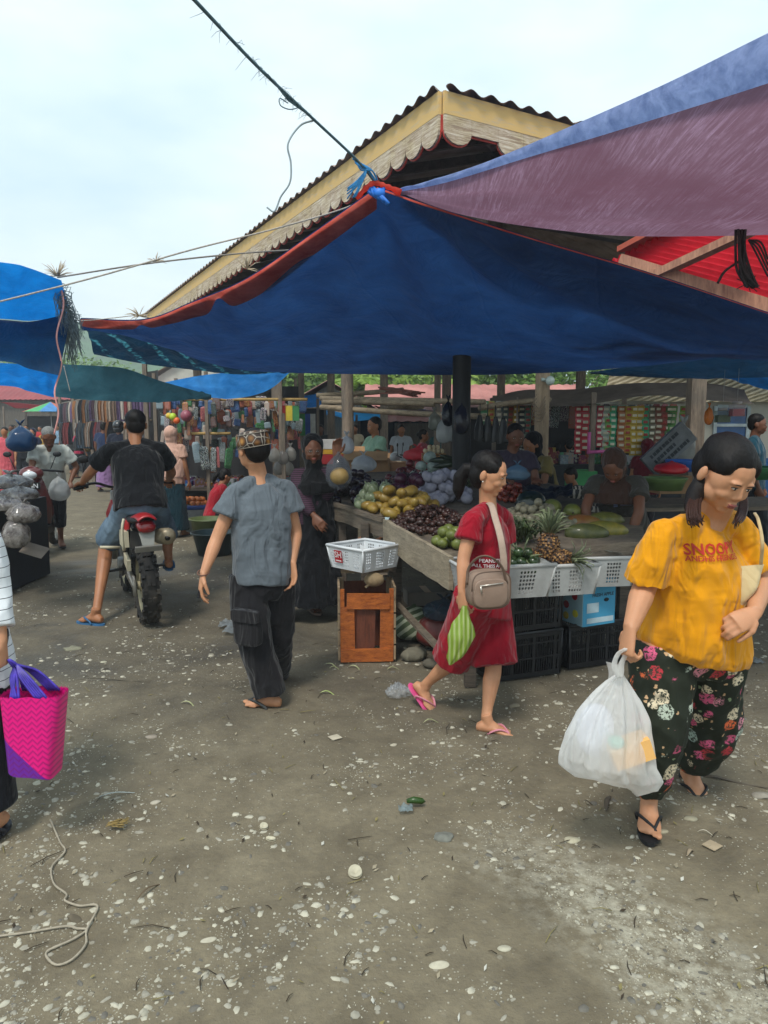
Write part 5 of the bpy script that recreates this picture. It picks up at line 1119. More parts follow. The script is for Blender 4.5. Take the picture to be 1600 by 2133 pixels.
# pineapples
pin=NT('pineapple_skin'); vz=pin.n('TexVoronoi'); vz.inputs['Scale'].default_value=58; pin.l(pin.co(),vz.inputs['Vector']); pin.base(pin.ramp(vz.outputs['Distance'],[(.1,h2l('#b08a4e')),(.4,h2l('#6e4a26')),(.65,h2l('#2a1c12'))])); pin.bump(vz.outputs['Distance'],-.8,.01); pin.b.inputs['Roughness'].default_value=.6
leafm=mat('pineapple_leaf','#5d6a4c',.5,.35,8,c2='#8b9470')
def pineapple(loc,rot,label,sc=1,leaves=34):
    e=E('pineapple',label,'pineapple',(0,0,0)); m=MB(); m.lathe([(0,-.1),(.04,-.098),(.066,-.06),(.07,0),(.062,.06),(.035,.095),(0,.1)],n=24)
    for j in range(9):
        for i in range(12): 
            a=6.283*(i+.5*(j%2))/12; z=-.08+j*.02; r=.069*math.sqrt(max(.05,1-(z/.11)**2)); m.ell((r*math.cos(a),r*math.sin(a),z),(.011,.011,.009),None,6,4)
    m.build('fruit',pin.m,e); m=MB(); rg=random.Random(3)
    for k in range(leaves):
        t=k/leaves; a=k*2.4; d=V((math.cos(a),math.sin(a),0)); h=.07+.13*t; sp=.14*(1-t*.7)
        b=V((0,0,.09))+d*.012; m.tube([b,b+d*sp*.4+V((0,0,h*.6)),b+d*sp*.8+V((0,0,h*.85)),b+d*sp*1.25+V((0,0,h*.85))],[.011,.012,.008,.001],4,0,.3)
    m.build('leaf_crown',leafm,e); e.location=loc; e.rotation_euler=rot; e.scale=(sc,)*3
pineapple(P(1142,1142,4.45),(R(-12),R(8),0),'ripe pineapple standing with a spiky crown in the middle basket',.95)
pineapple(P(1165,1166,4.4),(R(80),R(10),.9),'pineapple lying on its side at the right of the middle basket',.85,16)
pineapple(P(1112,1164,4.45),(R(80),R(-15),-.8),'pineapple lying on its side at the left of the middle basket',.85,16)
m=MB(); rg=random.Random(8)
for k in range(150):
    a=rg.uniform(0,6.28); d=V((math.cos(a),math.sin(a),0)); b=T(1078,1128)+V((rg.gauss(0,.06),rg.gauss(0,.06),rg.uniform(0,.06))); L_=rg.uniform(.06,.17); m.tube([b,b+d*L_*.5+V((0,0,L_*.7)),b+d*L_+V((0,0,L_*.7))],[.006,.009,.001],4,0,.3)
m.build('leafy_greens',mat('dark_leaves','#2f4029',.55,.4,12,c2='#5a6b42'),at=T(1078,1128),label='pile of dark spiky green leaves in front of the small pale fruit',cat='greens',kind=None)
# ---- perforated baskets and crates ----
def perf(nm,label,c,w_,d_,h,rz,mt,cols=26,rows=9,taper=.86,bands=(3,),slot=False,group=None,rim=.012,cat='basket',solid=None,z0=None):
    e=E(nm,label,cat,(0,0,0),group)
    def wall(a0,a1,b0,b1,n):
        m=MB()
        vs=[(a0.lerp(a1,i/n)).lerp(b0.lerp(b1,i/n),j/rows) for j in range(rows*2+1) for i in range(0)]
        nn=n*2; rr_=rows*2
        def gp(i,j):
            # unequal spacing so holes are larger than the bars
            u=(i//2+(.62 if i%2 else 0))/n; v=(j//2+(.66 if j%2 else 0))/rows
            return (a0.lerp(a1,u)).lerp(b0.lerp(b1,u),v)
        idx=lambda i,j:j*(nn+1)+i
        vs=[gp(i,j) for j in range(rr_+1) for i in range(nn+1)]; fs=[]
        for j in range(rr_):
            for i in range(nn):
                grp=(i//2)%8; hole=(i%2==0) and (j%2==0) and 1<=j//2<rows-1 and (grp<5) and 1<i//2<n-2
                if slot: hole=(i%2==0) and (j%2==0 or (j//2)%3!=0) and 0<j//2<rows-1 and (i//2)%9<8 and 0<i//2<n-1
                if not hole: fs.append((idx(i,j),idx(i+1,j),idx(i+1,j+1),idx(i,j+1)))
        m.add(vs,fs); return m
    k=taper; T_=[V((x*w_/2,y*d_/2,h)) for x,y in((-1,-1),(1,-1),(1,1),(-1,1))]; B_2=[V((x*w_/2*k,y*d_/2*k,0)) for x,y in((-1,-1),(1,-1),(1,1),(-1,1))]
    for i in range(4):
        j=(i+1)%4; n=int(cols*((T_[j]-T_[i]).length/max(w_,d_))); wm=wall(B_2[i],B_2[j],T_[i],T_[j],n); o=wm.build('side_panel',mt,e)
        q=o.modifiers.new('t','SOLIDIFY'); q.thickness=.004; q.offset=0
    m=MB(); m.tube([t+V((0,0,0)) for t in T_+[T_[0]]],rim,6); 
    for t in range(4): m.tube([B_2[t],T_[t]],.007,6)
    m.build('rim',mt,e)
    m=MB(); m.add(B_2+[b+V((0,0,.005)) for b in B_2],[(3,2,1,0),(4,5,6,7)]); m.build('base',mt,e)
    e.location=c; e.rotation_euler=(0,0,rz); return e
gw=mat('grey_white_plastic','#d2d6d9',.4,.08,5,dirt=.3); gw2=mat('dirty_white_plastic','#b2b4b3',.5,.12,5,dirt=.5); bkp=mat('black_crate_plastic','#0b0c10',.45,.2,6,c2='#15171c')
sh=perf('plastic_basket','grey white plastic basket with a red SH label on top of the wooden crate',V((P(758,1170,5.08).x,5.1,.615)),.365,.365,.155,R(45),gw,22,8)
m=MB(); fc=V((-math.sin(R(45)),-math.cos(R(45)),0)); rx=V((math.cos(R(45)),-math.sin(R(45)),0)); cc=V((P(758,1170,5.08).x,5.1,.615))+fc*.179+rx*-.06+V((0,0,.09)); 
upv=(V((0,0,.155))+fc*.025).normalized(); nrm=rx.cross(upv)
def quad(mb,c,ux,uz,w_,h,off=0,mi=0,th=.0015):
    ux=V(ux).normalized();uz=V(uz).normalized();n=ux.cross(uz); c=V(c)+n*off
    vs=[c+ux*x*w_/2+uz*z*h/2+n*t for t in(0,th) for x,z in((-1,-1),(1,-1),(1,1),(-1,1))]; mb.add(vs,[(4,5,6,7),(3,2,1,0),(0,1,5,4),(1,2,6,5),(2,3,7,6),(3,0,4,7)],mi)
quad(m,cc,rx,upv,.075,.085,.006,0); puttext(m,'SH',.06,cc+upv*-.008,rx,upv,1,.0085,.001); quad(m,cc-upv*.03,rx,upv,.055,.008,.0078,1,.0004)
m.v=[Matrix.Rotation(-R(45),3,'Z')@(p-V((P(758,1170,5.08).x,5.1,.615))) for p in m.v]; m.build('label_sticker',[plain('#b01622',.5),plain('#e4dcdc',.5)],sh)
m=MB(); a=V((P(758,1170,5.1).x,5.1,.64)); m.add([a+V(p) for p in((-.02,-.06,.0),(.09,-.03,.0),(.07,.08,.05),(-.03,.05,.13),)],[(0,1,2,3)]); o=m.build('paper_sheet',plain('#dfe2e4',.7),at=a,label='folded white paper inside the basket with the red label',cat='paper'); o.modifiers.new('t','SOLIDIFY').thickness=.001
b1=perf('plastic_basket','white perforated basket of dark limes behind the girl in red',P(1040,1236,4.28),.56,.32,.19,R(14),gw2,26,8,.85)
b2=perf('plastic_basket','white perforated basket holding the pineapples',P(1168,1230,4.48),.36,.3,.185,R(14),gw2,18,8,.85)
b3=perf('plastic_basket','white perforated basket at the right above the blue apple box',P(1247,1212,4.8),.36,.34,.19,R(8),gw2,18,8,.85)
m,mt=fruit('v',.032,'#1d2c14','#344a22',.3,(1,1,1.1)); heap('lime',m,mt,'dark green lime in the basket behind the girl in red','limes in the basket','lime',P(1078,1196,4.35),.22,.1,.034,34,3,R(14),slope=0)
m=MB(); m.grid(lambda u,v:P(1195+100*u,1155-8*math.sin(u*3),4.66+.22*v)+V((0,0,.025*noise.noise(V((u*5,v*5,1))))),14,8); m.build('plastic_sheet',clearmat('cloudy_film','#8b8f86',.75),at=P(1245,1152,4.75),label='crumpled cloudy plastic sheet over the right hand basket',cat='plastic sheet')
for i,(px,z,Y,l) in enumerate(((1072,.0,4.72,'black perforated plastic crate standing on the mud under the pineapple baskets'),(1072,.31,4.72,'black perforated plastic crate stacked directly below the pineapple baskets'),(1225,.0,4.98,'black perforated crate on the ground below the blue apple box'))):
    c=P(px,1100,Y); perf('plastic_crate',l,V((c.x,Y,z+.002)),.52,.36,.29,R(22),bkp,30,9,.97,slot=True,cat='crate')
# ---- apple box ----
ab=E('apple_box','blue cardboard apple box with printed fruit pictures on the black crate','box',V((P(1222,1200,4.86).x,4.86,.295)))
cb0=V(ab['_w']); rz=R(26); Rm=Matrix.Rotation(rz,3,'Z'); bw,bd,bh=.27,.26,.315
blue=mat('blue_card','#3f92b8',.7,.08,4,dirt=.1); wht=mat('printed_card','#8fb4c4',.7,.1,4)
m=MB(); m.box(cb0+V((0,0,bh/2)),(bw,bd,bh),rz,0); m.box(cb0+Rm@V((-bw/2-.002,0,bh/2)),(.003,bd*.985,bh*.98),rz,1); m.build('carton',[blue,wht],ab)
fx=Rm@V((1,0,0)); fy=Rm@V((0,-1,0)); up=V((0,0,1)); F0=cb0+Rm@V((0,-bd/2,0))
m=MB(); puttext(m,'FRESH APPLE',.032,F0+fx*.028+up*.192,fx,up,0,.002,.0006); m.build('lettering',plain('#1d3340',.6),ab)
m=MB(); quad(m,F0-fx*.055+up*.12,fx,up,.10,.065,.001,0,.0008); quad(m,F0+fx*.01+up*.035,fx,up,.225,.035,.001,0,.0008); m.build('label_sticker',plain('#a8bcc4',.6),ab)
m=MB(); m.ell(F0+fx*.06+up*.165,(.022,.004,.013),Rm,12,8); m.build('hand_hole',plain('#0c1013',.8),ab)
lx=Rm@V((0,-1,0)); L0=cb0+Rm@V((-bw/2-.0055,0,0)); 
for (a_,z_,c_) in ((.05,.19,'#a3202c'),(-.03,.12,'#8f1c28'),(.06,.075,'#c2c03a'),(-.06,.25,'#6c1620'),(-.03,.045,'#b8a43a')):
    m=MB(); m.ell(L0+lx*a_+up*z_,(.002,.028,.026),Rm,14,8); m.build('printed_apple',plain(c_,.5),ab)
# ---- wooden crate ----
wc=E('wooden_crate','orange brown slatted wooden crate standing on end under the white basket','crate',(P(762,1300,5.05).x,5.05,0))
ow=wood('orange_crate_wood','#6e3315','#b8662a',(1.2,1.2,4),.55,12); ow2=wood('dark_crate_panel','#4a261a','#6e3d2a',(3,3,.6),.7,10); og=wood('grey_crate_side','#5a4a3a','#a08a6e',(3,3,.5),.8)
W0=V(wc['_w']); rz=R(4); Rm=Matrix.Rotation(rz,3,'Z')
def wp(nm,x,z,w_,h,y,th,mt,par=wc,t=0):
    m=MB(); m.box(W0+Rm@V((x,y,z)),(w_,th,h),Rm@Matrix.Rotation(t,3,'Y')); return m.build(nm,mt,par)
wp('front_slat',0,.045,.355,.088,-.165,.02,ow); wp('front_slat',.01,.42,.29,.105,-.168,.02,ow,t=.02); wp('front_slat',-.125,.235,.085,.29,-.155,.018,ow,t=-.02); wp('front_slat',.13,.235,.08,.29,-.155,.018,ow,t=.015)
wp('front_panel',-.005,.24,.125,.31,-.143,.012,ow2,t=.03); wp('corner_post',-.165,.25,.028,.5,-.15,.03,ow); wp('corner_post',.168,.25,.028,.5,-.15,.03,ow); wp('corner_post',-.165,.26,.028,.52,.15,.03,og); wp('corner_post',.168,.26,.028,.52,.15,.03,og)
for z in (.06,.17,.28,.39,.47):
    for x in(-.188,.19):
        m=MB(); m.box(W0+Rm@V((x,0,z)),(.014,.34,.095),Rm); m.build('side_slat',og,wc)
wp('back_panel',0,.25,.34,.48,.172,.012,ow2); wp('top_rail',0,.575,.34,.04,.15,.05,og)
m=MB(); m.tube([W0+V((-.0,-.1,.5)),W0+V((.12,-.09,.58))],.01,6); m.ell(W0+V((.06,-.08,.55)),(.07,.05,.05),None,14,10); m.build('stone_prop',mat('beige_stone','#8d7a5e',.9,.2,20,40,.01),at=W0+V((.06,-.08,.55)),label='beige stone propping the labelled basket on the wooden crate',cat='stone')
# ---- clutter below the table ----
def cbox(c,sz,rz,label,mt=None,flaps=False,nm='cardboard_box',grp=None):
    e=E(nm,label,'box',V(c),grp); mt=mt or mat('cardboard','#94714f',.85,.12,6,40,.001,c2='#a8845f'); Rm=Matrix.Rotation(rz,3,'Z'); w_,d,h=sz
    m=MB(); t=.005
    for x in(-1,1): m.box(V(c)+Rm@V((x*(w_/2-t/2),0,h/2)),(t,d,h),Rm); 
    for y in(-1,1): m.box(V(c)+Rm@V((0,y*(d/2-t*1.5),h/2)),(w_-2*t,t,h),Rm)
    m.box(V(c)+V((0,0,t)),(w_-2*t-.002,d-4*t,t),Rm); m.build('carton',mt,e)
    if flaps:
        for y,a in((-1,-.9),(1,.5)):
            m=MB(); m.box(V(c)+Rm@V((0,y*(d/2+.3*d/2*math.cos(a)),h+.25*d/2*abs(math.sin(a))+.004)),(w_-.01,d*.45,t*.7),Rm@Matrix.Rotation(a*y*.6,3,'X')); m.build('flap',mt,e)
    else:
        m=MB(); m.box(V(c)+V((0,0,h+.002)),(w_-.003,d-.003,.004),Rm); m.build('lid',mt,e)
        m=MB(); m.box(V(c)+V((0,0,h+.0052)),(.05,d+.001,.0016),Rm); m.build('tape',plain('#a58a63',.4),e)
    return e
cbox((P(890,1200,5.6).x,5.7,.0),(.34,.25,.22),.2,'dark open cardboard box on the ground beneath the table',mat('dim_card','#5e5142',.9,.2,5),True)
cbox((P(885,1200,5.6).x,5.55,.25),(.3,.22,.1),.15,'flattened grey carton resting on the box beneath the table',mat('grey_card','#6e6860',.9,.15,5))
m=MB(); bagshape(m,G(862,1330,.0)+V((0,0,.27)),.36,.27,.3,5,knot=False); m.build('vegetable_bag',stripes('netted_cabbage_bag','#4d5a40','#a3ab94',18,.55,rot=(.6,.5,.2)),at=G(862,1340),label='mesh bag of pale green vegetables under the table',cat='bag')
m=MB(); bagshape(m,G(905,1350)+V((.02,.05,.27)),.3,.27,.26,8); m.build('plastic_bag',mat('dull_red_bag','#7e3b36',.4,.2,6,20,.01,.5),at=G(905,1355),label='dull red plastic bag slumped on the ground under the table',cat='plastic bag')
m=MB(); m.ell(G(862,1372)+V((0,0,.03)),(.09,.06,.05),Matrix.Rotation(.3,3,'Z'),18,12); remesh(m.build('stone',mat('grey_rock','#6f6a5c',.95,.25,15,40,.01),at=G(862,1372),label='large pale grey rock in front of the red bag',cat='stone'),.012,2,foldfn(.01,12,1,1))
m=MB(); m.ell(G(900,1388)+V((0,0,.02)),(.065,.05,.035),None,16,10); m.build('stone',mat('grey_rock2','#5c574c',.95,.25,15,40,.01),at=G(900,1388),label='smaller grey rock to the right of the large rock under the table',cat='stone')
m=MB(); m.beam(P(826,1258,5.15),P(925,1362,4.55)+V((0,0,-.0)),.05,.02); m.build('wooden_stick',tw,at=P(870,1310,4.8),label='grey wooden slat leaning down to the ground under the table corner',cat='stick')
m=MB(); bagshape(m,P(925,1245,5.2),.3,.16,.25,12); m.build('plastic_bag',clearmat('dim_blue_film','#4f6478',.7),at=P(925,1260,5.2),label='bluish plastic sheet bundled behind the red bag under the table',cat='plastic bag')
m=MB(); m.box(P(815,1172,5.4),(.1,.03,.12),Matrix.Rotation(.3,3,'Y')); m.build('wood_offcut',tw,at=P(815,1172,5.4),label='square wood offcut hanging below the side board',cat='wood')
# boxes behind the table
cbox((P(775,900,8.7).x,8.7,.62),(.34,.4,.29),.0,'tall cardboard box standing behind the mangoes',nm='cardboard_box')
cbox((P(765,900,8.75).x,8.75,.935),(.52,.42,.27),-.06,'wide cardboard box stacked on the tall one behind the mangoes',flaps=True)
cbox((P(735,900,9.3).x,9.3,.93),(.3,.3,.34),.05,'cardboard box at the back left beside the hall post',flaps=True)
cbox((P(832,900,9.0).x,9.1,.98),(.26,.3,.17),.1,'brown wooden toned box to the right of the stacked cartons',mat('brown_card','#6a4f38',.8,.15,6))
cbox((P(828,900,9.0).x,9.0,.8),(.28,.34,.17),.06,'pale carton below the brown toned box',mat('pale_card','#a89a83',.8,.1,6))
cbox((P(958,900,8.6).x,8.6,.94),(.22,.22,.12),.1,'small pale carton beside the black hall post')
cbox((P(975,900,8.9).x,9.0,.93),(.2,.2,.16),-.2,'small brown carton behind the black hall post')
m=MB(); 
wt=E('back_bench','low timber bench behind the fruit table carrying cartons','bench',(P(830,900,9).x,9,0))
bx=V((P(835,900,9).x,9.0,.6)); 
m.box(bx,(2.3,.9,.035)); m.build('bench_top',tw,wt)
m=MB(); m.box(bx+V((.45,.05,.25)),(1.2,.6,.03)); m.build('upper_shelf',tw,wt)
for x in(-1.1,1.1):
    for y in(-.4,.4): m=MB(); m.beam((bx.x+x,9+y,0),(bx.x+x,9+y,.58),.06,.06); m.build('leg',twd,wt)
for x in(-.1,1.0): m=MB(); m.beam((bx.x+x,9.05,.62),(bx.x+x,9.05,.83),.05,.05); m.build('leg',twd,wt)
# egg trays
eg=E('egg_tray','stack of cardboard trays filled with pale eggs behind the red apples','egg tray',P(903,955,8.3))
c=P(903,958,8.3); m=MB()
for k in range(4): m.box(c+V((0,0,k*.022)),(.26,.24,.012))
m.build('tray',mat('tray_pulp','#a5794e',.9,.1),eg)
for L_ in range(1):
    for i in range(5):
        for j in range(5):
            m=MB(); m.ell(c+V(((i-2)*.046,(j-2)*.044,.1)),(.021,.021,.027),None,10,8); m.build('egg',plain('#cdbb95',.6),at=m.v[0],label='pale egg in the tray stack behind the red apples',cat='egg',group='eggs in the tray')
for i in range(3):
    for j in range(3): m=MB(); m.ell(c+V(((i-1)*.046,(j-1)*.044,.14)),(.021,.021,.027),None,10,8); m.build('egg',plain('#cdbb95',.6),at=m.v[0],label='pale egg in the tray stack behind the red apples',cat='egg',group='eggs in the tray')
# hanging bags around the post
for i,(px,py,Y,w_,h,c,a,l) in enumerate(((905,855,7.4,.13,.2,'#8f9488',.6,'cloudy bag with green contents hanging left of the black post'),(925,868,7.3,.16,.26,'#c5c9c6',.6,'full clear bag hanging lowest beside the black post'),(941,874,7.5,.11,.22,'#b7bcbb',.6,'slim clear bag hanging just left of the black post'),(934,832,7.25,.12,.26,'#1c2130',.97,'dark navy plastic bag hanging above the clear ones'),(962,838,7.0,.14,.3,'#2a2a38',.97,'charcoal bag tied against the black post'),(722,905,7.6,.16,.2,'#d7dadd',.75,'white plastic bag hanging on the weathered post'),(757,945,8.1,.28,.2,'#cdd2d6',.8,'white plastic bag lying on the cardboard box'))):
    m=MB(); bagshape(m,P(px,py,Y),w_,h,w_*.8,i+20); m.build('plastic_bag',clearmat('bag%d'%i,c,a),at=P(px,py,Y),label=l,cat='plastic bag')
rg=random.Random(9)
for i,l in enumerate(('leftmost black bag of the row hanging right of the black post','second black bag hanging right of the black post','third black bag hanging right of the black post','rightmost black bag of the row near the seller in purple')):
    m=MB(); c=P(1000+i*16,866+i*2,7.3)
    def bb(u,v,c=c,i=i): a=6.28*u; r=lerp(.018,.05,min(1,v*1.6)); return c+V((math.cos(a)*r*(1+.2*math.sin(3*a+i)),math.sin(a)*r*.6,-v*.235-.012*math.sin(a*2)))
    m.grid(bb,18,12); m.tube([c,c+V((0,0,.12))],.005,4); m.build('plastic_bag',mat('black_bag','#121418',.3,.3,6,30,.01,.6),at=c,label=l,cat='plastic bag',group='row of hanging black bags')
m=MB(); bagshape(m,P(1078,965,5.6),.19,.13,.14,31); m.build('plastic_bag',clearmat('bluebag','#5a7a94',.8),at=P(1078,990,5.6),label='tied bluish plastic bag in front of the seller in purple',cat='plastic bag')
m=MB(); m.grid(lambda u,v:P(1088+105*u,1008+22*v+9*math.sin(u*3.1),6.3-.3*v)+V((0,0,.05*noise.noise(V((u*6,v*5,2))))),20,10); m.build('black_plastic',mat('black_plastic_sheet','#0e1116',.3,.3,8,20,.02,.6),at=P(1140,1015,6.2),label='crumpled black plastic heap behind the watermelon',cat='plastic sheet')
# woven baskets / garlic at the right back
for i,(px,py,Y,r,l) in enumerate(((1215,1030,6.6,.2,'patterned black and white woven basket beside the bending seller'),(1262,1068,5.9,.13,'small black and white woven basket under the bending seller'))):
    k=NT('woven_pattern'); w1=k.n('TexWave'); w1.inputs['Scale'].default_value=9; w1.inputs['Distortion'].default_value=6; k.l(k.co(),w1.inputs[0]); k.base(k.ramp(w1.outputs['Fac'],[(.45,h2l('#2c2a28')),(.55,h2l('#b5ad9c'))]))
    m=MB(); m.lathe([(0,-.08),(r*.8,-.08),(r,.0),(r*1.04,.06),(r*.97,.06),(r*.9,0),(0,-.05)],P(px,py,Y),24); m.build('woven_basket',k.m,at=P(px,py,Y),label=l,cat='basket')
# right bench with green basins
rb=E('vendor_bench','timber bench with basins and cartons at the right behind the woman in yellow','bench',(P(1400,1000,6.3).x,6.3,0))
bx=V((P(1430,1000,6.3).x,6.3,.93)); m=MB(); m.box(bx,(1.9,.8,.03),.1); m.build('bench_top',tw,rb)
for x in(-.85,.85): m=MB(); m.beam((bx.x+x,6.3,0),(bx.x+x,6.3,.91),.06,.06); m.build('leg',twd,rb)
for i,(px,py,Y,r,c,l) in enumerate(((1385,1008,6.1,.17,'#5a7040','green rimmed basin of dark blue goods on the right bench'),(1560,985,6.2,.2,'#2f6a44','wide dark green basin at the right edge'),(1420,970,6.7,.14,'#2f62b0','blue plastic tray behind the red bag on the right bench'))):
    m=MB(); c0=P(px,py,Y); m.lathe([(0,-.05),(r*.8,-.05),(r,.05),(r*1.05,.055),(r*1.04,.045),(r*.77,-.03),(0,-.03)],c0,26); m.build('basin',plain(c,.4),at=c0,label=l,cat='basin')
cbox((P(1400,900,6.8).x,6.8,.98),(.3,.24,.16),.1,'brown printed carton on the right bench beside the post')
m=MB(); bagshape(m,P(1400,960,6.5),.3,.12,.2,44,knot=False); m.build('plastic_bag',plain('#b8202c',.4),at=P(1400,975,6.5),label='bright red plastic bag on the right bench',cat='plastic bag')
m=MB(); bagshape(m,P(1425,880,7.2),.24,.4,.2,45); m.build('plastic_bag',clearmat('tallwhite','#aeb1ae',.8),at=P(1425,900,7.2),label='tall white sack hanging by the right hand post',cat='plastic bag')
def sacktext(mb,c,ux,uz): 
    for i,n in enumerate((9,7,10)):
        for j in range(n): quad(mb,c+uz*(.06-.06*i)+ux*(-.17+.038*j),ux,uz,.022+.008*((i*3+j)%3),.034,.0035,0,.0012)
m=MB(); c=P(1392,935,6.9); ux=V((.72,0,.69)); uz=V((-.69,0,.72)); m.box(c,(.5,.06,.22),Matrix((ux,V((0,1,0)),uz)).transposed()); o=m.build('grey_sack',mat('grey_woven_sack','#6e7274',.6,.3,8,60,.003),at=c,label='grey printed sack leaning diagonally against the post',cat='sack')
m=MB(); sacktext(m,c+V((0,-.03,0)),ux,uz); o2=m.build('worn_print',plain('#33393d',.7),o)
for i,(px,py,Y,c_,cc_,l) in enumerate(((1242*0+1505,868,7.6,'#8fa08a','#3f4f2c','hanging clear jar bag of green goods at the right'),(1535,855,7.5,'#b9a8a8','#a8384a','clear jar with pink sweets hanging at the right'))):
    e=E('goods_jar',l,'jar',P(px,py,Y)); c0=P(px,py,Y); m=MB(); m.box(c0,(.13,.1,.12)); m.build('jar_body',clearmat('jar%d'%i,c_,.4),e); m=MB(); m.box(c0-V((0,0,.02)),(.115,.085,.07)); m.build('contents',plain(cc_,.6),e); m=MB(); m.tube([c0+V((0,0,.06)),c0+V((0,0,.09))],.045,12); m.tube([c0+V((0,0,.09)),c0+V((0,0,.5))],.002,4); m.build('lid',plain('#b5b5b0',.4),e)
m=MB(); bagshape(m,P(1478,845,7.4),.09,.19,.07,50); m.build('plastic_bag',clearmat('orangebag','#d07a2a',.85),at=P(1478,860,7.4),label='narrow bag of orange goods hanging right of the post',cat='plastic bag')
m=MB(); m.tube([(P(1000,905,7.5)),P(1010,830,7.5)],.004,4)
# bulb on the pale post
q=P(1128,900,8.7); m=MB(); m.tube([(q.x+.01*noise.noise(V((0,t,0))),q.y,t*2.35/8) for t in range(9)],[.085*(1+.15*noise.noise(V((9,t*7,0)))) for t in range(9)],10); pp=m.build('timber_post',wood('pale_bark_post','#7d6a55','#b09a80',(3,3,.4)),at=(q.x,q.y,0),label='pale bark covered post with a lamp and coiled wire in the middle',cat='post')
m=MB(); 
for k in range(5): m.tube(cr_([P(1118,822+k*8,8.6),P(1112-k,835+k*9,8.55),P(1122+k,850+k*7,8.55),P(1136,826+k*8,8.6)],4),.006,4)
m.build('wire_coil',plain('#8a7a68',.8),pp)
m=MB(); m.ell(P(1146,793,8.55),(.052,.052,.055),None,16,12); m.tube([P(1138,792,8.6),P(1128,790,8.6)],.02,8); m.build('light_bulb',plain('#b9c6bf',.2),at=P(1146,793,8.55),label='round white bulb on the pale bark post',cat='bulb')
# ================= sellers =================
def px_pose(px,Y,*a,**k): return pose(at_px(px,900,Y)[0],Y,*a,**k)
J=px_pose(1068,6.9,4,1.6,nod=.28,arms=('fwd','fwd')); J['head'].x+=.02
person('seller in a dark purple t-shirt standing behind the watermelon with a bag strap',J,'#3c3442','#22242c','dk',vox=.011,fat=1.1)
J=px_pose(1305,5.9,-28,1.58,lean=.75,nod=.5,arms=('low','low')); person('seller bending over the papayas in a brown headscarf and dark grey t-shirt',J,'#403d38','#2a2a2c','dk',hj='#3f2c24',vox=.010,hjdrop=.16,fat=1.1)
e=PEOPLE[-1]
for ch in kids(e):
    if ch.name.startswith('shirt'):
        b=bvh_of(ch); c=onto(b,1302,1052); m=MB()
        for i in range(24):
            a=math.pi*i/24*1.15-.2; q=c+V((math.cos(a)*.075,0,math.sin(a)*.075)); m.box(V((q.x,q.y-.012,q.z)),(.008,.006,.03),Matrix.Rotation(math.pi/2-a,3,'Y'))
        m.add([c+V(p) for p in((-.045,-.02,-.0),(.045,-.02,-.0),(.0,-.02,.05))],[(0,1,2)]); m.build('print',plain('#5f6f98',.7),ch)
J=px_pose(1145,7.6,-60,1.55,lean=.35,nod=.3,arms=('fwd','fwd')); person('person in a long black headscarf leaning over behind the stall',J,'#8a7a48','#2a2a2c','md',hj='#121318',vox=.013,hjdrop=.4)
J=px_pose(1222,7.4,-75,1.2,lean=.3,nod=.3,arms=('reach','reach')); person('child in a dark grey shirt reaching left beside the bending seller',J,'#2f3137','#24262b','md',vox=.013)
# ================= motorbikes =================
def wheel(e,c,r,w_,tmat,rmat,nm='wheel',knob=True,spokes=18,R_=None):
    # axle along x
    c=V(c); m=MB(); 
    prof=[(r-.055,-w_*.36),(r-.03,-w_/2),(r-.012,-w_*.46),(r,-w_*.25),(r+.003,0),(r,w_*.25),(r-.012,w_*.46),(r-.03,w_/2),(r-.055,w_*.36)]
    M=Matrix.Rotation(R(90),3,'Y'); m.lathe(prof+[prof[0]],c,40,0,M)
    if knob:
        for i in range(30):
            a=6.2832*i/30
            for j,x in enumerate(((-.34,.34) if i%2 else (-.12,.12))):
                p=c+V((x*w_*1.15,math.cos(a)*(r+.004),math.sin(a)*(r+.004))); m.box(p,(w_*.2,.034,.028),Matrix.Rotation(a-math.pi/2,3,'X'))
            if i%2==0:
                for x in(-.5,.5): p=c+V((x*w_,math.cos(a)*(r-.016),math.sin(a)*(r-.016))); m.box(p,(w_*.12,.03,.026),Matrix.Rotation(a-math.pi/2,3,'X'))
    wh=m.build(nm,tmat,e)
    m=MB(); ri=r-.06; m.lathe([(ri+.012,-w_*.34),(ri-.01,-w_*.3),(ri-.018,0),(ri-.01,w_*.3),(ri+.012,w_*.34),(ri+.012,-w_*.34)],c,36,0,M)
    m.tube([c-V((w_*.5,0,0)),c+V((w_*.5,0,0))],.035,14)
    for i in range(spokes):
        a=6.2832*i/spokes; s=1 if i%2 else -1; m.tube([c+V((s*w_*.35,math.cos(a+.3)*.035,math.sin(a+.3)*.035)),c+V((0,math.cos(a)*ri,math.sin(a)*ri))],.003,4)
    m.build('rim',rmat,wh); return wh
rub=mat('muddy_rubber','#1c1b1a',.85,.3,8,60,.004,.6,dirt=.85); creamr=mat('cream_rim','#a39a7c',.5,.1,6,dirt=.4); blkm=mat('black_metal','#16171a',.4,.2,8,dirt=.3); redpl2=mat('red_fairing','#a31c22',.35,.1,6,dirt=.15,coat=.3); alu=mat('dull_alloy','#8f8d86',.4,.15,8,metal=.5,dirt=.3); crm=mat('cream_plastic','#bdb59c',.45,.1,6,dirt=.35)
e=E('trail_motorbike','red trail motorbike with a knobbly muddy rear tyre ridden down the lane','motorbike',(0,0,0))
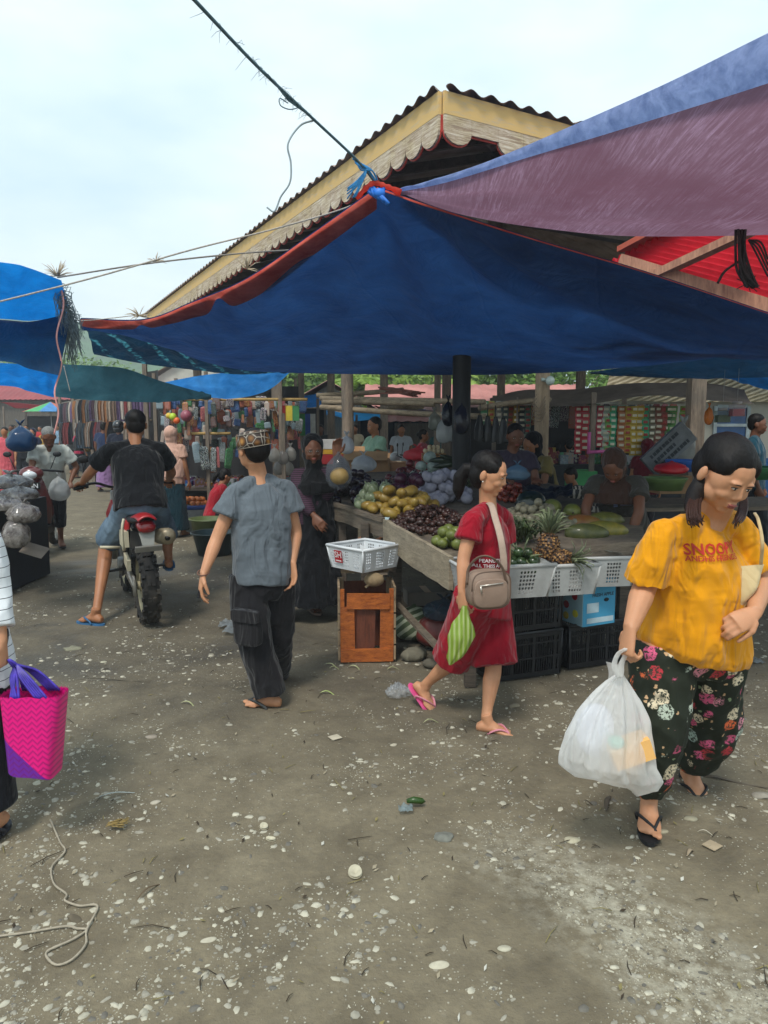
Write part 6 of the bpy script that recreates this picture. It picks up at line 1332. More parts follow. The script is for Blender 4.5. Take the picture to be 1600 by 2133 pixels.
# local: +Y forward, rear wheel at y=0
wheel(e,(0,0,.31),.30,.135,rub,creamr); wheel(e,(0,1.32,.33),.32,.09,rub,creamr)
m=MB(); 
for x in(-.085,.085): m.tube([(x,0,.31),(x,.28,.36),(x*.7,.5,.4)],[.02,.026,.03],8,0,.7)
m.build('swingarm',alu,e)
m=MB(); m.tube(cr_([(0,-.1,.78),(0,.2,.74),(0,.5,.72),(0,.8,.82),(0,1.0,.92)],3),.028,8)
for x in(-.1,.1): m.tube(cr_([(x*.6,.48,.72),(x,.5,.4),(x,.75,.28),(x*.8,.95,.5),(x*.3,1.02,.88)],4),.016,8); m.tube([(x*.9,.1,.76),(x*.8,.48,.42)],.014,8)
m.build('frame',blkm,e)
m=MB(); m.box((0,.66,.42),(.2,.26,.2)); m.box((0,.72,.57),(.15,.14,.16),Matrix.Rotation(-.3,3,'X')); m.tube([(-.14,.62,.38),(.14,.62,.38)],.075,16); m.tube([(-.11,.78,.36),(.12,.78,.36)],.06,14); m.build('engine',alu,e)
m=MB(); m.loft([(V((0,-.2,.86)),V((.07,0,0)),V((0,0,.02))),(V((0,0,.85)),V((.1,0,0)),V((0,0,.035))),(V((0,.3,.83)),V((.105,0,0)),V((0,0,.04))),(V((0,.52,.84)),V((.08,0,0)),V((0,0,.045)))],16,0,True,True,2.6); m.build('seat',plain('#17181b',.6),e)
m=MB(); m.loft([(V((0,.5,.84)),V((.07,0,0)),V((0,0,.06))),(V((0,.68,.88)),V((.12,0,0)),V((0,0,.09))),(V((0,.86,.9)),V((.11,0,0)),V((0,0,.09))),(V((0,.98,.9)),V((.05,0,0)),V((0,0,.05)))],18,0,True,True,2.6); m.build('fuel_tank',redpl2,e)
for x in(-1,1): m=MB(); m.add([V((x*.13,.95,.93)),V((x*.17,1.05,.8)),V((x*.16,.85,.58)),V((x*.13,.7,.74))]+[V((x*.115,.95,.93)),V((x*.15,1.05,.8)),V((x*.14,.85,.58)),V((x*.115,.7,.74))],[(0,1,2,3),(7,6,5,4),(0,4,5,1),(1,5,6,2),(2,6,7,3),(3,7,4,0)]); m.build('side_shroud',redpl2,e)
m=MB(); 
def fen(u,v): x=(u-.5)*.17*(1-.25*v); y=.12-.46*v; return V((x,y,.86+.05*math.sin(v*2.2)-abs(u-.5)**2*.12))
m.grid(fen,12,14); o=m.build('rear_fender',redpl2,e); q=o.modifiers.new('t','SOLIDIFY'); q.thickness=.012
for x in(-1,1): m=MB(); m.loft([(V((x*.09,.1,.80)),V((.014,0,0)),V((0,0,.06))),(V((x*.1,.3,.76)),V((.016,0,0)),V((0,0,.1))),(V((x*.09,.45,.78)),V((.014,0,0)),V((0,0,.05)))],12); m.build('side_panel',redpl2,e)
m=MB(); m.loft([(V((0,-.31,.81)),V((.055,0,0)),V((0,.0,.03))),(V((0,-.28,.82)),V((.07,0,0)),V((0,.0,.045))),(V((0,-.2,.83)),V((.07,0,0)),V((0,0,.045)))],16,0,True,True,2.6); m.build('tail_light',plain('#7a0f14',.2,coat=.5),e)
m=MB(); m.add([(-.06,-.27,.78),(.06,-.27,.78),(.04,-.31,.66),(-.04,-.31,.66),(-.06,-.255,.78),(.06,-.255,.78),(.04,-.295,.66),(-.04,-.295,.66)],[(3,2,1,0),(4,5,6,7),(0,1,5,4),(2,3,7,6),(1,2,6,5),(0,4,7,3)]); m.box((0,-.31,.655),(.2,.02,.045),Matrix.Rotation(.4,3,'X')); m.build('plate_holder',alu,e)
m=MB(); m.tube([(.17,-.16,.70),(.175,-.13,.71),(.18,.25,.66),(.17,.3,.65)],[.055,.068,.068,.04],18); m.tube(cr_([(.17,.3,.65),(.15,.5,.6),(.14,.8,.45),(.05,.92,.5)],4),.022,8); m.build('exhaust',mat('tan_exhaust','#9b8f77',.45,.15,8,metal=.4,dirt=.4),e)
m=MB(); m.tube([(.17,-.165,.70),(.17,-.14,.70)],.022,12); m.build('exhaust_tip',plain('#0a0a0b',.5),e)
for x in(-.1,.1): m=MB(); m.tube([(x,1.32,.33),(x,1.18,.62),(x,1.02,1.0)],[.028,.026,.02],10); m.build('fork',alu,e)
m=MB(); m.grid(lambda u,v:V(((u-.5)*.12,1.12+.36*v,.75-.06*(2*v-1)**2-abs(u-.5)**2*.1)),8,12); o=m.build('front_fender',redpl2,e); o.modifiers.new('t','SOLIDIFY').thickness=.01
m=MB(); m.tube(cr_([(-.42,.9,1.06),(-.25,.95,1.09),(-.1,1.0,1.04),(.1,1.0,1.04),(.25,.95,1.09),(.42,.9,1.06)],4),.012,8); o=m.build('handlebar',blkm,e)
for x in(-.4,.4): m=MB(); m.tube([(x*1.08,.89,1.058),(x*.78,.915,1.07)],.018,10); m.build('grip',plain('#0f1012',.8),o)
m=MB(); m.tube(cr_([(-.3,.95,1.08),(-.34,.93,1.2),(-.32,.93,1.28)],3),.007,6); m.ell((-.33,.93,1.31),(.055,.012,.035)); m.build('mirror',blkm,e)
m=MB(); m.box((0,1.05,1.0),(.17,.05,.2),Matrix.Rotation(.3,3,'X')); m.build('headlight_cowl',redpl2,e)
m=MB(); 
for i in range(34):
    t=i/34; 
    for z in(.05,-.05): m.box((-.095,.0+.5*t,.33+z+.04*t),(.012,.011,.012))
for i in range(18): a=math.pi/2+math.pi*i/17; m.box((-.095,math.cos(a)*.055*1.6-.0,.33+math.sin(a)*.052),(.012,.01,.01))
m.build('chain',plain('#8a867c',.4,metal=.6),e)
m=MB(); m.tube([(-.1,0,.31),(-.085,0,.31)],.085,20); m.build('sprocket',alu,e)
m=MB(); m.box((-.115,.14,.49),(.03,.2,.09),Matrix.Rotation(.2,3,'X')); m.build('chain_guard',crm,e)
m=MB(); m.tube(cr_([(-.13,.02,.86),(-.15,.0,.78),(-.15,.02,.62),(-.13,.1,.6)],4),.011,8); m.box((-.12,.2,.68),(.05,.22,.13)); m.tube([(-.14,.35,.58),(-.3,.34,.6)],.013,8); m.build('rack_frame',crm,e)
for x in(-1,1): m=MB(); m.tube([(x*.1,.52,.36),(x*.26,.52,.36)],.013,8); m.box((x*.23,.52,.36),(.1,.05,.02)); m.build('foot_peg',blkm,e)
TB=V((-1.93,5.92,0)); ha=R(26); e.location=TB; e.rotation_euler=(0,R(-2),ha)
Bm=Matrix.Rotation(ha,3,'Z'); B=lambda x,y,z:TB+Bm@V((x,y,z))
J={'hipL':B(-.1,.2,.93),'hipR':B(.1,.2,.93),'shL':B(-.21,.34,1.43),'shR':B(.21,.34,1.43),'neck':B(0,.38,1.49),'head':B(.01,.42,1.60),'hf':Bm@V((.05,1,-.1)),'hs':.235,
'elL':B(-.36,.52,1.2),'wrL':B(-.40,.83,1.1),'elR':B(.31,.52,1.19),'wrR':B(.34,.83,1.1),'hdL':Bm@V((-.1,1,-.25)),'hdR':Bm@V((.1,1,-.25)),'pnL':V((0,0,-1)),'pnR':V((0,0,-1)),'cuL':1.1,'cuR':1.1,
'knL':B(-.24,.56,.60),'anL':P(199,1238,5.86),'knR':B(.26,.6,.62),'anR':B(.26,.5,.42),'ftL':Bm@V((-.7,.75,0)),'ftR':Bm@V((.1,1,0))}
fixsh(J,.03,.05)
J['anL'].z=.085
pe=E('person','rider seen from behind in a black t-shirt and denim shorts on the trail motorbike','person',(J['anL'].x,J['anL'].y,0))
body_mesh(pe,J,'md',1.06,.006,False,fat=1.1)
shirt(pe,J,cloth('#101217'),1.0,.009,.62,1.1,hem=-.02,amp=.009,seed=4,sr=.085,rings=[(-.06,.212,.2),(.1,.212,.195),(.35,.195,.155),(.6,.205,.15),(.8,.205,.135),(.93,.18,.105),(1.0,.13,.08),(1.06,.07,.06)])
dn=mat('faded_denim','#4f6478',.85,.25,6,200,.001,.3,c2='#7388997'[:7])
trousers(pe,J,dn,1.05,.009,.98,1.02,1.15,name='denim_shorts',rk=.092,amp=.009,seed=2)
hair(pe,J,'short',vox=.007); 
for sd in 'LR': o,d,up,r=J['_f'+sd]; flipflop(pe,o,d,up,r,1 if sd=='R' else -1,plain('#2f5f88',.6),1.05)
def moped(label,loc,rz,body,leg='#14161a',plate=None,group=None,lean=0):
    e=E('moped',label,'motorbike',(0,0,0),group); bm=mat('moped_body',body,.3,.1,5,coat=.5,dirt=.15); dk=plain('#17181b',.5)
    wheel(e,(0,0,.27),.27,.09,rub,alu,knob=False); wheel(e,(0,1.22,.27),.27,.08,rub,alu,knob=False)
    m=MB(); m.loft([(V((0,-.3,.72)),V((.07,0,0)),V((0,0,.05))),(V((0,.05,.66)),V((.12,0,0)),V((0,0,.12))),(V((0,.4,.55)),V((.11,0,0)),V((0,0,.14))),(V((0,.6,.4)),V((.09,0,0)),V((0,0,.1)))],18,0,True,True,2.6); m.build('body',bm,e)
    m=MB(); m.loft([(V((0,-.25,.8)),V((.08,0,0)),V((0,0,.03))),(V((0,.1,.79)),V((.12,0,0)),V((0,0,.04))),(V((0,.42,.74)),V((.1,0,0)),V((0,0,.04)))],16); m.build('seat',dk,e)
    m=MB(); m.loft([(V((0,.92,.4)),V((.17,0,0)),V((0,.03,0))),(V((0,.95,.65)),V((.2,0,0)),V((0,.05,0))),(V((0,1.0,.86)),V((.15,0,0)),V((0,.06,0))),(V((0,.98,.98)),V((.1,0,0)),V((0,.05,0)))],18,0,True,True,2.6); m.build('leg_shield',bm,e)
    m=MB(); m.box((0,.75,.3),(.22,.4,.08)); m.tube([(-.1,.5,.3),(.14,.5,.3)],.07,14); m.build('engine',dk,e)
    m=MB(); m.ell((0,1.04,1.02),(.14,.1,.09),None,16,10); m.build('handlebar_cowl',bm,e); m=MB(); m.tube(cr_([(-.33,.86,1.03),(-.1,.98,1.06),(.1,.98,1.06),(.33,.86,1.03)],4),.014,8); m.build('handlebar',dk,e)
    m=MB(); m.ell((0,1.1,1.01),(.085,.06,.055),None,16,10); m.build('headlight',plain('#c9ced2',.1,coat=1),e)
    for x in(-1,1): m=MB(); m.tube([(x*.2,.95,1.07),(x*.26,.94,1.22)],.006,5); m.ell((x*.28,.94,1.25),(.05,.012,.035),None,12,8); m.build('mirror',dk,e)
    m=MB(); m.grid(lambda u,v:V(((u-.5)*.12,1.0+.42*v,.57-.22*(2*v-1)**2)),6,10); o=m.build('front_mudguard',bm,e); o.modifiers.new('t','SOLIDIFY').thickness=.01
    for x in(-.06,.06): m=MB(); m.tube([(x,1.22,.27),(x,1.05,.75)],.018,8); m.build('fork',alu,e)
    m=MB(); m.tube([(.12,-.3,.4),(.13,.2,.34)],[.045,.03],12); m.build('exhaust',alu,e)
    if plate:
        m=MB(); m.box((0,1.135,.88),(.23,.008,.085),None,0); 
        vs,fs=textgeo(plate,.075,.001); m.add([V((-x.x,1.1405,.855+x.y)) for x in vs],[f for f in fs],1); m.build('number_plate',[plain('#0d0e10',.5),plain('#c9ccce',.5)],e)
    e.location=loc; e.rotation_euler=(0,lean,rz); return e
moped('dark red moped parked facing the camera beside the old man',V((P(88,1000,9.3).x-.15,9.9,0)),R(192),'#5a1a1c',plate='F 24N')
# old man
J=px_pose(100,9.5,25,1.66,lean=.5,nod=.3,arms=('hip','low')); person('old man with grey hair and a loose white shirt stooping over the parked moped',J,'#b9bcb6','#1d2028','dk',vox=.012,length=1.5,hc='#6a6a68',sleeve=.7)
for (px,py,Y,w_,h,c,a,l) in ((122,990,9.2,.26,.32,'#b9bcbd',.75,'white plastic bag hanging from the handlebar of the dark red moped'),(42,884,9.0,.34,.34,'#12406a',.97,'bulging blue plastic bag at the left behind the moped')):
    m=MB(); bagshape(m,P(px,py,Y),w_,h,w_*.8,int(px)); m.build('plastic_bag',clearmat('mb%d'%px,c,a),at=P(px,py,Y),label=l,cat='plastic bag')
# ================= background people =================
bgp=[
 # px,Y,face,h,label,top,bot,sk,hr/hj,kw
 (356,10.6,165,1.56,'woman in a peach headscarf walking away beside the rider','#bd9482','#10303a','md','#c99e8c',dict(skirt=True,hjdrop=.42)),
 (180,23,60,1.6,'woman in a yellow shirt with a dark bag walking in the far lane','#b8902a','#8a8f92','md','bun',{}),
 (163,22.5,150,1.5,'woman in a black headscarf and red bag beside the yellow shirt','#a3284a','#22242b','md','#14151b',dict(hjdrop=.4)),
 (216,18,170,1.66,'man in a dark blue shirt and lilac sarong behind the rider','#22304e','#8a6a96','dk','short',dict(skirt=True)),
 (247,16,185,1.66,'motorcyclist in a black helmet and dark jacket beyond the rider','#1a2030','#1a1c22','dk','short',dict(hat='helmet')),
 (311,17,10,1.6,'person in a pale sleeveless top standing at the clothes stalls','#a9abb0','#3a3d48','md','short',{}),
 (10,17,10,1.55,'woman in a red and white patterned dress at the left edge','#c05560','#c05560','md','short',dict(skirt=True)),
 (42,19,30,1.5,'woman in a black headscarf behind the blue bag','#22242b','#22242b','md','#121318',{}),
 (68,20,0,1.5,'person in a navy headscarf behind the old man','#1c2238','#22242b','md','#1b2138',{}),
 (55,30,10,1.6,'man in a tan shirt in the far crowd','#b08a60','#333','md','short',{}),
 (84,32,350,1.55,'person in a red top under the colourful umbrella','#a82a30','#333','md','short',{}),
 (137,27,0,1.6,'person in a white top beside the pale goods in the far lane','#c3c8cc','#444a55','md','short',{}),
 (172,34,0,1.55,'woman in a pale pink headscarf in the distance','#b59a90','#555','md','#c9a79a',{}),
 (105,38,20,1.6,'person in a brown top in the most distant crowd','#5a4638','#333','md','bun',{}),
 (30,40,0,1.6,'person in a dark top at the far left of the crowd','#2b2e38','#333','md','short',{}),
 (783,10.2,-60,1.7,'man in a pale green shirt weighing goods at the cartons','#7fa08a','#2b2e33','md','short',dict(arms=('fwd','fwd'))),
 (836,16,5,1.6,'man in a white shirt walking behind the hall','#b9c0c8','#2b2e38','md','short',{}),
 (1103,12.5,0,1.25,'boy in a pale pink shirt behind the long black headscarf','#b7a3a6','#3a3d48','dk','short',{}),
 (1187,12.2,170,1.35,'boy in a bright green shirt standing with his back turned','#5aa67a','#4a4a52','md','short',dict(arms=('hip','hip'))),
 (1161,12.6,160,1.3,'girl in a pink top beside the boy in green','#c98a94','#a08a80','md','short',{}),
 (1350,9.8,172,1.4,'person in a maroon hooded top behind the sachets','#5c1524','#2a2a30','md','#5c1524',{}),
 (1572,8.8,60,1.72,'man in a teal shirt at the right edge facing right','#1e4656','#23262b','dk','short',{}),
 (668,18,0,1.6,'man in a dark striped shirt far behind the woman in black','#2b2f2f','#333','dk','short',{}),
 (640,22,20,1.55,'person in an orange top among the far stalls','#8a4a38','#333','md','bun',{}),
 (1395,11.5,-20,1.5,'person in a black headscarf leaning by the sack at the right','#23252c','#23252c','md','#101116',dict(lean=.3)),
 (150,25,20,1.6,'man in a grey t-shirt among shoppers in the far lane','#6a6c70','#333','md','short',{}),
 (198,27,-20,1.55,'woman in a purple headscarf in the far lane','#5a3a5c','#333','md','#5a3a5c',{}),
 (228,30,10,1.6,'man in a faded orange shirt far down the lane','#a8683a','#333','dk','short',{}),
 (268,24,-30,1.6,'man in a black shirt by the far clothes rails','#1c1e24','#333','md','short',{}),
 (290,20,30,1.55,'woman in a brown headscarf at the clothes rails','#6a4a3c','#333','md','#7c5a48',{}),
 (120,33,0,1.6,'person in a light blue shirt near the umbrella pole','#7a98b0','#333','md','short',{}),
 (95,24,15,1.5,'woman in a mustard headscarf behind the old man','#a8843c','#333','md','#a8843c',{}),
 (25,26,-10,1.6,'man in a green shirt at the far left','#3c6a4a','#333','dk','short',{}),
 (560,14.5,20,1.55,'woman in a dark red headscarf behind the man in grey','#5a2028','#333','md','#5a2028',{}),
 (740,19,-20,1.6,'man in a cream shirt far behind the cartons','#b0a890','#333','md','short',{}),
 (915,18,10,1.55,'woman in a teal headscarf far behind the hanging bags','#2c5a5c','#333','md','#2c5a5c',{}),
 (990,17,-10,1.6,'man in a navy shirt beyond the black hall post','#26304a','#333','dk','short',{}),
 (1240,24,0,1.55,'person in a grey top seen far behind the sachets','#70767c','#333','md','short',{}),
]
for px,Y,face,h,lab,top,bot,sk,hh,kw in bgp:
    kw=dict(kw); arms=kw.pop('arms',('down','down')); lean=kw.pop('lean',0)
    hj=hh if hh.startswith('#') else None
    J=px_pose(px,Y,face,h,arms=arms,lean=lean,stride=random.choice((.03,.1,.15)))
    b=bot if len(bot)==7 else '#333338'
    person(lab,J,top,b,sk,'short' if hj else hh,hj,vox=.014 if Y<13 else .02,face=Y<14,**kw)
# squatting girl in red
J=px_pose(438,10.6,120,1.5,kneel=1,lean=.3,nod=.4,arms=('fwd','fwd')); person('girl in a red shirt squatting beside the green tubs',J,'#a8202e','#23252c','md','tail',vox=.012,hem=-.05)
# woman in pink on a white moped
q=P(888,900,13.5); moped('white moped carrying the woman in pink behind the hall',V((q.x+.45,13.3,0)),R(78),'#b5b9bd')
J=px_pose(880,13.4,75,1.58,sit=.15,arms=('bike','bike')); 
for sd in 'LR': pass
person('woman in a pink shirt sitting on the white moped',J,'#b8505e','#4a4c52','md','bun',vox=.014)
m=MB(); bagshape(m,P(870,930,12.5),.5,.25,.4,3); m.build('plastic_bag',plain('#b82a3a',.5),at=P(870,930,12.5),label='red plastic bundle in front of the white moped',cat='plastic bag')
# tubs and cooler
for i,(px,py,Y,r,h,c,l) in enumerate(((442,1145,9.1,.27,.26,'#2c3b3c','dark grey green tub in front of the squatting girl'),(434,1118,9.9,.26,.33,'#59653f','olive green tub with a pale rim beside the squatting girl'))):
    c0=P(px,1000,Y); c0=V((c0.x,Y,0)); m=MB(); m.lathe([(0,.01),(r*.72,.0),(r*.95,h),(r*1.06,h+.008),(r*1.06,h+.025),(r*.93,h+.02),(r*.7,.03),(0,.03)],c0,30); m.build('plastic_tub',plain(c,.4),at=c0,label=l,cat='tub')
cl=E('plastic_tub','white bucket with a blue rim holding oranges beside the lane','tub',(P(405,1000,11.2).x,11.2,0)); c0=V(cl['_w']); m=MB(); m.lathe([(0,.0),(.2,.0),(.23,.34),(.23,.4),(.21,.4),(0,.38)],c0,24); m.build('bucket',plain('#9fa6a8',.5),cl); m=MB(); m.lathe([(.232,.34),(.25,.35),(.25,.4),(.225,.405)],c0,24); m.build('rim',plain('#2b4a8f',.4),cl)
m,mt=fruit('o',.04,'#b8541c','#c9772c',.5); heap('orange',m,mt,'orange in the heap on the blue rimmed bucket','oranges on the bucket','orange',c0+V((0,0,.39)),.2,.2,.04,26,2,slope=0)
# ================= toy and clothes stalls at the left =================
rg=random.Random(21)
PAL=['#8f2a30','#b0b4b8','#2a4a8a','#b8862c','#1d2028','#5a2a5c','#c0603c','#3c7a4a','#ccc8c0','#a84a6c','#30343c','#7a5a3c','#96a8b4','#20242c','#d0a090']
def packmat(i):
    k=('pack',i)
    if k not in MC:
        a=NT('printed_packet'); v=a.n('TexVoronoi'); v.inputs['Scale'].default_value=22+i*2; a.l(a.co(),v.inputs['Vector']); c=h2l(PAL[i%len(PAL)]); 
        a.base(a.mix(a.ramp(v.outputs['Color'],[(.55,(0,0,0)),(.56,(1,1,1))]),tuple(x*.7 for x in c),a.mix(.25,h2l(PAL[(i*7+3)%len(PAL)]),a.mix(.5,v.outputs['Color'],(.1,.1,.1))))); a.b.inputs['Roughness'].default_value=.25; a.bump(a.noise(a.co(),30,3),.4,.01); MC[k]=a.m
    return MC[k]
ts=E('toy_stall','dark toy stall crowded with hanging packets at the left of the hall','stall',(P(480,900,12.4).x,12.4,0))
dkc=mat('dark_stall_cloth','#1b1c20',.9,.4,3,c2='#2e2c2e')
m=MB(); a=P(322,900,12.9);b=P(620,900,12.4); 
m.grid(lambda u,v:V((lerp(a.x,b.x,u),lerp(13.2,12.6,u)+.04*math.sin(u*40),.5+1.75*v)),60,10); m.build('backcloth',dkc,ts)
for px,Y in ((325,11.6),(432,11.3),(585,10.9),(617,12.9),(370,12.9)):
    q=P(px,900,Y); m=MB(); m.beam((q.x,Y,0),(q.x,Y,2.4),.05,.05); m.build('post',postw,ts)
for (p0,p1,Y0,Y1,py) in ((322,640,11.6,10.9,832),(395,480,11.4,11.3,903)):
    m=MB(); m.tube([P(p0,py,Y0),P(p1,py,Y1)],.022,8); m.build('rail',wood('yellow_pole','#8a6a3a','#b89a62'),ts)
m=MB(); q0=P(330,900,11.8); q1=P(600,900,11.3); m.box(((q0.x+q1.x)/2,11.9,.62),(q1.x-q0.x,1.0,.05)); m.build('display_shelf',twd,ts)
m=MB(); m.box(((q0.x+q1.x)/2,12.0,.3),(q1.x-q0.x-.1,.9,.6)); m.build('display_base',dkc,ts)
PK={}
def packet(x,y,z,w_,h,i,label,grp,cat='packet'):
    key=i%13
    if key not in PK:
        m=MB(); m.loft([(V((0,0,0)),V((.3,0,0)),V((0,.015,0))),(V((0,0,-.12)),V((.5,0,0)),V((0,.12,0))),(V((0,0,-.85)),V((.5,0,0)),V((0,.12,0))),(V((0,0,-1)),V((.45,0,0)),V((0,.01,0)))],10,0,True,False,5)
        o=m.build('hanging_packet',packmat(key),at=(0,0,0),label=label,cat=cat,group=grp); PK[key]=o
        o.location=(x,y,z); o.scale=(w_,w_,h); o.rotation_euler=(0,rg.uniform(-.06,.06),rg.uniform(-.4,.4)); return o
    return dup(PK[key],(x,y,z),rot=(0,rg.uniform(-.16,.16),rg.uniform(-.9,.9)),scale=(w_,w_,h),label=label,group=grp)
rows=[(833,11.3,.17,330,635,36,'top'),(850,11.45,.2,332,632,34,'second'),(872,11.35,.16,335,630,34,'third'),(888,11.5,.2,338,628,30,'fourth'),(908,11.6,.22,345,625,24,'fifth'),(928,11.35,.3,400,520,12,'lowest')]
for py,Y,h,p0,p1,n,nm in rows:
    for k in range(n):
        px=lerp(p0,p1,(k+rg.uniform(.2,.8))/n); q=P(px,py+rg.uniform(-9,9),Y+rg.uniform(-.15,.15)); packet(q.x,q.y,q.z,rg.uniform(.05,.15),h*rg.uniform(.5,1.35),rg.randrange(13),'small packaged toy hanging in the crowded %s row of the toy stall'%nm,'packets in the %s row of the toy stall'%nm)
for (px,py,r,c,l) in ((360,868,.055,'#a8c23a','lime toy ball hanging in the toy stall'),(368,876,.05,'#d0602c','orange toy ball hanging beside the lime one'),(352,866,.045,'#c9a83a','yellow toy ball at the left of the lime one'),(388,866,.085,'#8a4a58','round toy drum hanging right of the coloured balls')):
    m=MB(); m.ell(P(px,py,10.9),r,None,16,12); m.build('toy_ball',plain(c,.4),at=P(px,py,10.9),label=l,cat='toy')
for k in range(46):
    q=P(rg.uniform(340,590),900,11.6); i=rg.randrange(13); sz=(rg.uniform(.08,.2),rg.uniform(.08,.2),rg.uniform(.05,.14))
    m=MB(); m.box((q.x,rg.uniform(11.5,12.2),.645+sz[2]/2),sz,rg.uniform(-.6,.6)); m.build('goods_box',packmat(i),at=(q.x,11.8,.645),label='small colourful box of goods lying on the low shelf of the toy stall',cat='box',group='boxes on the low toy stall shelf')
# tied clear bags of snacks near the woman in black
for i,(px,py) in enumerate(((572,930),(590,935),(605,928),(580,958),(600,958))):
    m=MB(); bagshape(m,P(px,py,9.4+.1*i),.15,.2,.12,60+i); m.build('snack_bag',clearmat('snack%d'%(i%2),('#a8a49c','#8f8c88')[i%2],.7),at=P(px,py,9.4),label=('upper','lower')[i>2]+' clear snack bag left of the woman in black',cat='plastic bag',group=('upper','lower')[i>2]+' snack bags')
m=MB(); m.beam((P(590,900,9.5).x,9.5,0),(P(590,900,9.5).x,9.5,1.75),.05,.05); m.build('timber_post',postw,at=(P(590,900,9.5).x,9.5,0),label='thin timber post holding the snack bags',cat='post')
# colourful banner cloth & snack stand right of the woman in black
for (px,py,Y,w_,h,cs,l) in ((641,862,13,.09,.38,('#3c8a4c','#2b4f9a','#b8b8b0'),'narrow green and blue striped cloth hanging behind the woman in black'),(602,845,11.0,.1,.22,('#b82a2a','#c9b23a','#3c7a4a'),'red yellow green packet hanging on the stall post')):
    m=MB(); c=P(px,py,Y)
    for j,cc in enumerate(cs): m.box(c+V(((j-1)*w_,0,-h/2)),(w_*.98,.02,h))
    m.m=[j for j in range(3) for _ in range(6)]; m.build('hanging_cloth',[plain(x,.6) for x in cs],at=c,label=l,cat='cloth')
m=MB(); c=P(700,925,9.0); 
for j,(cc,hh) in enumerate((('#b8b4b0',.12),('#c9962a',.06),('#a8282c',.12))): m.box(c+V((0,0,-[0,.09,.18][j])),(.34,.2,hh-.005))
m.m=[j for j in range(3) for _ in range(6)]; m.build('snack_carton',[plain(x,.6) for x in ('#b8b4b0','#c9962a','#a8282c')],at=c,label='printed white yellow and red carton behind the raised hand',cat='box'); 
m=MB(); c2=V((c.x,9.0,0)); m.box(c2+V((0,.1,c.z/2-.14)),(.5,.4,c.z-.28)); m.build('counter',twd,at=c2,label='plain timber counter under the printed snack carton',cat='counter')
# clothes stalls
cs=E('clothes_stall','long dark clothes stall lining the lane behind the rider','stall',(P(260,900,19).x,19,0))
m=MB(); a=P(150,900,27);b=P(335,900,15.5)
m.grid(lambda u,v:V((lerp(a.x,b.x,u)+.05*math.sin(u*60),lerp(27,15.5,u),2.75*v)),50,6); m.build('backcloth',dkc,cs)
for u in (0,.25,.5,.75,1): m=MB(); q=V((lerp(a.x,b.x,u)+.0,lerp(27,15.5,u)-.9,0)); m.beam(q,q+V((0,0,2.8)),.08,.08); m.build('post',postw,cs)
m=MB(); m.tube([V((a.x,26.2,2.35)),V((b.x,14.7,2.35))],.025,8); m.tube([V((a.x,26.4,1.7)),V((b.x,14.9,1.7))],.02,8); m.build('rail',postw,cs)
GC={}
CP=['#5c4650','#8a7466','#2d3038','#4a5a6c','#7c3a3c','#a8988a','#35404a','#9a6a48','#5a5c60','#b0a8a0','#22242a','#6c5a7a']
def garment(x,y,z,i,h,label,grp):
    k=i%12
    if k not in GC:
        m=MB(); 
        def f(u,v): w_=.5*(.45+.55*min(1,v*3))*(1-.12*v); return V(((u-.5)*2*w_*.5,.035*math.sin(u*22)*v,-v))
        m.grid(f,18,8); m.grid(lambda u,v:f(u,v)+V((0,.08,0)),18,8); o=m.build('hanging_garment',cloth(CP[k]),at=(0,0,0),label=label,cat='garment',group=grp); GC[k]=o; o.location=(x,y,z); o.scale=(h*.8,.6,h); return
    dup(GC[k],(x,y,z),rot=(0,0,rg.uniform(.2,1.0)),scale=(h*.8,.6,h),label=label,group=grp)
for zt,yy,nm,h in ((2.33,.2,'upper',.62),(1.68,.35,'lower',.7)):
    for k in range(30):
        u=(k+.5)/30; garment(lerp(a.x,b.x,u)+rg.uniform(-.05,.05),lerp(27,15.5,u)-.8-yy*.3,zt,rg.randrange(12),h*rg.uniform(.85,1.1),'folded garment hanging on the %s rail of the clothes stall'%nm,'garments on the %s rail'%nm)
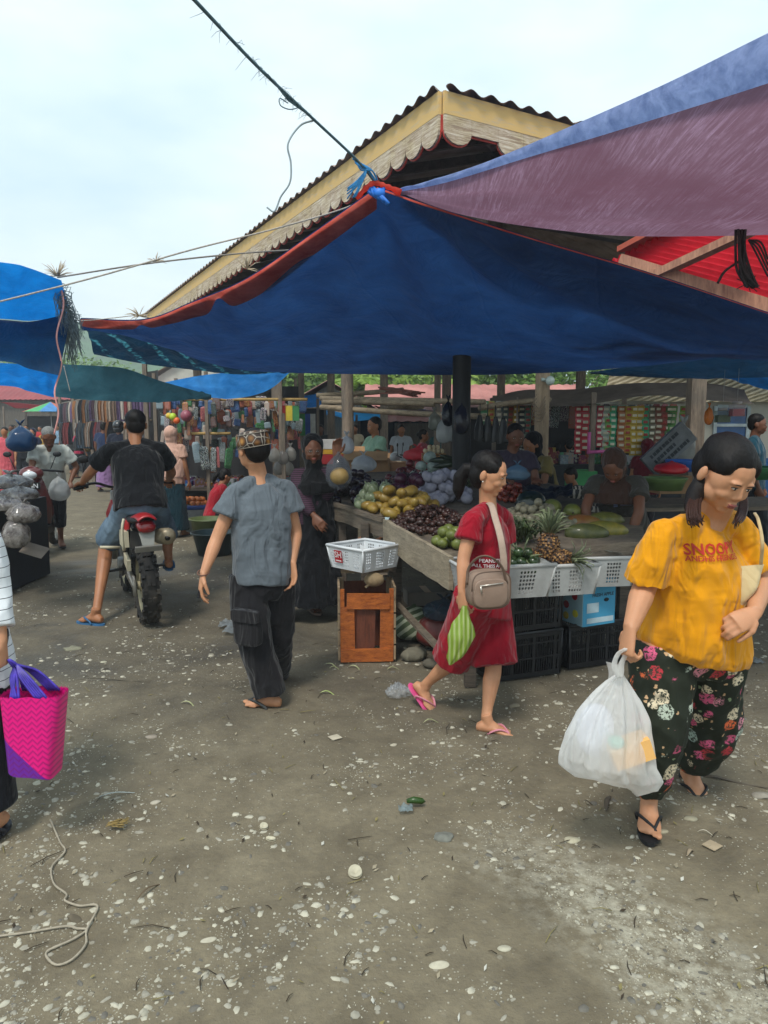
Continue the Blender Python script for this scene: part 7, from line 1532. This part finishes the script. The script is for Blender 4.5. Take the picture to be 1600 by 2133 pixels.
# far stalls under tarps, both sides
FS=[('#1b6cb0',-9.5,33,3.0,2.4,'blue tarp stall at the far left'),('#7c2a30',-15.5,36,5,2.6,'stall with a dull red roof at the far left'),('#2f86c4',-14.0,46,6,2.5,'light blue tarp stall at the end of the lane'),('#3a90c9',-6.5,30,2.4,2.1,'light blue tarp stall right of the lane end'),('#1f6fb8',-2.6,19,2.2,2.35,'bright blue tarp stall behind the hall posts'),('#3a94d0',1.2,21,4.2,2.0,'long sky blue tarp stall behind the man in white'),('#2f7fc0',-1.2,23,2.0,2.0,'small sky blue tarp stall beside the palm'),('#8f8c86',-17.5,27,4,2.4,'pale tarp stall beyond the left edge')]
for i,(c,x,y,w_,zt,l) in enumerate(FS):
    e=E('market_stall',l,'stall',(x,y,0),'distant tarp stalls'); m=MB(); m.grid(lambda u,v:V((x+(u-.5)*w_,y+(v-.5)*2.4,zt-.25*v+.06*math.sin(u*9+i)+.05*math.sin(v*7))),14,8); m.build('tarp_roof',tarpmat('stall_tarp%d'%i,c,.5),e)
    m=MB(); m.box((x,y+.2,.4),(w_*.9,1.4,.8)); m.build('counter',twd,e)
    for sx in(-1,1):
        for sy in(-1,1): m=MB(); m.beam((x+sx*w_*.46,y+sy*1.1,0),(x+sx*w_*.46,y+sy*1.1,zt-.12),.06,.06); m.build('post',postw,e)
    m=MB(); m.box((x,y+1.15,1.1),(w_*.95,.03,1.9)); m.build('backcloth',dkc,e)
    for k in range(7):
        m=MB(); s_=(rg.uniform(.2,.4),rg.uniform(.2,.4),rg.uniform(.1,.3)); m.box((x+(k-3)*w_*.12,y-.2+rg.uniform(-.2,.2),.802+s_[2]/2),s_,rg.uniform(-.4,.4)); m.build('goods_box',packmat(rg.randrange(13)),at=(x,y,.8),label='box of goods on the '+l,cat='box',group='boxes on the '+l)
# far lane umbrella
ub=E('umbrella','sun umbrella with red green and blue panels in the far lane','umbrella',(P(105,900,30).x,30,0)); c=P(105,838,30)
cols=['#b8323a','#3c9a5a','#3a78b0','#c9c9c4','#b8323a','#3c9a5a','#3a78b0','#b85a3a']
for i in range(8):
    m=MB(); m.add([c+V((0,0,.02))]+[c+V((math.cos(a_)*1.05,math.sin(a_)*1.05,-.38)) for a_ in [6.2832*(i+t/4)/8 for t in range(5)]],[(0,j+1,j+2) for j in range(4)]); m.build('panel',plain(cols[i],.6),ub)
m=MB(); m.tube([(c.x,30,0),c],.02,6); m.build('pole',plain('#a8a8a8',.4),ub)
# parasol over the sachets
ub=E('umbrella','low faded pink and white parasol in front of the sachets','umbrella',(P(1080,900,9.6).x,9.6,0)); c=P(1078,832,9.6)
for i in range(8):
    m=MB(); m.add([c]+[c+V((math.cos(a_)*.27,math.sin(a_)*.3,-.075-.01*math.sin(t*1.5))) for t,a_ in [(t,6.2832*(i+t/4)/8) for t in range(5)]],[(0,j+1,j+2) for j in range(4)]); m.build('panel',plain('#b07a6c' if i%3 else '#b8aaa0',.7),ub)
m=MB(); m.tube([(c.x,9.6,0),c+V((0,0,.03))],.01,6); m.build('pole',plain('#8a8078',.5),ub)
# ================= sachet stall =================
ss=E('sachet_stall','stall with a brown canvas awning and strings of sachets on the right','stall',(P(1250,900,12).x,12,0))
m=MB(); ruled([(1020,830,11.4),(1110,812,11.0),(1250,806,10.6),(1440,794,10.2),(1550,815,10.0)],[(1030,842,10.4),(1110,846,9.9),(1260,838,9.6),(1400,824,9.4),(1575,846,9.2)],50,10,lambda p,u,v:p+V((0,0,-.05*math.sin(math.pi*v)+.02*math.sin(u*14))),m)
m.build('awning',mat('brown_canvas','#6b615a',.85,.15,3,trl=.35,c2='#857a72'),ss)
for px,Y in ((1030,12),(1236,9.7),(1300,12.2),(1440,9.5)):
    q=P(px,850,Y); m=MB(); m.beam((q.x,Y,0),(q.x,Y,q.z+.2),.06,.06); m.build('post',postw,ss)
m=MB(); q0=P(1040,900,11.4); q1=P(1440,900,11.0); m.box(((q0.x+q1.x)/2,11.6,.5),(q1.x-q0.x,.9,1.0)); m.build('counter',mat('dim_counter','#2c2f34',.8,.3,3),ss)
m=MB(); m.box(((q0.x+q1.x)/2,12.6,.95),(q1.x-q0.x+.6,.04,1.9)); m.build('backcloth',dkc,ss)
for i in range(26):
    m=MB(); x=lerp(q0.x,q1.x,(i+.5)/26); hh=rg.uniform(.12,.3); m.box((x,11.5+rg.uniform(-.2,.2),1.002+hh/2),(rg.uniform(.1,.16),.12,hh)); m.build('goods_box',packmat(rg.randrange(13)),at=(x,11.5,1.0),label='small coloured box standing on the counter below the sachets',cat='box',group='boxes on the sachet counter')
sc_cols=['#3c7a4c','#9a8a3a','#8f8a80','#4a5a5a','#70502c','#b08a2c','#3a3c44','#5c7a6a','#b02c38','#b43038','#1f5f58','#a83040','#9aa89a','#6a9a4a','#3aa074','#b06a3a','#b0932c','#c0a230','#b8962a','#2f9a6c','#6a6248','#7a4a34','#8a3c2c','#3c6a34','#4a8a3c','#7a9a3c']
SX=[1010,1024,1040,1052,1064,1076,1088,1100,1206,1220,1236,1250,1262,1268,1278,1296,1310,1322,1334,1346,1360,1374,1384,1394,1402,1424]
SM={}
for i,px in enumerate(SX):
    q=P(px,835 if i<8 else (846 if px>1190 else 850),9.9 if i>=8 else 10.8); L_=(.55 if i<8 else rg.uniform(.5,.72)); n=max(5,int(L_/.075)); w_=.095 if i%3 else .115
    m=MB()
    for k in range(n):
        z=-k*L_/n; d=.012; y=.02*math.sin(k*1.3+i)
        m.loft([(V((0,y,z)),V((w_*.46,0,0)),V((0,.003,0))),(V((0,y,z-L_/n*.5)),V((w_*.5,0,0)),V((0,d,0))),(V((0,y,z-L_/n*.97)),V((w_*.46,0,0)),V((0,.003,0)))],8,0,True,False,4)
        m.loft([(V((0,y-.006-d*.4,z-L_/n*.28)),V((w_*.28,0,0)),V((0,.006,0))),(V((0,y-.006-d*.4,z-L_/n*.7)),V((w_*.3,0,0)),V((0,.006,0)))],6,1,True,False)
    m.v=[v+q for v in m.v]; c=sc_cols[i]
    nm={0:'green',1:'olive',2:'grey',3:'slate',4:'brown',5:'mustard',6:'charcoal',7:'sage'}.get(i,'')
    side=('behind the black bags' if i<8 else 'beneath the awning')
    m.build('sachet_strip',[mat('sachet_foil',c,.3,.2,20,40,.004,.5),plain(('#c9c2a8','#a8342c','#e0d8c0')[i%3],.4)],at=q,label='%s strip of sachets, %s from the left in the row %s'%({'#b02c38':'red','#b43038':'red','#a83040':'red','#1f5f58':'dark green','#3aa074':'mint','#2f9a6c':'mint'}.get(c,nm or ('yellow' if i in(16,17,18) else 'orange' if i==15 else 'green' if i>22 or i==13 else 'brown' if i>19 else 'pale')),('first second third fourth fifth sixth seventh eighth ninth tenth eleventh twelfth thirteenth fourteenth fifteenth sixteenth seventeenth eighteenth').split()[i if i<8 else i-8],side),cat='sachets')
for i in range(20):
    px=lerp(1070,1430,(i+.5)/20); q=P(px,840,10.6); 
    packet(q.x,10.9,q.z,.13,rg.uniform(.25,.4),rg.randrange(13),'small dark packet in the upper row behind the sachet strips','upper packets of the sachet stall')
m=MB(); m.tube([P(1192,846,9.9),P(1450,838,9.9)],.008,6); m.build('line',pale,ss)
m=MB()
for x0,y0,x1,y1 in ((1228,900,1226,945),(1226,942,1270,940),(1268,938,1268,952)): m.tube([P(x0,y0,9.6),P(x1,y1,9.6)],.022,8)
m.build('pink_frame',plain('#c9609c',.5),at=P(1226,940,9.6),label='bright pink frame below the red sachet strips',cat='frame')
m=MB(); q=P(1215,960,9.8); m.box((q.x,9.9,.75),(.3,.5,.5)); m.build('green_crate',plain('#2f8a4c',.5),at=(q.x,9.9,.5),label='bright green crate beside the boy in green',cat='crate')
# ================= buildings beyond =================
def gable(name,label,x0,x1,y0,y1,ze,zr,roof,wall,ridge='x'):
    e=E(name,label,'building',((x0+x1)/2,y0,0)); m=MB(); o=.35
    if ridge=='x':
        ym=(y0+y1)/2
        for (ya,yb) in ((y0-o,ym),(y1+o,ym)): m.grid(lambda u,v,ya=ya,yb=yb:V((lerp(x0-o,x1+o,u),lerp(ya,yb,v),lerp(ze-.05,zr,v)+.018*math.sin(u*(x1-x0)*24))),int((x1-x0)*14),2)
    else:
        xm=(x0+x1)/2
        for (xa,xb) in ((x0-o,xm),(x1+o,xm)): m.grid(lambda u,v,xa=xa,xb=xb:V((lerp(xa,xb,v),lerp(y0-o,y1+o,u),lerp(ze-.05,zr,v)+.018*math.sin(u*(y1-y0)*24))),int((y1-y0)*14),2)
    m.build('roof',roof,e); m=MB()
    m.box(((x0+x1)/2,(y0+y1)/2,ze/2-.05),(x1-x0,y1-y0,ze-.1))
    if ridge=='y': m.add([(x0,y0-.002,ze-.1),(x1,y0-.002,ze-.1),((x0+x1)/2,y0-.002,zr-.1)],[(0,1,2)])
    m.build('wall',wall,e); return e
redr=mat('faded_red_iron','#a8625a',.6,.25,1.2,0,c2='#bd7c72'); woodw=wood('grey_board_wall','#3a3530','#6a6258',(3,3,.3)); whw=mat('whitewash','#b5b3a8',.9,.12,2)
gable('long_shed','long shed with a faded red iron roof behind the hall',-.3,6.5,24,28,2.25,3.0,redr,woodw)
gable('long_shed','lower shed with a pinkish iron roof in front of the long one',.3,5.5,19.5,21.5,1.75,2.15,redr,woodw)
g_=gable('timber_hut','timber hut with a red gable roof and slatted front between the posts',-3.2,-.2,23,29,1.95,2.95,redr,wood('pale_slats','#6a5f50','#b3a68f',(5,5,.2)),'y')
m=MB()
for i in range(26): x=-3.3+i*.115; hh=.9*(1-abs(x+1.7)/1.55); m.box((x,22.96,1.9+hh/2-.02),(.05,.03,max(.05,hh)))
m.build('slats',wood('pale_slats2','#7a6f60','#c3b69f',(5,5,.2)),g_)
gable('long_shed','dark shed with a rust red roof at the far left',-24,-12,40,46,3.0,4.4,mat('rust_red_roof','#8a3a3c',.6,.2,1),woodw)
gable('long_shed','pale roofed shed beyond the gap under the tarpaulins',-13,-7,42,47,4.2,6.0,mat('beige_roof','#b0a28c',.7,.2,1),whw,'y')
# thatch
th=NT('nipa_thatch'); n_=th.noise(th.co((1,1,1)),1,2); w1=th.n('TexWave'); w1.bands_direction='Z'; w1.inputs['Scale'].default_value=4.2; w1.inputs['Distortion'].default_value=1.6; w1.inputs['Detail'].default_value=4; th.l(th.co(rot=(0,.35,0)),w1.inputs[0]); f2=th.noise(th.co((8,2,1)),9,4,.7)
th.base(th.ramp(th.mix(.5,w1.outputs['Fac'],f2),[(.25,h2l('#9a8e72')),(.5,h2l('#c6ba9a')),(.75,h2l('#e0d6bb'))])); th.bump(w1.outputs['Fac'],.8,.05); th.b.inputs['Roughness'].default_value=.95
e=E('thatched_house','pale thatched house with blue window frames at the right','building',(9,18,0))
m=MB()
def tf(u,v):
    x=lerp(4.6,15.5,u); y=lerp(15.6,19.5,v); ridge=2.25+2.1*v; 
    x2=x+ (1.6*v if u<.3 else 0)*(1-u/.3 if u<.3 else 0); return V((x2,y,ridge+.04*noise.noise(V((x*2,y*2,0)))-.25*math.exp(-((x-10.3)/1.2)**2)))
m.grid(tf,70,30); m.grid(lambda u,v:tf(u,0)+V((0,0,-.16*v)),70,1); m.build('thatched_roof',th.m,e)
m=MB(); m.box((10.2,17.2,1.1),(10.4,2.6,2.2)); m.build('wall',whw,e)
m=MB(); m.box((10.2,15.88,.45),(10.4,.02,.9)); m.build('painted_dado',mat('blue_dado','#2a5f95',.7,.15,3),e)
for x in (7.4,9.0,10.4,11.8):
    f=MB(); 
    for a_,b_ in ((-.35,0),(.35,0)): f.box((x+a_,15.86,1.55),(.07,.05,.9))
    for z in (1.1,2.0,1.6): f.box((x,15.86,z),(.63,.045,.06))
    o=f.build('window',plain('#a9b8bd',.6),e); g2=MB(); g2.box((x,15.875,1.55),(.62,.01,.84)); g2.build('pane',plain('#1c4c80',.2),o)
# ================= vegetation =================
lf=[mat('palm_leaf','#5f8a2c',.5,.35,2,c2='#9dbb4a',trl=.35),mat('tree_leaf','#3f6a2a',.6,.4,2,c2='#7fa045',trl=.3),mat('pale_leaf','#6a9438',.6,.35,2,c2='#b0c860',trl=.35)]
bark=wood('tree_bark','#4a3f34','#8a7a68',(2,2,.5))
def palm(x,y,h,seed,label,mi=0,n=16,L0=2.2):
    rg=random.Random(seed); e=E('palm_tree',label,'palm',(x,y,0),'palms behind the market'); m=MB(); m.tube([V((x+.1*math.sin(t*2+seed)*t,y,h*t)) for t in [i/6 for i in range(7)]],[.17-.05*t/6 for t in range(7)],10); m.build('trunk',bark,e)
    m=MB(); top=V((x+.1*math.sin(2+seed),y,h))
    for k in range(n):
        a=6.283*k/n+rg.uniform(-.2,.2); el=rg.uniform(-.1,1.2); d=V((math.cos(a),math.sin(a),0)); L_=L0*rg.uniform(.8,1.15); pts=[]
        for t in range(9):
            s=t/8; pts.append(top+d*L_*s*math.cos(el)+V((0,0,L_*(math.sin(el)*s-.75*s*s))))
        m.tube(pts,[.025-.0025*t for t in range(9)],4)
        for t in range(1,26):
            s=t/26*8; i=min(7,int(s)); p=pts[i].lerp(pts[i+1],s-i); tg=(pts[i+1]-pts[i]).normalized(); sd=tg.cross(V((0,0,1))).normalized(); ll=.55*L0/2.2*math.sin(math.pi*min(1,(t/26)*.85+.12))
            for q in(-1,1):
                v=(sd*q+tg*.5+V((0,0,-.35+rg.uniform(-.2,.2)))).normalized()*ll; w_=tg*.035; m.add([p-w_,p+w_,p+v*.6+w_*.8,p+v,p+v*.6-w_*.8],[(0,1,2,3,4)])
    m.build('crown',lf[mi],e)
def tree(x,y,h,r,seed,label,mi=1,n=2600,grp='trees behind the market'):
    rg=random.Random(seed); e=E('leafy_tree',label,'tree',(x,y,0),grp); m=MB(); m.tube([V((x,y,0)),V((x+.1,y,h*.4)),V((x,y,h*.7))],[.16,.12,.07],8)
    cl=[]
    for k in range(14):
        a=rg.uniform(0,6.28); q=V((x,y,h*.68))+V((math.cos(a)*r*rg.uniform(.2,.85),math.sin(a)*r*rg.uniform(.2,.8),rg.uniform(-.4,.45)*h*.5)); cl.append((q,r*rg.uniform(.28,.5))); m.tube([V((x,y,h*.45)),(V((x,y,h*.5))+q)/2,q],[.06,.04,.015],5)
    m.build('trunk',bark,e); m=MB()
    for k in range(n):
        q,cr2=rg.choice(cl); d=V((rg.gauss(0,1),rg.gauss(0,1),rg.gauss(0,1))).normalized(); p=q+d*cr2*rg.uniform(.6,1.05); s=rg.uniform(.06,.13)*(r/2.5+.4); a_=V((rg.gauss(0,1),rg.gauss(0,1),rg.gauss(0,.6))).normalized(); b_=a_.cross(d).normalized() if a_.cross(d).length>.01 else V((1,0,0)); m.add([p-a_*s,p+b_*s*.45,p+a_*s,p-b_*s*.45],[(0,1,2,3)])
    m.build('crown',lf[mi],e)
k=0
for (px,Y,h,lab,mi) in ((655,26,3.0,'yellow green palm left of the red gable',2),(745,31,4.2,'tall bushy palm behind the red gable roof',0),(960,30,4.0,'palm behind the hall post',2),(1020,27,3.2,'bright palm right of the black post',2),(1085,29,3.6,'bright wide palm above the faded parasol',2),(1160,27,3.4,'palm beside the thatched roof',0)):
    q=P(px,850,Y); palm(q.x,Y,h*.72,k,lab,mi,n=20); k+=1
for (px,Y,h,r,lab,mi) in ((620,36,5.4,3.2,'leafy tree seen left of the nearest hall posts',1),(700,38,5.6,3.4,'leafy tree above the gable of the timber hut',2),(850,36,5.2,3.4,'pale leafy tree above the long red roof',2),(905,39,5.6,3.4,'broad pale tree right of the middle hall posts',2),(1000,38,5.6,3.4,'leafy tree behind the bright palms',1),(1120,36,5.2,3.2,'dark leafy tree behind the lamp post',1),(1200,34,5.0,3.0,'dark leafy tree next to the thatched roof',1),(1330,40,6.0,3.6,'leafy tree behind the thatched roof',1),(780,41,5.8,3.4,'leafy tree between the middle hall posts',1)):
    q=P(px,850,Y); tree(q.x,Y,h,r,k,lab,mi); k+=1
for (px,Y,h,r,lab,mi) in ((30,55,6.0,4.5,'leafy tree above the far left roofs',2),(90,60,6.0,4.5,'leafy tree above the umbrella in the distance',1),(-60,50,6.0,4.5,'leafy tree beyond the left edge',1),(215,62,6.4,4.5,'leafy tree at the end of the lane',1)):
    q=P(px,850,Y); tree(q.x,Y,h,r,k,lab,mi,2200,'distant trees at the left'); k+=1
# goods at the left: clear sacks of snacks in front of the moped
m=MB(); q=G(20,1240); 
e=E('snack_stand','low dark stand at the left edge stacked with clear bags of brown snacks','stand',(-4.35,7.2,0)); m.box((-4.2,7.3,.42),(1.15,1.2,.84)); m.build('stand_frame',mat('dark_stand','#23252b',.8,.3,4),e)
for i,(px,py,Y,w_,h,l) in enumerate(((20,985,7.2,.42,.16,'topmost clear snack bag at the left edge'),(40,1010,7.0,.36,.15,'clear bag of brown snacks just below the topmost bag'),(12,1030,6.9,.4,.16,'clear snack bag at the left edge in the middle of the pile'),(48,1045,6.8,.3,.2,'clear snack bag bulging over the front of the stand'),(30,1075,6.75,.26,.3,'crumpled clear bag hanging down the stand'))):
    m=MB(); bagshape(m,P(px,py,Y),w_,h,w_*.8,70+i,n=40); m.build('snack_bag',mat('snack_film%d'%i,'#4f3526',.1,.5,16,34,.03,1,c2='#b5afa8',coat=.6,alpha=.93),at=P(px,py,Y),label=l,cat='plastic bag')
m=MB(); c=P(72,1146,7.0); m.box(c,(.22,.16,.006),Matrix.Rotation(.3,3,'Y')@Matrix.Rotation(.5,3,'X')); m.build('card_flap',plain('#94877a',.8),at=c,label='pale cardboard flap sticking out beside the dark stand',cat='card')
# ================= litter =================
straw=mat('dry_leaf_strip','#8c9560',.8,.3,20,c2='#c3c39a'); 
def strip(px,py,L_,a,w_,mt,label,nm='leaf_strip',cat='litter',curve=.2):
    c=G(px,py); d=V((math.cos(a),math.sin(a),0)); n=V((-d.y,d.x,0)); z=gz(c.x,c.y)+.008; m=MB()
    pts=[c+d*L_*(t-.5)+n*curve*L_*math.sin(t*3.14)+V((0,0,z-c.z+.012*math.sin(t*6))) for t in [i/8 for i in range(9)]]
    m.tube(pts,[w_*.2,w_*.7,w_,w_,w_,w_*.9,w_*.7,w_*.4,w_*.1],5,0,.35); return m.build(nm,mt,at=c,label=label,cat=cat)
strip(392,1468,.13,-.6,.006,straw,'curved pale leaf strip on the mud left of the man in grey')
strip(686,1445,.12,-.25,.007,mat('cut_green','#8fae4a',.6,.2,10,c2='#cfd8a0'),'short green leaf strip on the mud below the wooden crate')
strip(690,1388,.14,-.8,.006,straw,'thin leaf peel at the lower left of the wooden crate')
strip(700,1392,.09,-.2,.006,straw,'short leaf peel in front of the wooden crate')
strip(720,1378,.1,-1.3,.006,straw,'upright curled peel touching the wooden crate')
strip(740,1392,.12,-.7,.007,straw,'pale peel at the lower right of the wooden crate')
strip(825,1394,.12,.1,.006,straw,'yellow green peel below the large grey rock')
strip(905,1505,.12,.05,.005,straw,'faint peel beside the foot of the girl in red')
strip(262,1650,.24,.42,.004,plain('#a9b2ae',.6),'straight grey drinking straw lying on the mud at the left','drinking_straw','straw',0)
strip(322,1838,.17,1.1,.004,mat('twig','#5a4c3a',.9,.2),'thin dark twig on the mud in the lower left','twig','twig',.02)
strip(230,1418,.5,.03,.004,mat('twig2','#3a332a',.9,.2),'long dark twig lying across the mud behind the pink bag','twig','twig',.05)
strip(1270,1665,.22,1.15,.012,mat('stick','#4c443a',.95,.2),'broken stick on the mud beside the foot of the woman in yellow','stick','stick',.03)
strip(1500,1620,.5,-.35,.01,mat('stick2','#5a5248',.95,.2),'long stick on the mud behind the feet of the woman in yellow','stick','stick',.02)
strip(1440,1768,.1,.9,.009,mat('stick3','#8a7c68',.95,.2),'short pale wood splinter at the lower right','stick','stick',0)
strip(1478,1734,.09,-.25,.0025,plain('#c9c3b0',.6),'thin white skewer lying at the lower right','skewer','skewer',0)
# chilli / green scrap
m=MB(); c=G(862,1678); m.tube([c+V((-.03,0,.02)),c+V((0,0,.025)),c+V((.035,.005,.018)),c+V((.05,.01,.012))],[.009,.015,.013,.002],8); m.build('green_chilli',mat('chilli_green','#2f4a1c',.3,.2,8),at=c,label='dark green chilli lying on the mud in the foreground',cat='chilli')
m=MB(); c=G(845,1688); m.grid(lambda u,v:c+V(((u-.5)*.06,(v-.5)*.05,.012+.02*noise.noise(V((u*4,v*4,1))))),8,8); m.build('plastic_scrap',clearmat('scrap','#8fa0a4',.7),at=c,label='small clear plastic scrap beside the green chilli',cat='litter')
# clear bag lying near the girl
m=MB(); c=G(830,1448)
def crumple(u,v):
    a=6.2832*u; r=.075*math.sin(math.pi*v*.5+.02)*(1+.35*noise.noise(V((math.cos(a)*2.5,math.sin(a)*2.5,v*3)))); return c+V((math.cos(a)*r,math.sin(a)*r*.8,.06*(1-v)**.7*(1+.8*noise.noise(V((math.cos(a)*5,math.sin(a)*5,v*7))))+.004))
m.grid(crumple,48,18); m.build('plastic_bag',clearmat('ground_bag','#c9cdd0',.38),at=G(830,1448),label='small clear plastic bag on the ground beside the back foot of the girl',cat='plastic bag')
# shells and larger stones
shell=mat('shell_white','#b9b29a',.6,.15,30); 
def shellm(px,py,r,a,label):
    c=G(px,py); m=MB(); z=gz(c.x,c.y)
    def f(u,v):
        t=6.2832*u; rr_=v; x=math.cos(t)*r*rr_*.72; y=math.sin(t)*r*rr_*(1.0 if math.sin(t)<0 else 1.25); return V((x,y,0))
    Rz=Matrix.Rotation(a,3,'Z'); m.grid(lambda u,v:c+Rz@(f(u,v)+V((0,0,.004+.5*r*(1-(1-v)**2)*.5+z-c.z))),18,6); m.grid(lambda u,v:c+Rz@(f(u,v)*1.06+V((0,0,-.002+.5*r*(1-(1-v)**2)*.5+z-c.z))),18,6); m.build('shell',shell,at=c,label=label,cat='shell')
shellm(740,1818,.034,.1,'pale open shell lying alone in the lower middle of the mud'); shellm(550,1718,.022,.3,'small pale shell left of the lone open shell'); shellm(565,1742,.018,1.2,'smallest pale shell beneath the small one')
bs=[(313,1532,.045,'#8f8578','oval grey stone with a wet top at the left'),(326,1667,.032,'#a39c8c','round pale stone right of the grey straw'),(153,1898,.04,'#5c5446','brown stone next to the loose white string'),(1072,1466,.05,'#7c7462','rounded stone by the heel of the black crates'),(1194,1745,.045,'#a8a18a','flat oval pale stone below the white carrier bag'),(1438,1702,.04,'#8f8a76','flat oval stone below the feet of the woman in yellow'),(1380,1727,.035,'#99927c','leaf shaped flat stone by the front sandal'),(1050,1972,.03,'#a8a390','pale oval stone in the lower right gravel'),(915,2000,.042,'#b0aa96','long pale stone in the lower middle'),(435,1943,.035,'#a8a290','pale mottled stone near the lower left string'),(925,1742,.06,'#6f7068','flat grey scrap of stone left of the gravel streak'),(1590,1650,.07,'#8a8478','large flat stone at the right edge'),(820,1545,.03,'#a19a88','pale stone in the middle of the mud'),(150,1350,.085,'#7c7a68','large flat grey leaf shaped stone at the left'),(215,1377,.03,'#a8a48f','small pale oval stone under the large flat one')]
for i,(px,py,r,c,l) in enumerate(bs):
    g=G(px,py); m=MB(); rg=random.Random(i+5); z=gz(g.x,g.y); r*=.72; m.ell(g+V((0,0,z-g.z+r*.06)),(r,r*rg.uniform(.45,.75),r*.24),Matrix.Rotation(rg.uniform(-.6,.6),3,'Z'),16,10); o=m.build('stone',mat('stone_%d'%i,c,.9,.2,25,60,.003),at=g,label=l,cat='stone'); 
    for v in o.data.vertices: v.co+=v.co.normalized()*r*.45*noise.noise(v.co*28+V((i,0,0)))
# paper scraps
for px,py,s,c,l in ((698,1535,.035,'#b5ac98','square pale card scrap on the mud in the middle'),(1484,1760,.035,'#a3937a','square tan card scrap at the lower right'),(1515,1792*0+1778,.0,'#fff','')):
    if not l: continue
    g=G(px,py); m=MB(); m.box(g+V((0,0,gz(g.x,g.y)+.008)),(s*1.6,s*1.5,.003),.6); m.build('card_scrap',plain(c,.85),at=g,label=l,cat='litter')
for px,py,s,l in ((500,1310,.14,'crumpled clear film on the mud behind the man in grey'),(480,1300,.1,'smaller crumpled film left of the larger one'),(585,1285,.1,'white torn bag scrap beside the legs of the man in grey'),(1548,1372,.12,'crumpled silver film at the right edge behind the woman in yellow')):
    g=G(px,py); m=MB(); m.grid(lambda u,v:g+V(((u-.5)*s*1.6,(v-.5)*s*2,.01+.025*noise.noise(V((u*4,v*4,px)))+.018*noise.noise(V((u*12,v*12,px))))),16,16); m.build('plastic_scrap',clearmat('film','#9aa2a6',.75),at=g,label=l,cat='litter')
# loose string in the lower left
m=MB(); pts=[(105,1705),(125,1750),(135,1768),(108,1800),(112,1835),(138,1855),(135,1868),(165,1878),(203,1878),(180,1925),(178,1955),(150,1985),(118,1995),(98,1980),(100,1965),(150,1945),(180,1925),(160,1922),(135,1917),(60,1930),(-20,1942)]
m.tube(cr_([G(x,y)+V((0,0,gz(G(x,y).x,G(x,y).y)+.008+.006*noise.noise(V((x,y,0))))) for x,y in pts],6),[.0035+.002*abs(noise.noise(V((i*.4,0,0)))) for i in range(6*(len(pts)-1)+1)],5); m.build('loose_string',mat('dirty_string','#9a9180',.9,.2,40),at=G(135,1870),label='long tangled dirty white string on the mud at the lower left',cat='string')
m=MB(); c=G(233,1724); rg=random.Random(3)
for k in range(50): a=rg.uniform(-.6,.9); p=c+V((rg.uniform(-.02,.02),rg.uniform(-.02,.02),.015)); m.tube([p,p+V((math.cos(a)*.05,math.sin(a)*.04,rg.uniform(-.005,.015)))],.0015,4)
m.build('husk_tuft',mat('husk_fibre','#8c7748',.9,.3,20),at=c,label='small tuft of tan husk fibre on the mud at the left',cat='litter')

lm=MB(); rg=random.Random(77)
for k in range(700):
    y=1.4+rg.random()**1.4*7; x=rg.uniform(-.58*y,.58*y); z=gz(x,y)+.006; a=rg.uniform(0,3.14); L_=rg.uniform(.01,.035)*(2.2 if rg.random()<.12 else 1); d=V((math.cos(a),math.sin(a),0)); t=rg.random()
    if t<.5: lm.tube([V((x,y,z)),V((x,y,z+.004))+d*L_,V((x,y,z))+d*L_*2+V((d.y,d.x,0))*L_*.3],[.0016,.002,.0008],4,rg.choice((0,0,1)))
    else:
        n=V((-d.y,d.x,0)); L_=min(L_,.022); w_=L_*rg.uniform(.3,.8); p=V((x,y,z)); lm.add([p-d*L_*.6,p+n*w_*.5+V((0,0,.004)),p+d*L_*.6+V((0,0,.006)),p-n*w_*.4],[(0,1,2,3)],rg.choice((0,1,2,2,3)))
lm.build('ground_litter',[plain('#3a3024',.9),plain('#7a7048',.8),plain('#8f8570',.85),plain('#b5b3a8',.6)],label='tiny scraps of leaf, twig and paper trodden into the mud',cat='litter',kind='stuff')
# ================= thin haze over the market =================
m=MB(); m.box((0,140,15.5),(560,420,35.4)); hz=NT('haze_air'); 
hz.t.nodes.remove(hz.b); pv=hz.n('VolumePrincipled'); pv.inputs['Color'].default_value=(.86,.93,1,1); pv.inputs['Density'].default_value=.0024; hz.l(pv.outputs[0],hz.o.inputs['Volume'])
m.build('haze',hz.m,label='thin pale haze in the humid air over the market',cat='haze',kind='stuff')
for o in bpy.data.objects:
    if '_w' in o: del o['_w']
